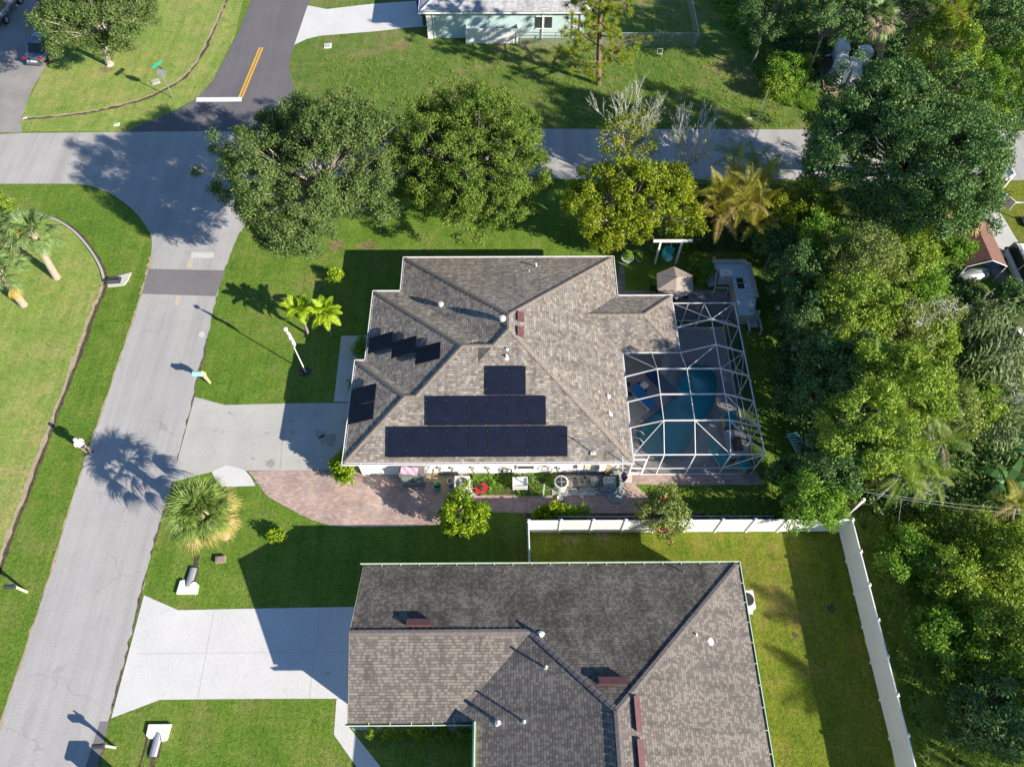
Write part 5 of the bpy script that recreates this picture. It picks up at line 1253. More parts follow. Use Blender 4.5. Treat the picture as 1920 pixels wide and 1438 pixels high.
fan_palm('fan palm with hanging yellow skirt beside the dark oak and right neighbour drive', (31.90, 33.69, 0.00), (28.28, 31.74, 5.00), 36, 1.1, .95, 'lf_palm', .35, 26, .18)
fan_palm('tall fan palm with brown dead skirt deep in the dark trees at the top', (31.05, 53.08, 0.00), (27.13, 49.50, 6.50), 34, 1.1, .9, 'lf_palm_blue', .55, 27, .2, omat='lf_dry')
fan_palm('second fan palm with a drooping brown skirt among the dark trees at the top', (33.31, 53.21, 0.00), (30.24, 50.80, 6.00), 30, 1.0, .9, 'lf_palm_blue', .6, 28, .18, omat='lf_dry')
feather_palm('clump of golden areca palms with orange tipped fronds by the back yard corner', (16.13, 34.36, 0.00), [(14.05, 33.98, 4.20), (15.53, 34.19, 4.60), (14.82, 32.73, 3.80), (16.18, 33.00, 4.00), (13.74, 32.89, 3.40), (15.82, 32.14, 3.20), (14.80, 35.56, 4.30), (15.00, 33.11, 4.60), (13.41, 33.95, 4.00), (16.50, 34.48, 4.40)], 'lf_areca', 12, 2.1, 31, oldf=.38)
feather_palm('areca palm clump with green fronds in front of the far road', (17.11, 37.93, 0.00), [(15.36, 37.82, 3.60), (16.59, 37.20, 3.60), (17.69, 36.96, 3.20)], 'lf_palm', 9, 1.9, 32, oldf=.15)
feather_palm('small bright yellow green palm on the front lawn, the left of the pair', (-12.83, 26.03, 0.00), [(-12.80, 26.21, 2.50)], 'lf_ti', 14, 1.15, 33, .08, oldf=0, name='small_palm', npair=13, lf=.36, el1=-20, w=.13)
feather_palm('small yellow green palm on the front lawn edge, the one nearer the house', (-11.31, 25.86, 0.00), [(-11.17, 25.88, 2.50)], 'lf_ti', 15, 1.2, 34, .08, oldf=.12, name='small_palm', npair=13, lf=.36, el1=-20, w=.13)
reedsd = (('tall arching reeds with long pale blades beside the blue path, upper part', (29.35, 25.31, 0.00), 1.5, 3.4, 26, 41), ('tall arching reeds with long pale blades beside the blue path, middle part', (29.13, 22.92, 0.00), 1.6, 3.6, 28, 42), ('grey green arching reeds hanging over the thicket below the blue path', (27.70, 18.70, 0.00), 1.4, 3.2, 22, 43), ('low pale reeds against the round shrubs beside the path start', (29.28, 26.97, 0.00), 1.1, 2.6, 16, 44))
for lab, c, r_, h_, n_, sd in reedsd: reed_clump(lab, c, r_, h_, n_, sd, lean=(.5, -.05))
banana('large leaved banana plant in the dark gap right of the thicket', (26.66, 14.70, 0.00), 9, 2.0, 1.8, 51)
banana('banana plant half hidden behind the reeds by the blue path', (28.49, 16.47, 0.00), 8, 2.4, 1.7, 52)
feather_palm('yellowing palm at the right picture edge below the banana plant', (27.89, 13.13, 0.00), [(26.40, 13.39, 2.60)], 'lf_areca', 12, 1.7, 53, oldf=.4)

# ---- garden trees and shrubs round the solar house
tree('mango_tree', 'bright green round mango tree growing beside the brick walk', (-2.48, 13.25, 1.60), 1.3, 1.45, 1.35, 'lf_mango', 95, 48, .14, .22, .085, 13, 61, 'bark', .07, low=-.7)
shrub('hedge_shrub', 'yellow green shrub at the garage corner beside the driveway', (-9.16, 16.47, 1.10), .85, .95, 1.05, 'lf_mango', 110, 34, .13, .18, .08, 62)
shrub('croton_bush', 'low yellow leaved bush in front of the white fence start', (2.46, 13.77, 0.60), 1.2, .5, .6, 'lf_mango', 80, 30, .13, .20, .09, 63)
t = tree('bougainvillea', 'olive green bougainvillea with crimson flowers leaning over the white fence', (8.05, 13.34, 2.00), 1.35, 1.25, 1.3, 'lf_olive', 150, 36, .17, .15, .08, 12, 64, 'bark', .05, cat='bougainvillea', low=-.8)
rng = np.random.default_rng(65); fl = []
for q in ((7.97, 13.68, 2.80), (7.20, 13.66, 2.40), (6.84, 13.30, 1.40), (7.63, 12.29, 2.00), (7.97, 12.31, 2.10), (8.36, 12.21, 1.90), (8.36, 11.77, 1.50), (6.94, 13.24, 1.30)):
    fl.append(np.array(q) - np.array([t.location.x, t.location.y, 0]))
fl = np.array(fl)
for f_ in fl: quads_mesh('blossom_cluster', leaf_quads(rng, f_[None], unit(f_[None]), 24, .05, .11, .09), 'petal', t)
C = np.array([np.array((8.22, 12.35, 2.00)) + (np.array((8.34, 11.79, 1.60)) - np.array((8.22, 12.35, 2.00))) * f for f in np.linspace(-.6, 1, 9)]) - np.array([t.location.x, t.location.y, 0])
quads_mesh('hanging_sprays', leaf_quads(rng, C, unit(C), 40, .11, .13, .06), 'lf_olive', t)
shrub('rose_bush', 'small dark bush between the brick walk and the fence', (3.99, 13.86, 0.50), .45, .4, .5, 'lf_jungle', 34, 26, .1, .12, .07, 66)
shrub('young_shrub', 'tiny yellow green shrub alone on the lawn above the new driveway', (-12.63, 12.69, 0.40), .42, .38, .4, 'lf_mango', 30, 26, .1, .15, .07, 67)
shrub('young_shrub', 'tiny yellow shrub on the lawn at the oak tree edge', (-11.54, 30.40, 0.50), .5, .45, .45, 'lf_ti', 34, 26, .12, .17, .07, 68)
shrub('foundation_shrub', 'dark shrub in the shade at the house corner beside the walk', (-9.14, 24.45, 0.70), .55, .8, .7, 'lf_bright', 60, 30, .14, .13, .07, 69)
shrub('foundation_shrub', 'small dark shrub in the shade under the garage eave end', (-9.26, 22.08, 0.50), .4, .5, .5, 'lf_bright', 34, 30, .12, .13, .07, 70)
shrub('citrus_bush', 'round bright green bush on the back lawn beside the outdoor kitchen', (12.57, 30.62, 0.90), .95, .95, .85, 'lf_bright', 130, 36, .13, .13, .07, 71)
shrub('screened_shrub', 'leafy shrub behind the short white board fence at the aqua wall', (-2.11, 57.85, 0.90), .9, .5, 1.0, 'lf_bright', 60, 30, .16, .17, .09, 72)
for i, (x, y, s) in enumerate(((672,1362,.3), (700,1363,.32), (728,1362,.34), (755,1362,.34), (782,1363,.33), (812,1363,.3), (840,1362,.36), (868,1362,.38))):
    o = shrub('border_plant', ['low dark border plant at the end of the gravel bed nearest the walk', 'second low border plant from the walk in the gravel bed', 'yellowish border plant third from the walk under the gutter', 'orange flecked border plant fourth from the walk under the gutter', 'yellowish border plant fifth from the walk under the gutter', 'sixth border plant from the walk in the gravel bed', 'seventh and taller border plant in the gravel bed', 'bushiest border plant in the inner corner of the gravel bed'][i],
        (0, 0, .3), s, s * .7, s * .9, ['lf_jungle', 'lf_mango', 'lf_yellow', 'lf_ti', 'lf_yellow', 'lf_mango', 'lf_jungle', 'lf_bright'][i], 18, 22, .08, .12, .06, 80 + i, group='border plants in the gravel bed')
    x_ = -6.6 + i * .68; o.location = (x_, 3.0, 0)

# ---- the jungle on the right: separate trees, each with its own crown
JT = [  # (x, y px measured, z, rx, ry, rz, leaf, n, per, label, name)
 ((18.81, 32.95, 3.80), 2.2, 1.6, 2.4, 'lf_yellow', 130, 36, 'bright yellow leaved tree between the areca palms and the dark oak', 'thicket_tree', 101),
 ((19.86, 30.41, 3.60), 2.0, 1.7, 2.3, 'lf_bright', 120, 40, 'vine draped green tree just below the yellow leaved one', 'thicket_tree', 102),
 ((17.45, 27.65, 3.60), 1.7, 1.7, 2.3, 'lf_dark', 110, 40, 'dark green tree at the shaded lawn edge level with the outdoor kitchen', 'thicket_tree', 103),
 ((21.25, 27.63, 4.60), 2.8, 2.2, 2.6, 'lf_olive', 200, 38, 'olive green tree with dry grey twigs below the dark oak', 'thicket_tree', 104),
 ((24.29, 29.13, 3.80), 2.3, 1.9, 2.3, 'lf_jungle', 170, 40, 'sunlit yellow green tree touching the bottom of the dark oak', 'thicket_tree', 105),
 ((19.82, 24.40, 4.20), 3.0, 2.4, 2.8, 'lf_jungle', 230, 40, 'broad vine covered tree in the middle of the jungle belt', 'thicket_tree', 106),
 ((17.30, 23.94, 3.80), 1.6, 2.0, 2.3, 'lf_dark', 110, 40, 'dark low tree leaning over the shaded lawn beside the pool cage', 'thicket_tree', 107),
 ((22.90, 24.34, 3.20), 2.5, 2.0, 2.4, 'lf_olive', 180, 38, 'greyish olive tree in the middle right of the jungle belt', 'thicket_tree', 108),
 ((25.72, 27.73, 2.40), 1.6, 1.3, 1.8, 'lf_bright', 100, 38, 'fresh green tree beside the neighbour boat', 'thicket_tree', 109),
 ((25.32, 23.86, 2.20), 1.7, 1.5, 1.7, 'lf_jungle', 110, 38, 'small green tree next to the arching reeds', 'thicket_tree', 110),
 ((18.64, 20.37, 4.30), 2.6, 2.4, 2.8, 'lf_dark', 210, 42, 'dark feathery tree behind the hidden blue wall', 'thicket_tree', 111),
 ((20.22, 18.36, 6.00), 2.9, 2.6, 2.8, 'lf_jungle', 240, 42, 'tall sunlit tree at the centre of the lower jungle belt', 'thicket_tree', 112),
 ((17.66, 21.03, 3.80), 1.5, 2.3, 2.1, 'lf_dark', 100, 38, 'dark hedge like tree beside the shaded strip of lawn', 'thicket_tree', 113),
 ((17.74, 16.22, 6.00), 2.5, 2.4, 2.6, 'lf_jungle', 170, 40, 'green tree under the feathery palms', 'thicket_tree', 114),
 ((23.80, 18.71, 3.00), 2.0, 2.1, 2.0, 'lf_olive', 150, 38, 'olive tree right of the tall sunlit tree', 'thicket_tree', 115),
 ((15.93, 13.89, 2.60), 2.0, 2.0, 2.2, 'lf_bright', 170, 42, 'light green rounded tree touching the white fence', 'thicket_tree', 116),
 ((27.02, 19.80, 1.60), 1.5, 1.5, 1.5, 'lf_jungle', 110, 38, 'sunlit shrub between the reeds and the olive tree', 'thicket_tree', 117),
 ((27.33, 26.39, 1.40), 1.3, 1.0, 1.3, 'lf_olive', 80, 38, 'small olive shrub with red leaves at its side', 'thicket_tree', 118),
 ((29.67, 31.61, 1.40), 1.3, 1.0, 1.3, 'lf_bright', 90, 40, 'fresh green shrub between the skirted palm and brick strip', 'thicket_tree', 119),
 ((32.31, 27.77, 1.20), 1.1, 1.3, 1.2, 'lf_dark', 90, 40, 'dark green shrub below the white car at the picture edge', 'thicket_tree', 120),
 ((19.99, 52.24, 5.00), 2.6, 2.6, 2.6, 'lf_dark', 120, 40, 'shaded tree at the top beside the rough lawn', 'thicket_tree', 121),
 ((24.30, 50.95, 5.80), 3.2, 3.0, 3.0, 'lf_dark', 200, 42, 'dark tree at the top behind the leaning trunks', 'thicket_tree', 122),
 ((29.22, 54.36, 5.80), 3.2, 3.0, 3.0, 'lf_dark', 200, 42, 'dark tree behind the two skirted palms at the top', 'thicket_tree', 123),
 ((31.88, 47.32, 5.20), 2.7, 2.6, 2.6, 'lf_jungle', 200, 42, 'sunlit tree in the top corner above the dark oak', 'thicket_tree', 124),
 ((36.34, 49.91, 5.80), 3.2, 3.0, 3.0, 'lf_dark', 220, 42, 'glossy dark tree in the far top corner', 'thicket_tree', 125),
 ((36.68, 45.94, 4.20), 2.8, 2.4, 2.4, 'lf_bright', 200, 42, 'mid green tree at the top picture edge above the road', 'thicket_tree', 126),
 ((35.82, 44.99, 2.40), 2.6, 1.5, 1.8, 'lf_jungle', 150, 40, 'sunlit bushy tree right beside the far road end', 'thicket_tree', 127),
 ((22.61, 50.77, 1.20), 1.6, 1.6, 1.2, 'lf_bright', 110, 40, 'low green mound of vines beside the mulch yard', 'thicket_tree', 128),
 ((21.48, 48.87, 0.90), 1.3, .9, .8, 'lf_jungle', 70, 40, 'sunlit clump of weeds at the rough lawn corner', 'thicket_tree', 129),
 ((17.52, 33.30, 3.20), 1.4, 1.3, 1.8, 'lf_yellow', 90, 40, 'slim yellow green tree squeezed beside the areca palms', 'thicket_tree', 161),
 ((17.33, 31.31, 2.60), 1.5, 1.2, 1.8, 'lf_dark', 90, 40, 'dark shrub closing the gap below the yellow leaved tree', 'thicket_tree', 162),
 ((13.65, 34.71, 2.00), 1.3, 1.1, 1.6, 'lf_dark', 80, 40, 'dark shrub between the yellow green tree and the golden palms', 'thicket_tree', 163),
 ((11.78, 33.65, 1.60), 1.5, .9, 1.4, 'lf_jungle', 80, 40, 'green shrub behind the swing crossbeam', 'thicket_tree', 164),
 ((6.50, 32.81, 1.50), 1.2, .9, 1.4, 'lf_yellow', 70, 40, 'yellow green shrub at the house end of the planted border', 'thicket_tree', 165),
 ((18.09, 28.37, 1.35), 1.05, 1.35, 1.35, 'lf_dark', 80, 40, 'dark hedge shrub at the lawn strip edge level with the outdoor kitchen end', 'hedge_shrub', 170),
 ((17.50, 25.46, 1.35), 1.05, 1.35, 1.35, 'lf_dark', 80, 40, 'dark hedge shrub at the lawn strip edge behind the wooden chair', 'hedge_shrub', 171),
 ((16.94, 22.73, 1.35), 1.05, 1.35, 1.35, 'lf_dark', 80, 40, 'dark hedge shrub at the lawn strip edge before the blue wall', 'hedge_shrub', 172),
 ((16.42, 20.17, 1.35), 1.05, 1.35, 1.35, 'lf_dark', 80, 40, 'dark hedge shrub at the lawn strip edge just above the slatted bench', 'hedge_shrub', 173),
 ((15.47, 15.48, 1.35), 1.05, 1.35, 1.35, 'lf_dark', 80, 40, 'dark hedge shrub between the slatted bench and the brick strip end', 'hedge_shrub', 174),
 ((16.80, 33.45, 1.00), 1.8, .9, 1.0, 'lf_dark', 80, 40, 'dark foliage under the golden areca palms', 'thicket_tree', 130),
 ((13.52, 33.47, 1.00), 1.5, .8, 1.0, 'lf_dark', 70, 40, 'dark shrub behind the hanging swing', 'thicket_tree', 131),
 ((17.03, 17.73, 4.60), 2.0, 2.3, 2.6, 'lf_dark', 130, 40, 'dark tree shading the lawn strip above the slatted bench', 'thicket_tree', 133),
 ((16.97, 15.06, 4.20), 1.8, 1.7, 2.4, 'lf_dark', 110, 40, 'dark tree between the slatted bench and the light green rounded tree', 'thicket_tree', 134),
 ((20.55, 11.07, 1.50), 1.5, 1.3, 1.3, 'lf_bright', 90, 40, 'bright leafy mound of the lower thicket nearest the fence corner', 'thicket_shrub', 135),
 ((22.56, 9.90, 1.70), 1.9, 1.6, 1.6, 'lf_jungle', 120, 40, 'broad sunlit mound in the middle of the lower thicket', 'thicket_shrub', 136),
 ((25.32, 10.95, 1.80), 1.6, 1.5, 1.6, 'lf_jungle', 110, 40, 'sunlit mound below the overhead cables at the picture edge', 'thicket_shrub', 137),
 ((21.17, 7.10, 1.40), 1.5, 1.5, 1.3, 'lf_bright', 90, 40, 'bright rounded vine mound beside the shaded grass strip', 'thicket_shrub', 138),
 ((23.70, 6.72, 2.00), 2.0, 1.8, 1.8, 'lf_jungle', 130, 40, 'large leafy mound halfway down the right edge of the thicket', 'thicket_shrub', 139),
 ((21.93, 3.47, 1.80), 1.9, 1.7, 1.7, 'lf_dark', 120, 40, 'dark mound in the shaded bottom corner of the thicket', 'thicket_shrub', 140),
 ((21.74, 15.72, 1.80), 2.0, 1.8, 1.7, 'lf_dark', 130, 40, 'dark shrub at the foot of the feathery palms', 'thicket_tree', 132),
]
for c, rx, ry, rz, lf, n_, per, lab, nm, sd in JT:
    tree(nm, lab, c, rx, ry, rz, lf, int(n_ * .85), int(per * 2.1), .22, .15, .085, 14, sd, 'bark', .10, spread=.68, lob_r=(.28, .44))
pine('pine with pale green needle tufts in the top corner jungle', (37.06, 50.99, 0.00), (31.50, 48.37, 8.00), None, 8, 2.6, 20, .45)
for lab, b_, hs, lf, nf_, ln_, sd, of in (
 ('feathery palm clump spreading over the lower jungle, uppermost of the feathery ones', (22.34, 19.26, 0.00), ((19.06, 19.54, 6.20), (19.57, 18.02, 6.60), (18.55, 16.91, 6.40), (20.86, 19.65, 6.00)), 'lf_jungle', 15, 1.7, 141, .08),
 ('feathery palm clump with dry lower fronds near the white fence corner', (22.72, 16.18, 0.00), ((18.95, 15.42, 5.20), (20.09, 15.02, 5.40), (19.66, 14.07, 4.60), (21.17, 14.30, 4.40)), 'lf_jungle', 14, 1.7, 142, .3),
 ('darker feathery palm clump on the shaded side of the lower jungle', (20.00, 17.53, 0.00), ((17.88, 17.99, 4.40), (17.84, 16.11, 4.40), (17.41, 15.87, 3.60)), 'lf_palm', 13, 1.7, 143, .1),
 ('olive feathery palm clump leaning to the reeds in the lower jungle', (25.12, 17.50, 0.00), ((21.79, 17.33, 5.00), (22.27, 15.98, 4.60), (22.45, 18.60, 5.00)), 'lf_palm', 14, 1.8, 144, .25)):
    feather_palm(lab, b_, list(hs), lf, nf_, ln_, sd, .08, oldf=of, npair=26, lf=.36, el1=-25, w=.035, omat='lf_dry')
for q, h_, sd, lab in (((24.37, 31.06, 1.00), 2.6, 151, 'bundle of bare grey twigs below the dark oak'), ((23.21, 28.62, 1.00), 2.6, 152, 'bare grey twigs on the vine covered tree'), ((17.31, 23.46, 0.50), 1.6, 153, 'bare white branched sapling in the shade beside the lawn'), ((23.58, 23.61, 2.00), 2.2, 154, 'dry grey shrub near the olive tree'), ((26.22, 25.11, 1.50), 1.8, 155, 'dry grey brush next to the reeds'), ((21.82, 14.18, 1.00), 2.4, 156, 'bleached dead fronds over the cables'), ((17.26, 26.26, 0.50), 1.5, 157, 'pale bare sapling at the thicket edge'), ((39.55, 50.80, 3.00), 2.6, 158, 'bare white branches in the far top corner')):
    bare_tree(lab, (q[0], q[1], 0), h_, 5, sd, .035, 3, None, name='dead_tree', z0=max(.3, q[2] * 2), spread=.5)
shrub('croton_bush', 'small dark red leaved bush in the thicket beside the reeds', (26.82, 27.50, 1.60), .5, .45, .6, 'lf_red', 40, 30, .12, .15, .08, 160)
for a, b, r_, lab in (((26.22, 58.36, 0.00), (24.45, 56.10, 5.00), .17, 'thick bare leaning trunk at the top'), ((26.26, 55.60, 0.00), (25.27, 53.69, 6.00), .13, 'long thin leaning trunk at the top beside the mulch yard')):
    t = thing('leaning_tree', lab, 'tree', a); v = Vector(b) - Vector((a[0], a[1], 0))
    mb = MB(); mb.tube([(0, 0, 0), v * .5 + Vector((.1, 0, 0)), v], [r_ * 1.2, r_, r_ * .7], 8); mb.build('trunk', 'bark', t)
    rg = np.random.default_rng(5); C, O, cen, lb = crown_clumps(rg, 1.8, 1.6, 1.3, 70, 8)
    quads_mesh('crown', leaf_quads(rg, C + np.array(v), O, 40, .24, .2, .11), 'lf_dark', t)

# ---- undergrowth that nobody could count
def in_poly(pts, x, y):
    c = np.zeros(len(x), bool); n = len(pts)
    for i in range(n):
        x0, y0 = pts[i][:2]; x1, y1 = pts[(i + 1) % n][:2]
        if abs(y1 - y0) < 1e-9: continue
        k = ((y0 > y) != (y1 > y)) & (x < (x1 - x0) * (y - y0) / (y1 - y0) + x0); c ^= k
    return c
def bumps(rng, x, y, amp, cell):
    z = np.zeros(len(x))
    for s, a in ((cell, 1.0), (cell / 2.3, .5)):
        for _ in range(7):
            k = rng.uniform(0, 2 * PI); ph = rng.uniform(0, 6.3); z += a / 7 * np.sin((x * math.cos(k) + y * math.sin(k)) * 2 * PI / s + ph)
    return amp * (z * .9 + .5)
def undergrowth(name, label, poly, dens, leaf, hgt, cell, Ln, W, seed, per=8, sig=.14, up=.8, cat='undergrowth'):
    rng = np.random.default_rng(seed); P_ = np.array([p[:2] for p in poly]); lo, hi = P_.min(0), P_.max(0)
    n = int((hi[0] - lo[0]) * (hi[1] - lo[1]) * dens / per); x = rng.uniform(lo[0], hi[0], n); y = rng.uniform(lo[1], hi[1], n)
    k = in_poly(P_, x, y); x, y = x[k], y[k]; z = np.maximum(bumps(np.random.default_rng(seed + 1), x, y, hgt, cell), .03) * rng.uniform(.75, 1.02, len(x))
    C = np.stack([x, y, z], 1); O = np.tile(np.array([[0, 0, 1.0]]), (len(C), 1))
    o = quads_mesh(name, leaf_quads(rng, C, O, per, sig, Ln, W, up), leaf, None); tag(o, label, cat, kind='stuff'); return o
undergrowth('undergrowth', 'dense leafy undergrowth filling the lower right thicket', [(20.18, 13.48), (22.08, 13.94), (25.05, 13.92), (29.81, 13.89), (28.00, 7.07), (25.97, 0.70), (20.78, 0.73), (20.52, 2.28), (20.57, 5.84), (20.27, 9.54)], 210, 'lf_jungle', 2.0, 5.0, .17, .10, 201)
undergrowth('undergrowth', 'shaded undergrowth on the floor of the jungle belt', [(19.03, 34.84), (23.14, 36.34), (27.76, 33.81), (30.87, 31.87), (31.60, 28.69), (31.12, 25.30), (31.00, 22.15), (28.91, 13.90), (19.67, 13.80), (18.97, 14.58), (16.55, 15.88), (17.38, 22.99)], 120, 'lf_dark', 1.3, 4.0, .20, .12, 202)
undergrowth('undergrowth', 'dark vines and leaves covering the ground under the top jungle', [(19.48, 66.34), (20.00, 59.00), (20.94, 53.83), (22.23, 49.07), (25.10, 49.39), (26.31, 53.81), (28.36, 54.87), (30.24, 51.70), (29.29, 46.49), (31.04, 45.25), (41.79, 45.07), (51.75, 67.07)], 120, 'lf_dark', 1.2, 4.0, .22, .13, 203)
def tall_grass(label, poly, dens, ln, leaf, seed, w=.022):
    rng = np.random.default_rng(seed); P_ = np.array([p[:2] for p in poly]); lo, hi = P_.min(0), P_.max(0)
    n = int((hi[0] - lo[0]) * (hi[1] - lo[1]) * dens / 14); x = rng.uniform(lo[0], hi[0], n); y = rng.uniform(lo[1], hi[1], n); k = in_poly(P_, x, y)
    c = np.repeat(np.stack([x[k], y[k], np.zeros(k.sum())], 1), 14, 0); m = len(c); c[:, :2] += rng.normal(0, .10, (m, 2))
    a = rng.uniform(0, 2 * PI, m); sc_l = np.repeat(rng.uniform(.6, 1.3, k.sum()), 14)[:, None]
    d = unit(np.stack([np.cos(a) * .55, np.sin(a) * .55, np.ones(m)], 1)); s = np.stack([-np.sin(a), np.cos(a), np.zeros(m)], 1) * w
    mid = c + d * ln * sc_l * .6; tip = mid + unit(d + np.stack([np.cos(a), np.sin(a), -np.ones(m) * .6], 1)) * ln * sc_l * .5
    V = np.stack([np.stack([c - s, c + s, mid + s, mid - s], 1), np.stack([mid - s, mid + s, tip + s * .2, tip - s * .2], 1)], 1).reshape(-1, 4, 3)
    o = quads_mesh('tall_grass', V, leaf, None); tag(o, label, 'tall grass', kind='stuff'); return o
tall_grass('tall rank grass along the outside of the white fence', [(19.36, 13.49), (20.60, 13.95), (21.80, 10.94), (22.17, 5.83), (21.77, 0.72), (19.43, 0.74), (19.49, 4.86), (19.56, 8.99)], 260, .55, 'lf_grass', 211)
tall_grass('bright tall weeds at the corner of the rough lawn by the jungle', [(18.37, 63.81), (18.95, 58.24), (20.49, 53.83), (20.45, 51.07), (21.25, 48.43), (24.32, 46.83), (25.03, 49.06), (23.20, 51.74), (21.79, 55.99), (20.87, 61.35), (20.44, 64.63)], 150, .5, 'lf_bright', 212)
tall_grass('rough unmown grass of the lot below the aqua house', [(-6.81, 54.67), (2.19, 55.21), (16.65, 55.14), (20.32, 50.40), (23.83, 46.52), (23.56, 45.29), (1.98, 45.52), (-8.03, 46.36), (-13.08, 46.70), (-15.70, 54.00)], 60, .16, 'lf_grass', 213, .012)
tall_grass('grass and weeds in the bed against the white wall', [(-2.30, 16.32), (3.04, 16.29), (3.08, 15.15), (1.64, 15.06), (-1.97, 15.15)], 160, .3, 'lf_bright', 214)
tall_grass('weeds along the strip between the pool cage and the white fence', [(8.15, 15.54), (14.65, 15.50), (18.00, 14.27), (17.84, 13.59), (9.87, 13.64), (7.67, 13.77), (7.79, 14.97)], 70, .22, 'lf_grass', 215)
undergrowth('ground_plants', 'low dark plants in the bed behind the white fence', [(9.94, 14.16), (17.99, 14.21), (18.43, 13.59), (9.87, 13.64)], 160, 'lf_bright', .5, 2.0, .14, .08, 216, cat='ground plants')

# ================================================================== YARD OBJECTS
# street sign at the corner
t = thing('street_sign', 'tall street name sign post with a stop sign at the road corner', 'street sign', (-26.79, 48.99, 0.00))
mb = MB(); mb.tube([(0, 0, 0), (0, 0, 2.95)], .035, 8); mb.build('pole', 'steel', t)
mb = MB(); mb.box((0, 0, 3.06), (.95, .02, .22), 1.05); mb.build('name_blade', 'sign_green', t)
mb = MB(); mb.box((0, 0, 2.84), (.85, .02, .2), 1.05 + PI / 2); mb.build('name_blade', 'sign_green', t)
mb = MB(); oc = [(.37 * math.cos(PI / 8 + k * PI / 4), .37 * math.sin(PI / 8 + k * PI / 4)) for k in range(8)]
Mo = Matrix.Rotation(.2, 3, 'Z') @ Matrix.Rotation(PI / 2, 3, 'X')
for s_, nm in ((-.012, 'stop_back'), (.012, 'stop_face')):
    mo = MB(); vs = [Mo @ Vector((x, y, -s_)) + Vector((0, 0, 2.3)) for x, y in oc]; vs2 = [Mo @ Vector((x, y, 0)) + Vector((0, 0, 2.3)) for x, y in oc]
    mo.add(vs, [tuple(range(8)) if s_ < 0 else tuple(range(8))[::-1]]); mo.add(vs + vs2, [(i, (i + 1) % 8, 8 + (i + 1) % 8, 8 + i) for i in range(8)])
    mo.build(nm, 'red' if s_ > 0 else 'steel', t)
fc = D.curves.new('stop_lettering', 'FONT'); fc.body = 'STOP'; fc.size = .24; fc.align_x = 'CENTER'; fc.align_y = 'CENTER'; fc.extrude = .001; fc.materials.append(MT['white'])
fo = link('font_source', fc); bpy.context.view_layer.update(); fm = D.meshes.new_from_object(fo.evaluated_get(bpy.context.evaluated_depsgraph_get())); D.objects.remove(fo); fo = link('stop_lettering', fm, t); fo.matrix_local = Matrix.Translation((-.02 * math.sin(.2) * -1, .02, 2.3)) @ (Matrix.Rotation(.2 + PI, 4, 'Z') @ Matrix.Rotation(PI / 2, 4, 'X'))

# flag pole on the lawn
t = thing('flagpole', 'white flagpole with a furled flag in the shaded front lawn', 'flagpole', (-12.62, 23.27, 0.00))
mb = MB(); mb.tube([(0, 0, 0), (0, 0, 4.55)], [.04, .028], 8); mb.build('pole', 'alu', t)
mb = MB(); mb.lathe((0, 0, 4.5), [(.02, 0), (.11, .05), (.13, .12), (.09, .2), (.02, .24)], 10); mb.build('finial', 'alu', t)
mb = MB(); mb.tube([(.03, .02, 4.4), (.07, .03, 4.1), (.06, -.03, 3.8), (.10, .0, 3.5), (.06, .03, 3.25), (.09, .0, 3.0), (.03, 0, 2.75)], [.03, .07, .11, .09, .12, .09, .03], 7); mb.build('furled_flag', 'flag_cloth', t)
# leaning pole with dark flag by the pool door
t = thing('flagpole', 'thin pole with a dark blue and red flag hanging beside the pool door', 'flagpole', (6.44, 15.78, 0.00))
mb = MB(); mb.tube([(0, 0, 0), (-.45, .12, 3.3)], [.03, .022], 7); mb.build('pole', 'alu', t)
mb = MB(); mb.tube([(-.12, 0, 1.5), (-.1, -.03, 1.1), (-.02, -.04, .6), (.0, -.02, .25)], [.02, .16, .13, .03], 6); mb.build('flag', 'flag_blue', t)
mb = MB(); mb.tube([(-.02, -.05, 1.3), (.06, -.08, .95), (.06, -.06, .6)], [.02, .09, .03], 5); mb.build('flag_stripe', 'flag_red', t)
t = thing('roof_antenna', 'thin bent antenna masts standing on the roof corner over the side yard', 'antenna', (4.50, 16.30, 2.83))
mb = MB(); mb.tube([(0, 0, 0), (0, 0, 1.2)], .025, 6); mb.tube([(0, 0, 1.15), (-.95, .35, 1.0)], .018, 5); mb.tube([(0, 0, 1.15), (.7, -.3, 1.05)], .015, 5); mb.build('mast', 'steel', t)
mb = MB(); mb.box((0, 0, .06), (.3, .2, .1)); mb.build('base', 'ac', t)

def mailbox(q, lab, post, box, rz, h=1.1, bm='box_black', grp=None):
    t = thing('mailbox', lab, 'mailbox', q, rz, grp)
    mb = MB(); mb.bar((0, 0, 0), (0, 0, h + .02), .1, .1); mb.bar((0, 0, h - .02), (-.34, 0, h - .02), .08, .06); mb.bar((0, 0, h - .35), (-.25, 0, h - .05), .05, .05); mb.build('post', post, t)
    L_ = .52; pr = [(-.10, 0), (-.10, .12), (-.07, .18), (0, .21), (.07, .18), (.10, .12), (.10, 0)]
    mb = MB(); vs = [(-.45 + x, y * 1.05, h + z + .02) for x in (0, L_) for y, z in pr]; n = len(pr)
    mb.add(vs, [(i, (i + 1) % n, n + (i + 1) % n, n + i) for i in range(n)] + [tuple(range(n))[::-1], tuple(range(n, 2 * n))]); mb.build('box', bm, t)
    mb = MB(); mb.box((-.455, 0, h + .12), (.012, .19, .18)); mb.build('door', bm, t)
    mb = MB(); mb.box((-.1, .125, h + .2), (.12, .012, .16)); mb.build('flag', 'red' if bm != 'box_black' else 'steel', t); return t
mailbox((-25.33, 9.81, 0.00), 'black mailbox on a pale wooden post across the street in the grass', 'wood_post', None, .05, 1.05)
mailbox((-18.72, 2.49, 0.00), 'grey black mailbox on a post beside the patched road edge at the bottom', 'wood_grey', None, .05, 1.1)
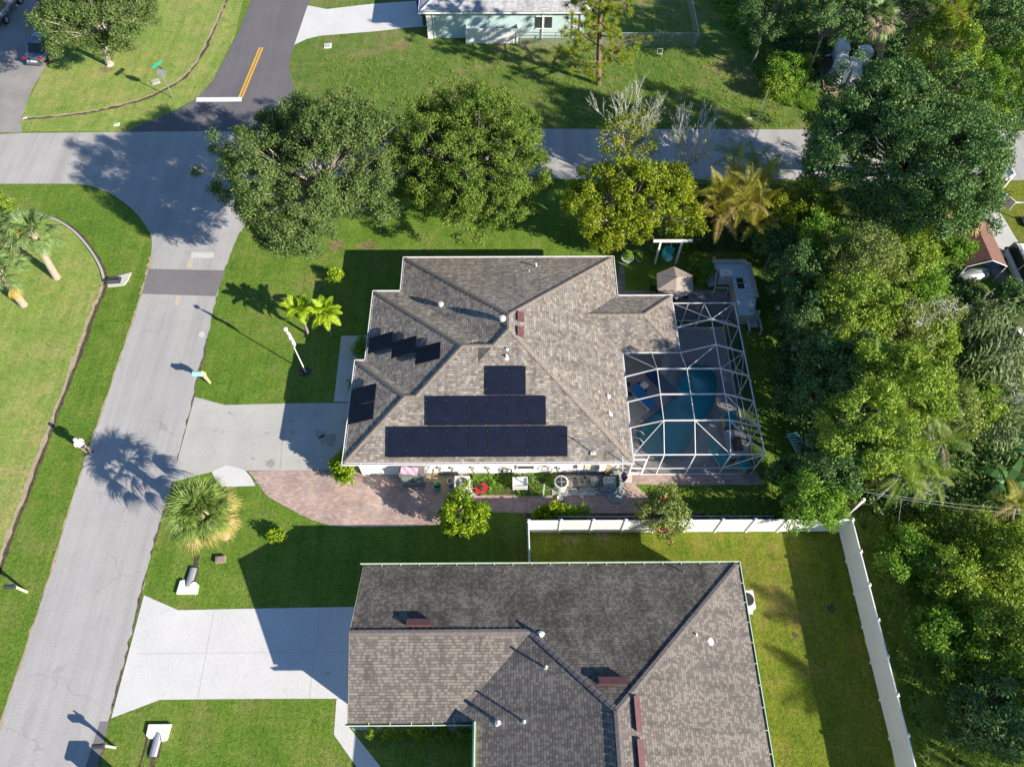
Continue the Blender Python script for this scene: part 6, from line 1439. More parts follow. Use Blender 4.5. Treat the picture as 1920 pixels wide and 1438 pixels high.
t = thing('mailbox', 'pale aqua mailbox carried by a fish shaped post at the road edge', 'mailbox', (-18.37, 22.50, 0.00))
mb = MB(); mb.tube([(0, 0, 0), (-.03, .02, .35), (-.08, .03, .7), (-.02, .05, 1.0), (-.1, .08, 1.25)], [.07, .09, .12, .13, .05], 8); mb.tube([(-.06, .02, .75), (-.3, .0, .85), (-.42, 0, .98)], [.05, .05, .03], 6); mb.build('fish_post', 'coral', t)
mb = MB(); pr = [(-.14, 0), (-.14, .14), (-.09, .22), (0, .26), (.09, .22), (.14, .14), (.14, 0)]; vs = [(-.62 + x, y, 1.0 + z) for x in (0, .56) for y, z in pr]; n = 7
mb.add(vs, [(i, (i + 1) % n, n + (i + 1) % n, n + i) for i in range(n)] + [tuple(range(n))[::-1], tuple(range(n, 2 * n))]); mb.build('box', 'aqua_box', t)
mb = MB(); mb.box((-.63, 0, 1.12), (.014, .26, .22)); mb.build('door', 'aqua_box', t)
t = thing('mailbox', 'white mailbox on a slanted white arm post at the edge of the far road', 'mailbox', (36.21, 38.69, 0.00))
mb = MB(); mb.bar((0, 0, 0), (0, 0, 1.15), .1); mb.bar((-.3, .05, .85), (.05, .05, .85), .08); mb.bar((-.3, .05, .85), (-.3, .05, 1.1), .08); mb.bar((.05, .0, .85), (.1, .05, 1.2), .08); mb.build('post', 'white', t)
mb = MB(); mb.b2(-.28, .02, -.1, .42, 1.15, 1.42); mb.build('box', 'ac', t)
mb = MB(); mb.add([(-.32, -.14, 1.43), (.06, -.14, 1.43), (.06, .46, 1.43), (-.32, .46, 1.43), (-.13, -.14, 1.56), (-.13, .46, 1.56)], [(0, 1, 4), (2, 3, 5), (1, 2, 5, 4), (3, 0, 4, 5)]); mb.build('box_lid', 'white', t)
# big masonry mailbox just below the picture, its shadow falls on the road
t = thing('mailbox', 'wide masonry mailbox column standing below the bottom picture edge', 'mailbox', (-18.13, 0.86, 0.00))
mb = MB(); mb.b2(-.35, .35, -.3, .3, 0, 1.35); mb.build('column', 'brick_block', t); mb = MB(); mb.b2(-.42, .42, -.37, .37, 1.35, 1.45); mb.build('cap', 'conc', t)
# basketball hoop at the right neighbour
t = thing('basketball_hoop', 'white basketball backboard with rim and a steel arm over the right neighbour lawn', 'basketball hoop', (36.73, 35.35, 0.00))
B_ = Vector(t.location); tp = Vector((33.06, 34.41, 3.00)) - B_
mb = MB(); mb.tube([(0, 0, 0), (.1, 0, 2.2), (tp.x + 1.1, tp.y, 2.95)], .05, 8); mb.tube([(tp.x + 1.1, tp.y, 2.95), (tp.x + .1, tp.y, 3.0)], .05, 8); mb.build('pole', 'steel', t)
mb = MB(); mb.box((tp.x, tp.y, 3.15), (.05, 1.15, .75), .45); mb.build('backboard', 'white', t)
mb = MB(); mb.tube([(tp.x - .32 + .22 * math.cos(k), tp.y - .12 + .22 * math.sin(k), 2.95) for k in np.linspace(0, 2 * PI, 13)], .018, 5); mb.build('rim', 'red', t)
mb = MB(); mb.b2(-.4, .6, -.4, .4, 0, .18); mb.build('base', 'dark', t)
t = thing('guy_pole', 'thin metal stake leaning in the rough grass beside the far road', 'pole', (19.73, 46.60, 0.00))
mb = MB(); mb.tube([(0, 0, 0), (.15, .35, 2.4)], .03, 6); mb.build('pole', 'steel', t)
mb = MB(); mb.box((.0, .0, .04), (.2, .2, .08)); mb.build('footing', 'conc', t)

# side yard of the solar house
t = thing('storage_cabinet', 'grey green storage cabinet with double doors against the white wall', 'cabinet', ((-5.37, 15.65, 0.00)[0], 16.0, 0))
mb = MB(); mb.b2(-.65, .62, -.36, .3, .04, 1.5); mb.build('body', 'grey_green', t)
for s_ in (-1, 1):
    mb = MB(); mb.b2(min(0, s_ * .6) + .012, max(0, s_ * .6) - .012, -.385, -.361, .08, 1.42); o = mb.build('door', 'grey_green', t)
    mb = MB(); mb.b2(s_ * .05 - .015, s_ * .05 + .015, -.42, -.386, .7, .85); mb.build('handle', 'dark', o)
mb = MB(); mb.add([(-.7, -.42, 1.5), (.67, -.42, 1.5), (.67, .33, 1.62), (-.7, .33, 1.62)], [(0, 1, 2, 3)]); mb.b2(-.7, .67, -.42, -.38, 1.46, 1.5); mb.build('lid', 'cap2', t)
t = thing('towel', 'crumpled lilac towel lying on the storage cabinet', 'towel', ((-5.37, 15.65, 0.00)[0] - .1, 16.0, 1.56))
mb = MB(); rg = np.random.default_rng(3); nx, ny = 10, 5
vs = [(-.5 + i / nx * .95, -.3 + j / ny * .42 + (-.10 * i / nx), .07 + .05 * math.sin(i * 1.3 + j) + j * .012) for j in range(ny + 1) for i in range(nx + 1)]
mb.add(vs, [(j * (nx + 1) + i, j * (nx + 1) + i + 1, (j + 1) * (nx + 1) + i + 1, (j + 1) * (nx + 1) + i) for j in range(ny) for i in range(nx)]); mb.build('cloth', 'lilac', t, True)
t = thing('air_conditioner', 'square air conditioner unit with a round fan grille by the mango tree', 'air conditioner', (-2.64, 15.47, 0.00))
mb = MB(); mb.b2(-.42, .42, -.42, .42, .08, .85); mb.build('housing', 'ac', t)
mb = MB(); mb.lathe((0, 0, .852), [(.34, 0), (.34, .012), (.30, .014)], 24); mb.build('fan_well', 'dark', t)
mb = MB()
for k in range(3): mb.box((.14 * math.cos(k * 2.1), .14 * math.sin(k * 2.1), .875), (.22, .15, .012), k * 2.1)
mb.build('fan_blades', 'steel', t)
mb = MB()
for r_ in (.1, .2, .3): mb.tube([(r_ * math.cos(a), r_ * math.sin(a), .905) for a in np.linspace(0, 2 * PI, 17)], .006, 4)
mb.bar((-.34, 0, .9), (.34, 0, .9), .012); mb.bar((0, -.34, .9), (0, .34, .9), .012); mb.build('grille', 'steel', t)
mb = MB(); mb.b2(-.55, .55, -.55, .5, Z4 + .002, .08); mb.build('pad', 'conc', t)
t = thing('heat_pump', 'round grey pool heat pump with a dark fan top beside the pump piping', 'heat pump', (2.89, 15.51, 0.00))
mb = MB(); mb.lathe((0, 0, .06), [(.36, 0), (.37, .6), (.40, .66), (.40, .74), (.33, .76)], 24); mb.build('housing', 'ac', t)
mb = MB(); mb.lathe((0, 0, .80), [(.31, 0), (.31, .03)], 24); mb.build('fan_well', 'dark', t)
mb = MB(); mb.lathe((0, 0, .83), [(.07, 0), (.07, .03)], 10)
for k in range(4): mb.box((.16 * math.cos(k * PI / 2), .16 * math.sin(k * PI / 2), .845), (.2, .06, .01), k * PI / 2)
mb.build('fan_blades', 'steel', t)
mb = MB(); mb.b2(-.5, 1.9, -.5, .75, Z4 + .002, .06); mb.build('pad', 'conc', t)
def bucket(q, lab, m, r=.17, h=.34, nm='bucket', cat='bucket'):
    t = thing(nm, lab, cat, q); mb = MB(); mb.lathe((0, 0, .02), [(r * .75, 0), (r, h), (r * 1.12, h + .01), (r * 1.1, h + .04), (r * .95, h + .03), (r * .7, .05)], 16); mb.build('shell', m, t)
    mb = MB(); mb.tube([(r * math.cos(a), r * .2, h + r * .5 * math.sin(a)) for a in np.linspace(0, PI, 9)], .01, 4); mb.build('handle', 'steel', t); return t
bucket((-4.06, 15.51, 0.00), 'green plastic watering bucket on the sand near the cabinet', 'green_pl', .2, .3)
bucket((-3.35, 15.80, 0.00), 'pale grey pail leaning by the air conditioner, the rear one', 'lead', .17, .3)
bucket((-3.30, 15.45, 0.00), 'pale grey pail by the air conditioner, the front one', 'tarp', .17, .26)
bucket((2.83, 14.83, 0.00), 'small white round lid pot on the brick walk below the heat pump', 'white', .16, .1, 'pot', 'pot')
t = thing('lawn_mower', 'small red lawn mower with a black engine in the bed', 'lawn mower', (-1.58, 15.40, 0.00), .5)
mb = MB(); mb.prism([(-.3, -.22), (.28, -.24), (.38, 0), (.28, .24), (-.3, .22), (-.38, 0)], .12, .28); mb.build('deck', 'red', t)
mb = MB(); mb.lathe((0, 0, .28), [(.14, 0), (.15, .12), (.08, .18)], 12); mb.build('engine', 'dark', t)
for x in (-.25, .25):
    for y in (-.25, .25):
        mb = MB(); mb.tube([(x, y - .02, .11), (x, y + .02, .11)], .1, 10); mb.build('wheel', 'tyre', t)
mb = MB(); mb.tube([(-.3, -.18, .2), (-.75, -.18, .75), (-.75, .18, .75), (-.3, .18, .2)], .015, 5); mb.build('handle', 'steel', t)
t = thing('utility_sink', 'white utility sink with a tap and hose against the wall', 'sink', (0.59, 15.58, 0.00))
mb = MB(); mb.b2(-.42, .42, -.3, .3, .5, .56); mb.b2(-.42, .42, -.3, -.26, .3, .68); mb.b2(-.42, .42, .26, .3, .3, .68); mb.b2(-.42, -.38, -.26, .26, .3, .68); mb.b2(.38, .42, -.26, .26, .3, .68); mb.build('basin', 'white', t)
mb = MB(); mb.tube([(0, .3, .5), (0, .3, .95), (0, .1, .95)], .02, 6); mb.build('tap', 'steel', t)
for x in (-.36, .36):
    for y in (-.24, .24):
        mb = MB(); mb.bar((x, y, 0), (x, y, .3), .05); mb.build('leg', 'white', t)
t = thing('garden_bed_rail', 'pale wooden plank leaning against the wall near the cabinet', 'plank', (-4.41, 15.84, 0.00))
mb = MB(); mb.bar((0, 0, .03), (.18, .35, 1.2), .1, .03); mb.bar((.1, .1, .4), (.35, .12, .42), .06, .03); mb.bar((.14, .2, .7), (.4, .2, .72), .05, .03); mb.build('board', 'wood', t)
t = thing('clothes_post', 'tall pale square post with a cross arm at the edge of the brick walk', 'post', (1.87, 14.87, 0.00))
mb = MB(); mb.bar((0, 0, 0), (0, 0, 2.0), .07); mb.build('post', 'lead', t); mb = MB(); mb.bar((-.02, 0, 1.85), (-1.2, .8, 1.8), .02); mb.bar((0, 0, 1.2), (1.7, .3, 1.2), .02); mb.build('arm', 'steel', t)
def hose(q, lab, r, m, z, n=4):
    t = thing('garden_hose', lab, 'hose', q); mb = MB(); pts = []
    for k in range(n * 16 + 1):
        a = k / 16 * 2 * PI; rr = r * (1 + .1 * math.sin(a * .7)); pts.append((rr * math.cos(a), -.05 + .02 * math.sin(a * 3), z + rr * math.sin(a)))
    mb.tube(pts, .018, 5); mb.tube([pts[-1], (r * .9, -.06, z - r), (r * .7, -.05, .05)], .016, 5); mb.build('coil', m, t)
    mb = MB(); mb.b2(-.06, .06, -.06, .02, z + r - .1, z + r); mb.build('bracket', 'steel', t)
hose((-.15, 16.27, 0), 'dark coiled garden hose hung on the white wall next to the window', .27, 'dark', .75)
hose((2.1, 16.27, 0), 'grey coiled hose hung on the white wall right of the window', .30, 'conc_dark', .95, 2)
t = thing('pump_piping', 'cream pool pump pipes and valves in front of the wall', 'pump piping', (4.14, 15.69, 0.00))
mb = MB(); rg = np.random.default_rng(9)
for i in range(5): mb.tube([(-.9 + i * .35, .25, .1), (-.9 + i * .35, .25, .45 + .1 * (i % 2)), (-.6 + i * .35, .2, .45 + .1 * (i % 2)), (-.6 + i * .35, -.15, .4)], .045, 7)
mb.tube([(-1.0, -.35, .18), (.8, -.35, .18)], .04, 6); mb.tube([(-1.0, .1, .35), (.85, .12, .35)], .045, 6); mb.build('pipes', 'clutter', t)
mb = MB(); mb.lathe((-.75, -.1, .1), [(.16, 0), (.2, .25), (.18, .4), (.08, .48)], 14); mb.lathe((-.2, -.15, .1), [(.14, 0), (.15, .2), (.1, .3)], 12); mb.tube([(-.2, -.15, .25), (.15, -.12, .25)], .1, 10); mb.build('pump', 'clutter', t)
mb = MB()
for x, y, z in ((-.45, .2, .5), (.1, .2, .55), (.4, .0, .42), (-.3, -.3, .25)): mb.box((x, y, z), (.12, .1, .08))
mb.build('valves', 'dark', t)
mb = MB(); mb.lathe((.62, .0, .08), [(.2, 0), (.22, .6), (.15, .72)], 14); mb.build('filter_tank', 'lead', t)
t = thing('covered_grill', 'bulky object under a crumpled grey cover beside the pump piping', 'covered grill', (5.58, 15.56, 0.00))
mb = MB(); nx = 9; rg = np.random.default_rng(4); vs = []
for j in range(nx + 1):
    for i in range(nx + 1):
        x, y = (i / nx - .5), (j / nx - .5); e = min(1, 2.4 * (0.5 - max(abs(x), abs(y)))); z = .9 * min(1, e * 3) + rg.normal(0, .03)
        vs.append((x * 1.0, y * .75, max(.02, z)))
mb.add(vs, [(j * (nx + 1) + i, j * (nx + 1) + i + 1, (j + 1) * (nx + 1) + i + 1, (j + 1) * (nx + 1) + i) for j in range(nx) for i in range(nx)]); mb.build('cover', 'tarp', t)
mb = MB(); mb.b2(-.42, .42, -.28, .28, .02, .75); mb.build('body', 'dark', t)
t = thing('tarp', 'dusty grey blue tarp spread on the bricks below the covered grill', 'tarp', (5.54, 14.98, 0.00))
tp_ = [(4.54, 15.40), (4.91, 15.56), (5.59, 15.75), (6.44, 15.78), (6.36, 14.72), (5.75, 14.66), (5.46, 14.79), (5.25, 15.14), (4.70, 15.05)]
lo = t.location; mb = MB(); n = len(tp_); tpp = smooth_line([(p[0] - lo.x, p[1] - lo.y) for p in tp_] + [(tp_[0][0] - lo.x, tp_[0][1] - lo.y)], 3)[:-1]; mb.prism(tpp, Z4, .04)
mb.build('sheet', 'tarp', t)
mb = MB(); mb.tube([(-.9, .3, .07), (-.5, .1, .1), (-.1, .15, .08), (.2, -.3, .1), (.7, -.45, .07)], [.06, .1, .07, .09, .04], 6); mb.build('fold', 'tarp', t)
t = thing('recycling_bin', 'flat green bin standing beside the covered grill', 'bin', (5.98, 15.68, 0.00))
mb = MB(); mb.b2(-.15, .15, -.3, .3, .03, .6); mb.build('body', 'green_bin', t); mb = MB(); mb.b2(-.17, .17, -.32, .32, .6, .65); mb.build('lid', 'green_bin', t)
t = thing('landscape_box', 'stacked wall boxes of pool control gear at the house corner', 'control box', (5.15, 16.15, 0))
mb = MB(); mb.b2(-.2, .2, -.06, .14, .9, 1.7); mb.build('cabinet', 'ac', t); mb = MB(); mb.b2(-.17, .17, -.09, -.061, .95, 1.65); mb.build('door', 'white', t)
mb = MB(); mb.b2(.24, .5, -.02, .14, .1, 1.3); mb.build('side_panel', 'wood', t)

# back yard: swing, planters, umbrella, outdoor kitchen
q0, q1 = Vector((9.99, 31.80, 0.00)), Vector((11.40, 31.79, 0.00))
t = thing('swing_frame', 'white timber swing frame standing under the yellow green tree', 'swing frame', (10.68, 31.79, 0.00))
a0, a1 = q0 - Vector(t.location), q1 - Vector(t.location)
for a in (a0, a1):
    mb = MB(); mb.bar(a, a + Vector((0, 0, 2.2)), .12); mb.build('post', 'alu', t)
mb = MB(); mb.bar(a0 + Vector((-.5, 0, 2.25)), a1 + Vector((.65, 0, 2.25)), .14, .14); mb.build('crossbeam', 'alu', t)
t2 = thing('hanging_chair', 'teal woven egg chair hanging from the white swing frame', 'hanging chair', (t.location.x + .05, t.location.y, 0))
mb = MB(); rr = .42; vs = []; fs = []
for j in range(9):
    ph = -.1 + j / 8 * 2.3
    for i in range(13):
        th = PI * .15 + i / 12 * PI * 1.25; vs.append((rr * math.sin(ph) * math.cos(th) * 1.1, rr * math.sin(ph) * math.sin(th), 1.05 - rr * 1.35 * math.cos(ph)))
for j in range(8):
    for i in range(12): fs.append((j * 13 + i, j * 13 + i + 1, (j + 1) * 13 + i + 1, (j + 1) * 13 + i))
mb.add(vs, fs); mb.build('shell', 'teal_fabric', t2)
mb = MB(); mb.tube([(0, 0, 1.6), (0, 0, 2.2)], .015, 5); mb.build('chain', 'steel', t2)
mb = MB(); mb.lathe((0, -.02, .58), [(.3, 0), (.34, .08), (.2, .14)], 12); mb.build('cushion', 'aqua_box', t2)
for q, lab, r_ in (((8.07, 31.99, 0.00), 'large round white planter with leafy plant, left of the swing', .42), ((8.99, 32.04, 0.00), 'smaller round white planter with green plant, next to the swing', .34), ((12.05, 32.83, 0.00), 'white planter with plant behind the right swing post', .3), ((10.07, 32.93, 0.00), 'white planter with plant behind the left swing post', .3)):
    t = thing('planter', lab, 'planter', q); mb = MB(); mb.lathe((0, 0, 0), [(r_ * .6, 0), (r_ * .95, r_ * .8), (r_ * 1.05, r_ * 1.0), (r_ * .92, r_ * 1.0), (r_ * .85, r_ * .85)], 18); mb.build('pot', 'lead', t)
    rg = np.random.default_rng(int(r_ * 1000)); C = rg.normal(0, .16, (14, 3)) + np.array([0, 0, r_ * 1.5]); quads_mesh('plant', leaf_quads(rg, C, np.tile([[0, 0, 1.]], (14, 1)), 22, .1, .2, .09), 'lf_bright', t)
t = thing('patio_umbrella', 'open taupe patio umbrella with a dark vent shading a table by the eave corner', 'umbrella', (10.86, 28.80, 0.00))
hub = Vector((10.11, 28.19, 2.45)) - Vector(t.location); hub.z = 2.45; hub.x *= .4; hub.y *= .4
mb = MB(); vs = [(hub.x, hub.y, 2.5)] + [(hub.x + 1.3 * math.cos(.45 + k * PI / 3), hub.y + 1.3 * math.sin(.45 + k * PI / 3), 2.02) for k in range(6)]
vs += [(hub.x + 1.3 * math.cos(.45 + k * PI / 3), hub.y + 1.3 * math.sin(.45 + k * PI / 3), 1.9) for k in range(6)]
mb.add(vs, [(0, 1 + k, 1 + (k + 1) % 6) for k in range(6)] + [(1 + k, 7 + k, 7 + (k + 1) % 6, 1 + (k + 1) % 6) for k in range(6)]); mb.build('canopy', 'umbrella', t)
mb = MB(); mb.tube([(hub.x, hub.y, 0), (hub.x, hub.y, 2.6)], .025, 8); mb.build('pole', 'dark', t)
mb = MB()
for k in range(6): mb.tube([(hub.x, hub.y, 2.47), (hub.x + 1.28 * math.cos(.45 + k * PI / 3), hub.y + 1.28 * math.sin(.45 + k * PI / 3), 2.0)], .012, 4)
mb.build('ribs', 'dark', t)
mb = MB(); mb.lathe((hub.x, hub.y, 0), [(.28, 0), (.26, .08), (.05, .12)], 16); mb.build('base', 'dark', t)
t = thing('patio_table', 'dark patio table mostly hidden under the taupe umbrella', 'table', (t.location.x + hub.x, t.location.y + hub.y, 0))
mb = MB(); mb.lathe((0, 0, .7), [(.55, 0), (.55, .03)], 20); mb.build('table_top', 'dark', t)
for k in range(4):
    mb = MB(); mb.bar((.4 * math.cos(k * PI / 2 + .8), .4 * math.sin(k * PI / 2 + .8), 0), (.3 * math.cos(k * PI / 2 + .8), .3 * math.sin(k * PI / 2 + .8), .7), .04); mb.build('leg', 'dark', t)
for q, rz, lab in (((11.50, 28.79, 0.00), -1.9, 'black patio chair at the right of the umbrella'), ((9.58, 29.33, 0.00), 1.5, 'black metal patio chair by the house corner walk, partly under the umbrella')):
    c = thing('patio_chair', lab, 'chair', q, rz)
    mb = MB(); mb.b2(-.24, .24, -.24, .24, .4, .44); mb.build('seat', 'dark', c); mb = MB(); mb.box((0, .26, .68), (.48, .04, .5)); mb.build('backrest', 'dark', c)
    for x in (-.22, .22):
        for y in (-.22, .22):
            mb = MB(); mb.bar((x, y, 0), (x, y, .42), .03); mb.build('leg', 'dark', c)
# outdoor kitchen, L shaped
ok = thing('outdoor_kitchen', 'weathered L shaped outdoor kitchen with blue worktop and sink behind the pool cage', 'outdoor kitchen')
kz = .95
Kp = [(13.65, 31.07), (15.92, 31.01), (15.95, 28.05), (15.58, 26.70), (14.66, 26.70), (14.65, 28.92), (14.74, 30.34), (13.62, 30.39)]
wt = MB(); wt.prism(Kp, kz, kz + .05); wt.build('worktop', 'tile_blue', ok)
wb = MB(); wb.prism([(p[0] * .985 + .015 * Kp[3][0], p[1] * .99 + .01 * Kp[3][1]) for p in Kp], 0.02, kz - .01); wb.build('base', 'block', ok)
kb = MB(); c0, c1, c2, c3 = (13.50, 30.91, 1.20), (15.79, 30.89, 1.20), (15.81, 28.03, 1.20), (15.36, 26.27, 1.20)
kb.bar((c0[0], c0[1] + .1, 1.1), (c1[0], c1[1] + .1, 1.1), .3, .12); kb.bar((c1[0] + .1, c1[1], 1.1), (c2[0] + .12, c2[1], 1.1), .3, .12); kb.build('bar_shelf', 'wood_grey', ok)
sk = MB(); s0 = (15.11, 29.25, 0.98); sk.b2(s0[0] - .22, s0[0] + .22, s0[1] - .42, s0[1] + .42, kz + .051, kz + .056); o = sk.build('sink', 'dark', ok)
sk = MB(); sk.b2(s0[0] - .24, s0[0] + .24, s0[1] - .03, s0[1] + .03, kz + .06, kz + .08); sk.b2(s0[0] - .25, s0[0] + .25, s0[1] + .42, s0[1] + .46, kz + .06, kz + .08); sk.tube([(s0[0] + .25, s0[1], kz), (s0[0] + .25, s0[1], kz + .3), (s0[0] + .05, s0[1], kz + .3)], .02, 6); sk.build('sink_rim', 'steel', o)
fr = MB(); f0, f1 = (13.45, 28.97, 0.90), (14.32, 28.96, 0.90); e0 = (13.83, 30.75, 0.90)
fr.bar((f0[0], f0[1], .9), (f1[0], f1[1], .9), .08); fr.bar((f0[0], f0[1], .9), (e0[0], e0[1], .9), .08); fr.bar((f0[0], f0[1], 0), (f0[0], f0[1], .9), .08); fr.bar((f1[0], f1[1], 0), (f1[0], f1[1], .9), .08); fr.build('open_frame', 'wood_grey', ok)
t = thing('gas_grill', 'white lidded grill standing inside the outdoor kitchen corner', 'grill', (14.31, 30.12, 0.00))
mb = MB(); mb.b2(-.42, .42, -.28, .28, .1, .85); mb.build('cabinet', 'ac', t); mb = MB(); mb.b2(-.4, .4, -.26, .26, .86, 1.05); mb.build('lid', 'white', t)
mb = MB(); mb.bar((-.2, -.3, .98), (.2, -.3, .98), .03); mb.build('handle', 'steel', t); mb = MB(); mb.box((0, 0, 1.06), (.1, .07, .02)); mb.build('thermometer', 'dark', t)
t = thing('water_toy_board', 'grey board leaning against the outer side of the outdoor kitchen', 'board', (13.36, 30.21, 0.00), .3)
mb = MB(); mb.prism([(-.25, -.6), (.2, -.7), (.32, -.2), (.3, .5), (.0, .75), (-.3, .3)], .25, .3); mb.bar((-.1, -.4, 0), (-.1, -.4, .25), .06); mb.bar((.1, .4, 0), (.1, .4, .25), .06); mb.build('board', 'wood_grey', t)
t = thing('propane_tank', 'green grey gas bottle between the sink counter and the grill', 'gas bottle', (14.88, 29.66, 0.00))
mb = MB(); mb.lathe((0, 0, .02), [(.14, 0), (.16, .05), (.16, .42), (.1, .52), (.04, .55), (.04, .62)], 14); mb.build('cylinder', 'grey_green', t); mb = MB(); mb.lathe((0, 0, .6), [(.09, 0), (.09, .06)], 10); mb.build('valve_guard', 'steel', t)
t = thing('garden_chair', 'faded blue grey wooden garden chair behind the outdoor kitchen end', 'chair', (15.62, 26.54, 0.00), 0)
mb = MB(); mb.b2(-.3, .3, -.35, .25, .38, .43); mb.build('seat', 'wood_grey', t)
mb = MB(); mb.box((0, .36, .75), (.75, .06, .75), 0, Matrix.Rotation(-.25, 3, 'X')); mb.build('backrest', 'block', t)
for x in (-.42, .36):
    mb = MB(); mb.b2(x, x + .1, -.75, .3, .55, .6); mb.build('armrest', 'tile_blue', t); mb = MB(); mb.b2(x + .02, x + .08, -.7, -.62, 0, .55); mb.b2(x + .02, x + .08, .15, .22, 0, .55); mb.build('leg', 'wood_grey', t)
t = thing('garden_lounger', 'blue slatted garden bench hidden in the dark hedge beside the lawn strip', 'bench', (16.74, 17.96, 0.00), .25)
mb = MB()
for k in range(9): mb.b2(-.34, .34, -.8 + k * .18, -.8 + k * .18 + .11, .4, .43)
mb.build('slats', 'aqua_box', t)
mb = MB(); mb.b2(-.34, -.28, -.8, .8, .33, .4); mb.b2(.28, .34, -.8, .8, .33, .4); mb.build('frame', 'tile_blue', t)
for x in (-.3, .3):
    for y in (-.7, .7):
        mb = MB(); mb.bar((x, y, 0), (x, y, .34), .05); mb.build('leg', 'tile_blue', t)
t = thing('round_stool', 'small pale blue round table beside the slatted bench in the hedge', 'table', (17.39, 17.96, 0.00))
mb = MB(); mb.lathe((0, 0, .5), [(.3, 0), (.3, .04)], 18); mb.build('table_top', 'aqua_box', t); mb = MB(); mb.lathe((0, 0, 0), [(.15, 0), (.08, .1), (.06, .5)], 10); mb.build('pedestal', 'tile_blue', t)
t = thing('garden_wall', 'pale blue painted low wall segment showing through the jungle edge', 'wall', (18.60, 22.22, 0.00))
mb = MB(); mb.bar((-.15, 1.4, .55), (.15, -.9, .55), .4, 1.1); mb.build('wall_block', 'stucco_aqua', t); mb = MB(); mb.bar((-.15, 1.4, 1.13), (.15, -.9, 1.13), .48, .06); mb.build('coping', 'alu', t)

# white cabinets in the mulch yard at the top right
for i, (q, w, d, h_, rz, lab) in enumerate((((26.91, 51.04, 0.00), .85, 1.9, 1.75, -.12, 'tall white plastic cabinet standing foremost on the mulch with a bright corner'), ((27.62, 53.66, 0.00), .8, 1.5, 1.6, -.12, 'white plastic cabinet at the back of the mulch yard'),
        ((27.88, 50.70, 0.00), .8, 2.0, 1.7, -.14, 'white cabinet half hidden by the dark oak next to the foremost one'), ((29.36, 53.09, 0.00), .9, .9, 1.5, .1, 'small white cabinet with a blue side behind the other cabinets'))):
    t = thing('storage_cabinet', lab, 'cabinet', q, rz); mb = MB(); mb.b2(-w / 2, w / 2, -d / 2, d / 2, .03, h_ - .2); mb.build('body', 'alu', t)
    mb = MB(); mb.add([(-w / 2 - .03, -d / 2 - .03, h_ - .2), (w / 2 + .03, -d / 2 - .03, h_ - .2), (w / 2 + .03, d / 2 + .03, h_ - .2), (-w / 2 - .03, d / 2 + .03, h_ - .2)], [(0, 1, 2, 3)]); mb.b2(-w / 2 - .03, w / 2 + .03, -d / 2 - .03, d / 2 + .03, h_ - .2, h_ - .12); mb.build('lid', 'alu', t)
    mb = MB(); mb.b2(-w / 2 + .03, w / 2 - .03, -d / 2 - .02, -d / 2 - .002, .08, h_ - .25); mb.build('door', 'white', t)
t = thing('bird_ornament', 'small white bird ornament lying on the dark mulch', 'ornament', (26.84, 53.94, 0.00))
mb = MB(); mb.tube([(-.25, 0, .12), (0, 0, .16), (.22, .05, .2), (.32, .08, .34)], [.03, .1, .06, .02], 7); mb.build('bird_body', 'white', t); mb = MB(); mb.tube([(0, 0, 0), (0, 0, .1)], .02, 5); mb.build('stand', 'steel', t)
t = thing('crate', 'tiny blue crate on the mulch in front of the cabinets', 'crate', (26.59, 51.72, 0.00)); mb = MB(); mb.b2(-.18, .18, -.13, .13, 0, .16); mb.build('tray', 'tile_blue', t); mb = MB(); mb.b2(-.15, .15, -.1, .1, .16, .18); mb.build('lid', 'alu', t)
t = thing('retaining_edge', 'low dark timber edge along the left of the mulch yard', 'edging'); mb = MB(); a, b = (25.87, 53.46, 0.00), (25.55, 49.84, 0.00); mb.bar((a[0], a[1], .15), (b[0], b[1], .15), .12, .3); mb.build('timber', 'bark', t)

# right neighbour: paver strip, white car, skiff, path
sheet('driveway', [[(34.89, 39.68), (35.65, 39.59), (35.06, 38.21), (35.06, 37.31), (35.31, 35.31), (35.40, 34.21), (35.64, 32.41), (35.82, 29.55), (34.25, 28.67), (34.01, 30.46), (33.86, 31.67), (33.86, 33.34), (33.58, 34.12), (33.44, 35.27), (33.44, 36.28), (34.45, 38.38)]], Z4, 'conc')
sheet('path', [[(32.47, 35.07), (32.81, 35.07), (33.14, 33.92), (33.41, 32.66), (33.62, 31.39), (34.25, 28.67), (32.85, 29.21), (32.63, 31.16), (32.28, 32.81)]], Z4, 'pavers_grey')
sheet('path', [[(31.04, 29.22), (32.88, 29.30), (32.22, 28.42), (31.97, 26.91), (31.92, 25.05), (31.38, 22.18), (31.07, 20.10), (30.43, 20.11), (30.62, 22.19), (30.73, 25.06), (30.95, 27.30), (30.83, 28.60)]], Z4, 'pavers_grey')
sheet('lawn', [[(35.71, 39.54), (45.14, 39.41), (40.43, 28.64), (35.92, 29.33), (35.67, 32.51), (35.35, 35.41), (35.14, 37.42), (35.20, 38.37)]], Z1, 'turf_yard')

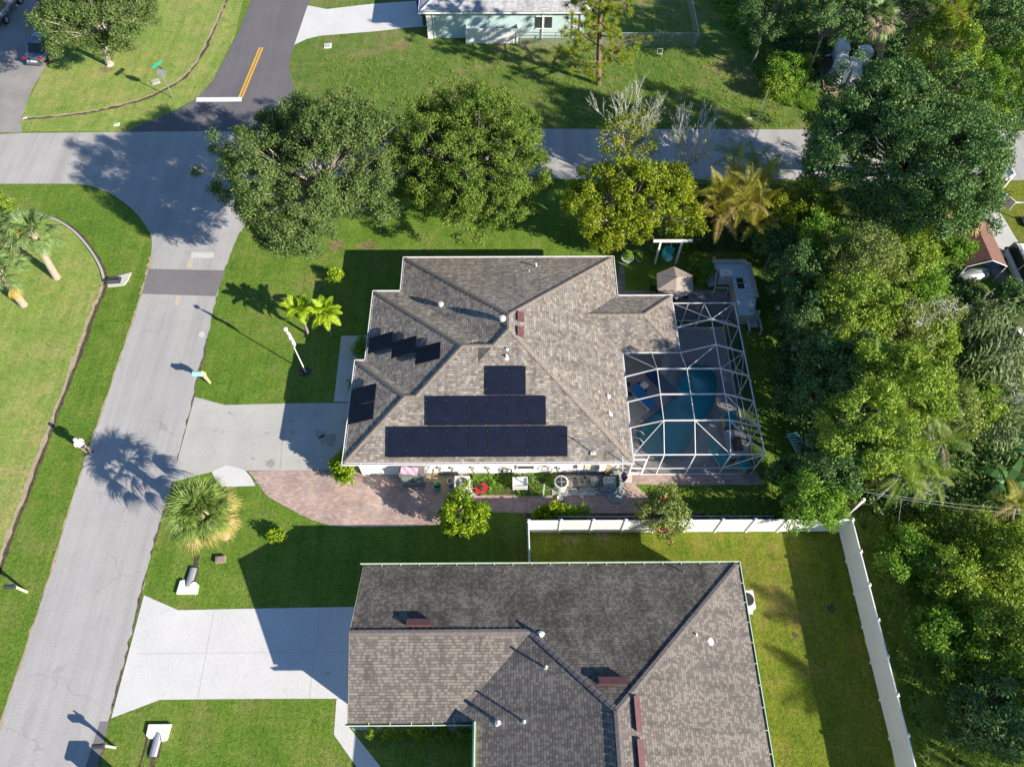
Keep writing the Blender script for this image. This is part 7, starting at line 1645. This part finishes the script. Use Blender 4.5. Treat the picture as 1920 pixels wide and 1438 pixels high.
def car(q, rz, lab, paint, kind='suv'):
    t = thing('parked_car', lab, 'car', q, rz)
    if kind == 'suv':
        L_, W_ = 4.7, 1.88; st = [(-2.35, .62, .55, .95, 0), (-2.25, .84, .40, 1.02, 0), (-1.6, .93, .32, 1.05, 0), (-.6, .94, .3, 1.06, 0), (.7, .94, .3, 1.05, 0), (1.6, .92, .33, 1.0, 0), (2.2, .82, .42, .88, 0), (2.35, .62, .52, .75, 0)]
        gh = [(-2.2, .66, 1.02, 1.55), (-1.9, .70, 1.04, 1.74), (0, .72, 1.06, 1.78), (.6, .70, 1.06, 1.74), (1.35, .66, 1.04, 1.08)]
    else:
        L_, W_ = 4.7, 1.82; st = [(-2.35, .60, .48, .82, 0), (-2.2, .82, .35, .98, 0), (-1.5, .90, .28, 1.0, 0), (-.5, .91, .26, .96, 0), (.8, .91, .26, .95, 0), (1.7, .88, .3, .84, 0), (2.2, .78, .38, .72, 0), (2.35, .58, .45, .62, 0)]
        gh = [(-1.75, .62, .99, 1.02), (-1.1, .62, .98, 1.38), (-.3, .64, .97, 1.46), (.4, .62, .96, 1.40), (1.3, .62, .93, .96)]
    mb = MB(); vs = []; fs = []
    for x, w, z0, z1, _ in st:
        vs += [(x, -w * .92, z0), (x, -w, (z0 + z1) * .5), (x, -w * .93, z1 - .06), (x, -w * .78, z1), (x, w * .78, z1), (x, w * .93, z1 - .06), (x, w, (z0 + z1) * .5), (x, w * .92, z0)]
    for i in range(len(st) - 1):
        for k in range(8): fs.append((i * 8 + k, i * 8 + (k + 1) % 8, (i + 1) * 8 + (k + 1) % 8, (i + 1) * 8 + k))
    fs += [tuple(range(8)), tuple(range((len(st) - 1) * 8, len(st) * 8))[::-1]]
    mb.add(vs, fs); o = mb.build('body', paint, t, True)
    mod = o.modifiers.new('s', 'SUBSURF'); mod.levels = 1; mod.render_levels = 1
    vs = []; fs = []; mb = MB()
    for x, w, z0, z1 in gh: vs += [(x, -w * 1.12, z0), (x, -w * .95, z1 - .05), (x, -w * .8, z1), (x, w * .8, z1), (x, w * .95, z1 - .05), (x, w * 1.12, z0)]
    for i in range(len(gh) - 1):
        for k in range(5): fs.append((i * 6 + k, i * 6 + k + 1, (i + 1) * 6 + k + 1, (i + 1) * 6 + k))
    fs += [tuple(range(6)), tuple(range((len(gh) - 1) * 6, len(gh) * 6))[::-1]]; mb.add(vs, fs); mb.build('windows', 'glass', t)
    mb = MB(); r0, r1 = gh[1], gh[-2]; nseg = 4
    vs = []; 
    for i in range(1, len(gh) - 1): x, w, z0, z1 = gh[i]; vs += [(x, -w * .93, z1 + .0), (x, -w * .75, z1 + .02), (x, w * .75, z1 + .02), (x, w * .93, z1 + .0)]
    fs = [(i * 4 + k, i * 4 + k + 1, (i + 1) * 4 + k + 1, (i + 1) * 4 + k) for i in range(len(gh) - 3) for k in range(3)]; mb.add(vs, fs)
    for s_ in (-1, 1):
        for (x, w, z0, z1), (x2, w2, z02, z12) in zip(gh[:-1], gh[1:]): mb.bar((x, s_ * w * .95, z1 - .01), (x2, s_ * w2 * .95, z12 - .01), .07, .05)
        mb.bar((-.2, s_ * gh[2][1] * 1.13, gh[2][2]), (-.2, s_ * gh[2][1] * .96, gh[2][3] - .04), .06, .09)
    mb.build('roof_panel', paint, t)
    for x in (-1.45, 1.45):
        for s_ in (-1, 1):
            mb = MB(); mb.tube([(x, s_ * (W_ / 2 - .2), .34), (x, s_ * (W_ / 2 + .01), .34)], .35, 18); w_ = mb.build('wheel', 'tyre', t); mb = MB(); mb.tube([(x, s_ * (W_ / 2), .34), (x, s_ * (W_ / 2 + .02), .34)], .21, 12); mb.build('rim', 'steel', w_)
    for s_ in (-1, 1):
        mb = MB(); mb.box((-2.27, s_ * .68, .86), (.12, .28, .16)); mb.build('tail_lamp', 'lamp_red', t)
        mb = MB(); mb.box((.75, s_ * 1.0, 1.05), (.14, .16, .12)); mb.build('mirror', paint, t)
    mb = MB(); mb.box((-2.37, 0, .62), (.03, .5, .13)); mb.build('number_plate', 'white', t)
    mb = MB(); mb.box((-2.36, 0, .4), (.08, 1.4, .12)); mb.build('rear_bumper', 'dark' if kind == 'suv' else paint, t)
    if kind == 'suv':
        mb = MB()
        for s_ in (-.6, .6): mb.bar((-1.7, s_, 1.83), (.5, s_, 1.8), .05)
        for x in (-1.2, -.2): mb.bar((x, -.6, 1.84), (x, .6, 1.84), .05)
        mb.build('roof_rack', 'steel', t)
    return t
car((34.4, 30.0, 0), -PI / 2 , 'white estate car with a roof rack parked on the right neighbour drive', 'car_white')
car((-38.66, 55.18, 0.00), 1.48, 'silver grey sedan parked under the oak in the top corner', 'silver', 'sedan')
car((-44.24, 60.46, 0.00), 1.5, 'pale blue silver pickup like car cut off by the top corner of the picture', 'silver', 'suv')
t = thing('skiff', 'small upturned grey skiff poking out from under the brown shelter', 'boat', (31.2, 30.6, 0), .1)
mb = MB(); prf = [(-1.0, .05, .35), (-.7, .42, .5), (0, .5, .52), (.7, .42, .5), (1.0, .36, .45)]; vs = []; fs = []
for x, w, z in prf: vs += [(x, -w, .05), (x, -w * .8, z * .7), (x, 0, z), (x, w * .8, z * .7), (x, w, .05)]
for i in range(4):
    for k in range(4): fs.append((i * 5 + k, i * 5 + k + 1, (i + 1) * 5 + k + 1, (i + 1) * 5 + k))
fs.append((20, 21, 22, 23, 24)); mb.add(vs, fs); mb.build('hull', 'steel', t, True)
mb = MB(); mb.bar((-.9, 0, .45), (.95, 0, .52), .05); mb.build('keel', 'conc', t)
t = thing('shelter', 'long brown canvas shelter on thin white legs over the grey skiff beside the white car', 'canopy shelter', (31.2, 32.0, 0))
for sx, nm in ((-1, 'canvas_slope'), (1, 'canvas_slope')):
    mb = MB(); mb.add([(0, -1.9, 2.2), (0, 2.4, 2.2), (sx * 1.32, 2.4, 1.6), (sx * 1.32, -1.9, 1.6), (0, -1.9, 2.17), (0, 2.4, 2.17), (sx * 1.32, 2.4, 1.57), (sx * 1.32, -1.9, 1.57)], [(0, 1, 2, 3), (7, 6, 5, 4), (0, 3, 7, 4), (2, 1, 5, 6), (3, 2, 6, 7)]); mb.build(nm, 'canvas_brown', t)
for x in (-1.3, 1.3):
    for y in (-1.88, 2.3): mb = MB(); mb.tube([(x, y, 0), (x, y, 1.6)], .03, 6); mb.build('leg', 'alu', t)
mb = MB(); mb.tube([(-1.3, -1.92, 1.6), (0, -1.92, 2.2), (1.3, -1.92, 1.6)], .03, 6); mb.build('front_bow', 'alu', t)
t = thing('storage_box', 'large pale plastic storage box at the right picture edge', 'box', (32.89, 25.29, 0.00), .15)
mb = MB(); mb.b2(-1.0, 1.0, -.5, .5, .02, 1.0); mb.build('body', 'alu', t); mb = MB(); mb.b2(-1.04, 1.04, -.54, .54, 1.0, 1.08); mb.build('lid', 'alu', t)
bucket((32.15, 26.16, 0.00), 'deep blue plastic bucket beside the pale storage box', 'blue_pl', .26, .4)
for nm, q in (('green wheeled bin', (-7.03, 58.66, 0.00)),):
    t = thing('wheeled_bin', 'dark green wheeled bin at the corner of the aqua house', 'bin', q)
    mb = MB(); mb.prism([(-.28, -.3), (.28, -.3), (.32, .32), (-.32, .32)], .08, 1.0); mb.build('body', 'green_bin', t); mb = MB(); mb.b2(-.34, .34, -.36, .36, 1.0, 1.07); mb.build('lid', 'green_bin', t)
    for x in (-.28, .28): mb = MB(); mb.tube([(x - .03, .3, .1), (x + .03, .3, .1)], .1, 10); mb.build('wheel', 'tyre', t)
t = thing('recycling_box', 'blue recycling bin behind the green wheeled bin', 'bin', (-7.65, 60.53, 0.00)); mb = MB(); mb.b2(-.25, .25, -.3, .3, .03, .95); mb.build('body', 'blue_pl', t); mb = MB(); mb.b2(-.28, .28, -.33, .33, .95, 1.0); mb.build('lid', 'blue_pl', t)
# air conditioner of the lower house
t = thing('air_conditioner', 'white air conditioner unit beside the lower house eave in the back yard', 'air conditioner', (12.05, 9.0, 0))
mb = MB(); mb.b2(-.4, .42, -.45, .45, .06, .9); o = mb.build('housing', 'alu', t); mb = MB(); mb.lathe((.05, 0, .9), [(.33, 0), (.33, .03)], 22); mb.build('fan_well', 'dark', t); mb = MB(); mb.b2(-.5, .5, -.55, .55, Z2, .06); mb.build('pad', 'conc', t)
t = thing('wire_bundle', 'pair of thin overhead cables crossing the lower jungle to the picture edge', 'cables')
mb = MB()
for a, b in (((18.17, 13.75, 3.50), (26.64, 12.01, 5.00)), ((18.67, 13.58, 3.50), (26.53, 11.74, 5.00)), ((19.65, 13.03, 4.00), (21.19, 12.35, 0.20))):
    a = Vector(a); b = Vector(b); mb.tube([a, a.lerp(b, .5) - Vector((0, 0, .25)), b], .008, 4)
mb.build('cable', 'lead', t)
t = thing('utility_pole', 'weathered service pole hidden in the lower jungle carrying the cables', 'pole', (20.19, 14.42, 0.00)); mb = MB(); mb.tube([(0, 0, 0), (0, .15, 3.6)], .09, 8); mb.build('pole', 'wood_grey', t); mb = MB(); mb.bar((-.3, .15, 3.5), (.3, .15, 3.5), .06); mb.build('crossarm', 'wood_grey', t)

# ================================================================== PERSON
def skin_body(name, verts, edges, radii, mat, parent, root=0, sub=1):
    me = D.meshes.new(name); me.from_pydata(verts, edges, []); me.materials.append(MT[mat]); o = link(name, me, parent)
    m = o.modifiers.new('skin', 'SKIN'); 
    for v in me.skin_vertices[0].data: v.radius = (.05, .05)
    for i, r in enumerate(radii): me.skin_vertices[0].data[i].radius = (r, r) if not isinstance(r, tuple) else r
    me.skin_vertices[0].data[root].use_root = True
    s_ = o.modifiers.new('sub', 'SUBSURF'); s_.levels = s_.render_levels = sub
    o.modifiers['skin'].use_smooth_shade = True
    return o
pp = (-24.38, 17.85, 0.00)
pe = thing('person', 'person in white shirt and cap with dark shorts standing at the road edge', 'person', pp, 0.9)
V = [(0, 0, .95), (0, 0, 1.12), (0, .01, 1.32), (0, .01, 1.45), (0, .0, 1.54), (0, -.01, 1.62), (0, -.015, 1.70),
     (.10, 0, .90), (.11, -.03, .50), (.12, .0, .09), (.12, -.14, .04), (-.10, 0, .90), (-.12, .06, .50), (-.13, .1, .09), (-.13, -.04, .04),
     (.19, .01, 1.40), (.25, .02, 1.12), (.12, -.24, 1.08), (-.19, .01, 1.40), (-.25, .02, 1.12), (-.12, -.24, 1.08)]
E_ = [(0, 1), (1, 2), (2, 3), (3, 4), (4, 5), (5, 6), (0, 7), (7, 8), (8, 9), (9, 10), (0, 11), (11, 12), (12, 13), (13, 14), (2, 15), (15, 16), (16, 17), (2, 18), (18, 19), (19, 20)]
Rd = [(.15, .11), (.14, .10), (.17, .11), (.07, .06), .055, (.085, .1), (.075, .085), .085, .055, .038, .03, .085, .055, .038, .03, .055, .042, .028, .055, .042, .028]
body = skin_body('body', V, E_, Rd, 'skin', pe)
# hands: palm plus five fingers on each controller grip
for s_ in (1, -1):
    hv = [(0, 0, 0), (0, -.045, 0), (0, -.085, .004)]; he = [(0, 1), (1, 2)]; hr = [.024, .03, .028]
    for k in range(4):
        x = (-.027 + k * .018); b = len(hv); l = (.05, .058, .055, .043)[k]
        hv += [(x, -.09, .004), (x * 1.05, -.09 - l * .6, .0), (x, -.09 - l, -.022)]; he += [(2, b), (b, b + 1), (b + 1, b + 2)]; hr += [.0095, .009, .008]
    b = len(hv); hv += [(-s_ * .035, -.05, .01), (-s_ * .052, -.08, .018)]; he += [(1, b), (b, b + 1)]; hr += [.011, .009]
    h_ = skin_body('hand', [(x + s_ * .12, y - .24, z + 1.08) for x, y, z in hv], he, hr, 'skin', pe)
    mb = MB(); x = s_ * .12; z_ = 0
    off = 7 if s_ > 0 else 11
    sh = skin_body('shoe', [(V[off + 2][0], V[off + 2][1] + .04, .05), (V[off + 2][0], V[off + 2][1] - .06, .05), (V[off + 3][0], V[off + 3][1] - .02, .035)], [(0, 1), (1, 2)], [.05, .055, .045], 'shoes', pe)
skin_body('shirt', [(0, 0, .90), (0, 0, 1.1), (0, .01, 1.3), (0, .01, 1.44), (.19, .01, 1.41), (.245, .02, 1.18), (-.19, .01, 1.41), (-.245, .02, 1.18)], [(0, 1), (1, 2), (2, 3), (2, 4), (4, 5), (2, 6), (6, 7)], [(.20, .15), (.19, .145), (.21, .145), (.10, .09), .08, .075, .08, .075], 'shirt', pe)
skin_body('shorts', [(0, 0, .98), (0, 0, .88), (.105, 0, .80), (.115, -.02, .56), (-.105, 0, .80), (-.12, .04, .56)], [(0, 1), (1, 2), (2, 3), (1, 4), (4, 5)], [(.17, .13), (.165, .13), .11, .095, .11, .095], 'shorts', pe)
mb = MB(); mb.lathe((0, -.012, 1.665), [(.105, 0), (.108, .05), (.085, .1), (.04, .125), (.0, .13)], 16); mb.add([(-.09, -.08, 1.68), (.09, -.08, 1.68), (.08, -.19, 1.66), (-.08, -.19, 1.66)], [(0, 1, 2, 3)]); mb.build('cap', 'shirt', pe)
mb = MB(); mb.box((0, -.096, 1.63), (.02, .03, .035)); mb.build('nose', 'skin', pe)
for s_ in (-1, 1): mb = MB(); mb.lathe((s_ * .034, -.093, 1.645), [(.0, 0), (.009, .004), (.0, .012)], 8); mb.build('eye', 'dark', pe); mb = MB(); mb.tube([(s_ * .088, -.01, 1.60), (s_ * .098, 0, 1.64)], .016, 6); mb.build('ear', 'skin', pe)
ct = thing('drone_controller', 'small grey drone controller held in both hands by the person in white', 'controller', pp, 0.9)
mb = MB(); mb.box((0, -.36, 1.09), (.2, .09, .035)); mb.build('body', 'lead', ct); mb = MB(); mb.box((0, -.40, 1.14), (.15, .012, .09)); mb.build('phone', 'dark', ct)

# ================================================================== TREES OUTSIDE THE FRAME (their shadows lie on the yard)
for i, (x, y, z, s) in enumerate(((28.0, .2, 6.6, 2.0), (29.4, -3.8, 7.2, 2.2), (33.0, 1.0, 7.4, 2.2), (32.0, -6.0, 7.6, 2.3))):
    rg = np.random.default_rng(300 + i)
    feather_palm(['tall feathery palm outside the lower right corner, the upper one', 'tall feathery palm outside the lower right corner, the outer one', 'shorter feathery palm outside the lower right corner', 'tall feathery palm outside the lower right corner, the lowest'][i], (x, y), [(x, y, z)], 'lf_palm', 18, s * 1.15, 310 + i, .14, oldf=.1, npair=20, lf=.7, el1=-30, w=.09)

tree('oak_tree', 'oak standing outside the lower right corner of the picture', (33.9, -.7, 7.0), 2.4, 2.0, 1.8, 'lf_dark', 200, 50, .28, .2, .12, 12, 401, 'bark', .16)

# ================================================================== LIGHT, SKY, CAMERA
w = D.worlds.new('World'); sc.world = w; w.use_nodes = True; nt = w.node_tree
bg = nt.nodes['Background']; sky = nt.nodes.new('ShaderNodeTexSky'); sky.sky_type = 'NISHITA'; sky.sun_disc = False
el = math.asin(SUN.z); az = math.atan2(SUN.x, SUN.y)
sky.sun_elevation = el; sky.sun_rotation = az; sky.air_density = 1.0; sky.dust_density = 0.1; sky.ozone_density = 5.0
nt.links.new(sky.outputs[0], bg.inputs[0]); bg.inputs[1].default_value = 0.078
sl = D.lights.new('sun', 'SUN'); sl.energy = 4.6; sl.angle = math.radians(0.5); sl.color = (1.0, 0.91, 0.78)
so = D.objects.new('sun', sl); COL.objects.link(so); so.rotation_euler = SUN.to_track_quat('Z', 'Y').to_euler(); so.location = (0, 0, 60)
cd = D.cameras.new('camera'); cam = D.objects.new('camera', cd); COL.objects.link(cam); sc.camera = cam
cd.sensor_width = 36; cd.lens = 36 * 1345 / 1920; cd.clip_end = 2000; cd.clip_start = .5
CAM_R = Matrix([[0.99998, 0.004825, -0.004071], [-0.006223, 0.861882, -0.507071], [0.001062, 0.507086, 0.861895]])
cam.matrix_world = Matrix.Translation((0, 0, 38.0)) @ CAM_R.to_4x4()
sc.view_settings.view_transform = 'Standard'; sc.view_settings.look = 'None'; sc.view_settings.exposure = 1.0; sc.view_settings.gamma = 1
sc.render.engine = 'CYCLES'
sc.cycles.max_bounces = 6; sc.cycles.transparent_max_bounces = 12; sc.cycles.diffuse_bounces = 3; sc.cycles.caustics_reflective = False; sc.cycles.caustics_refractive = False
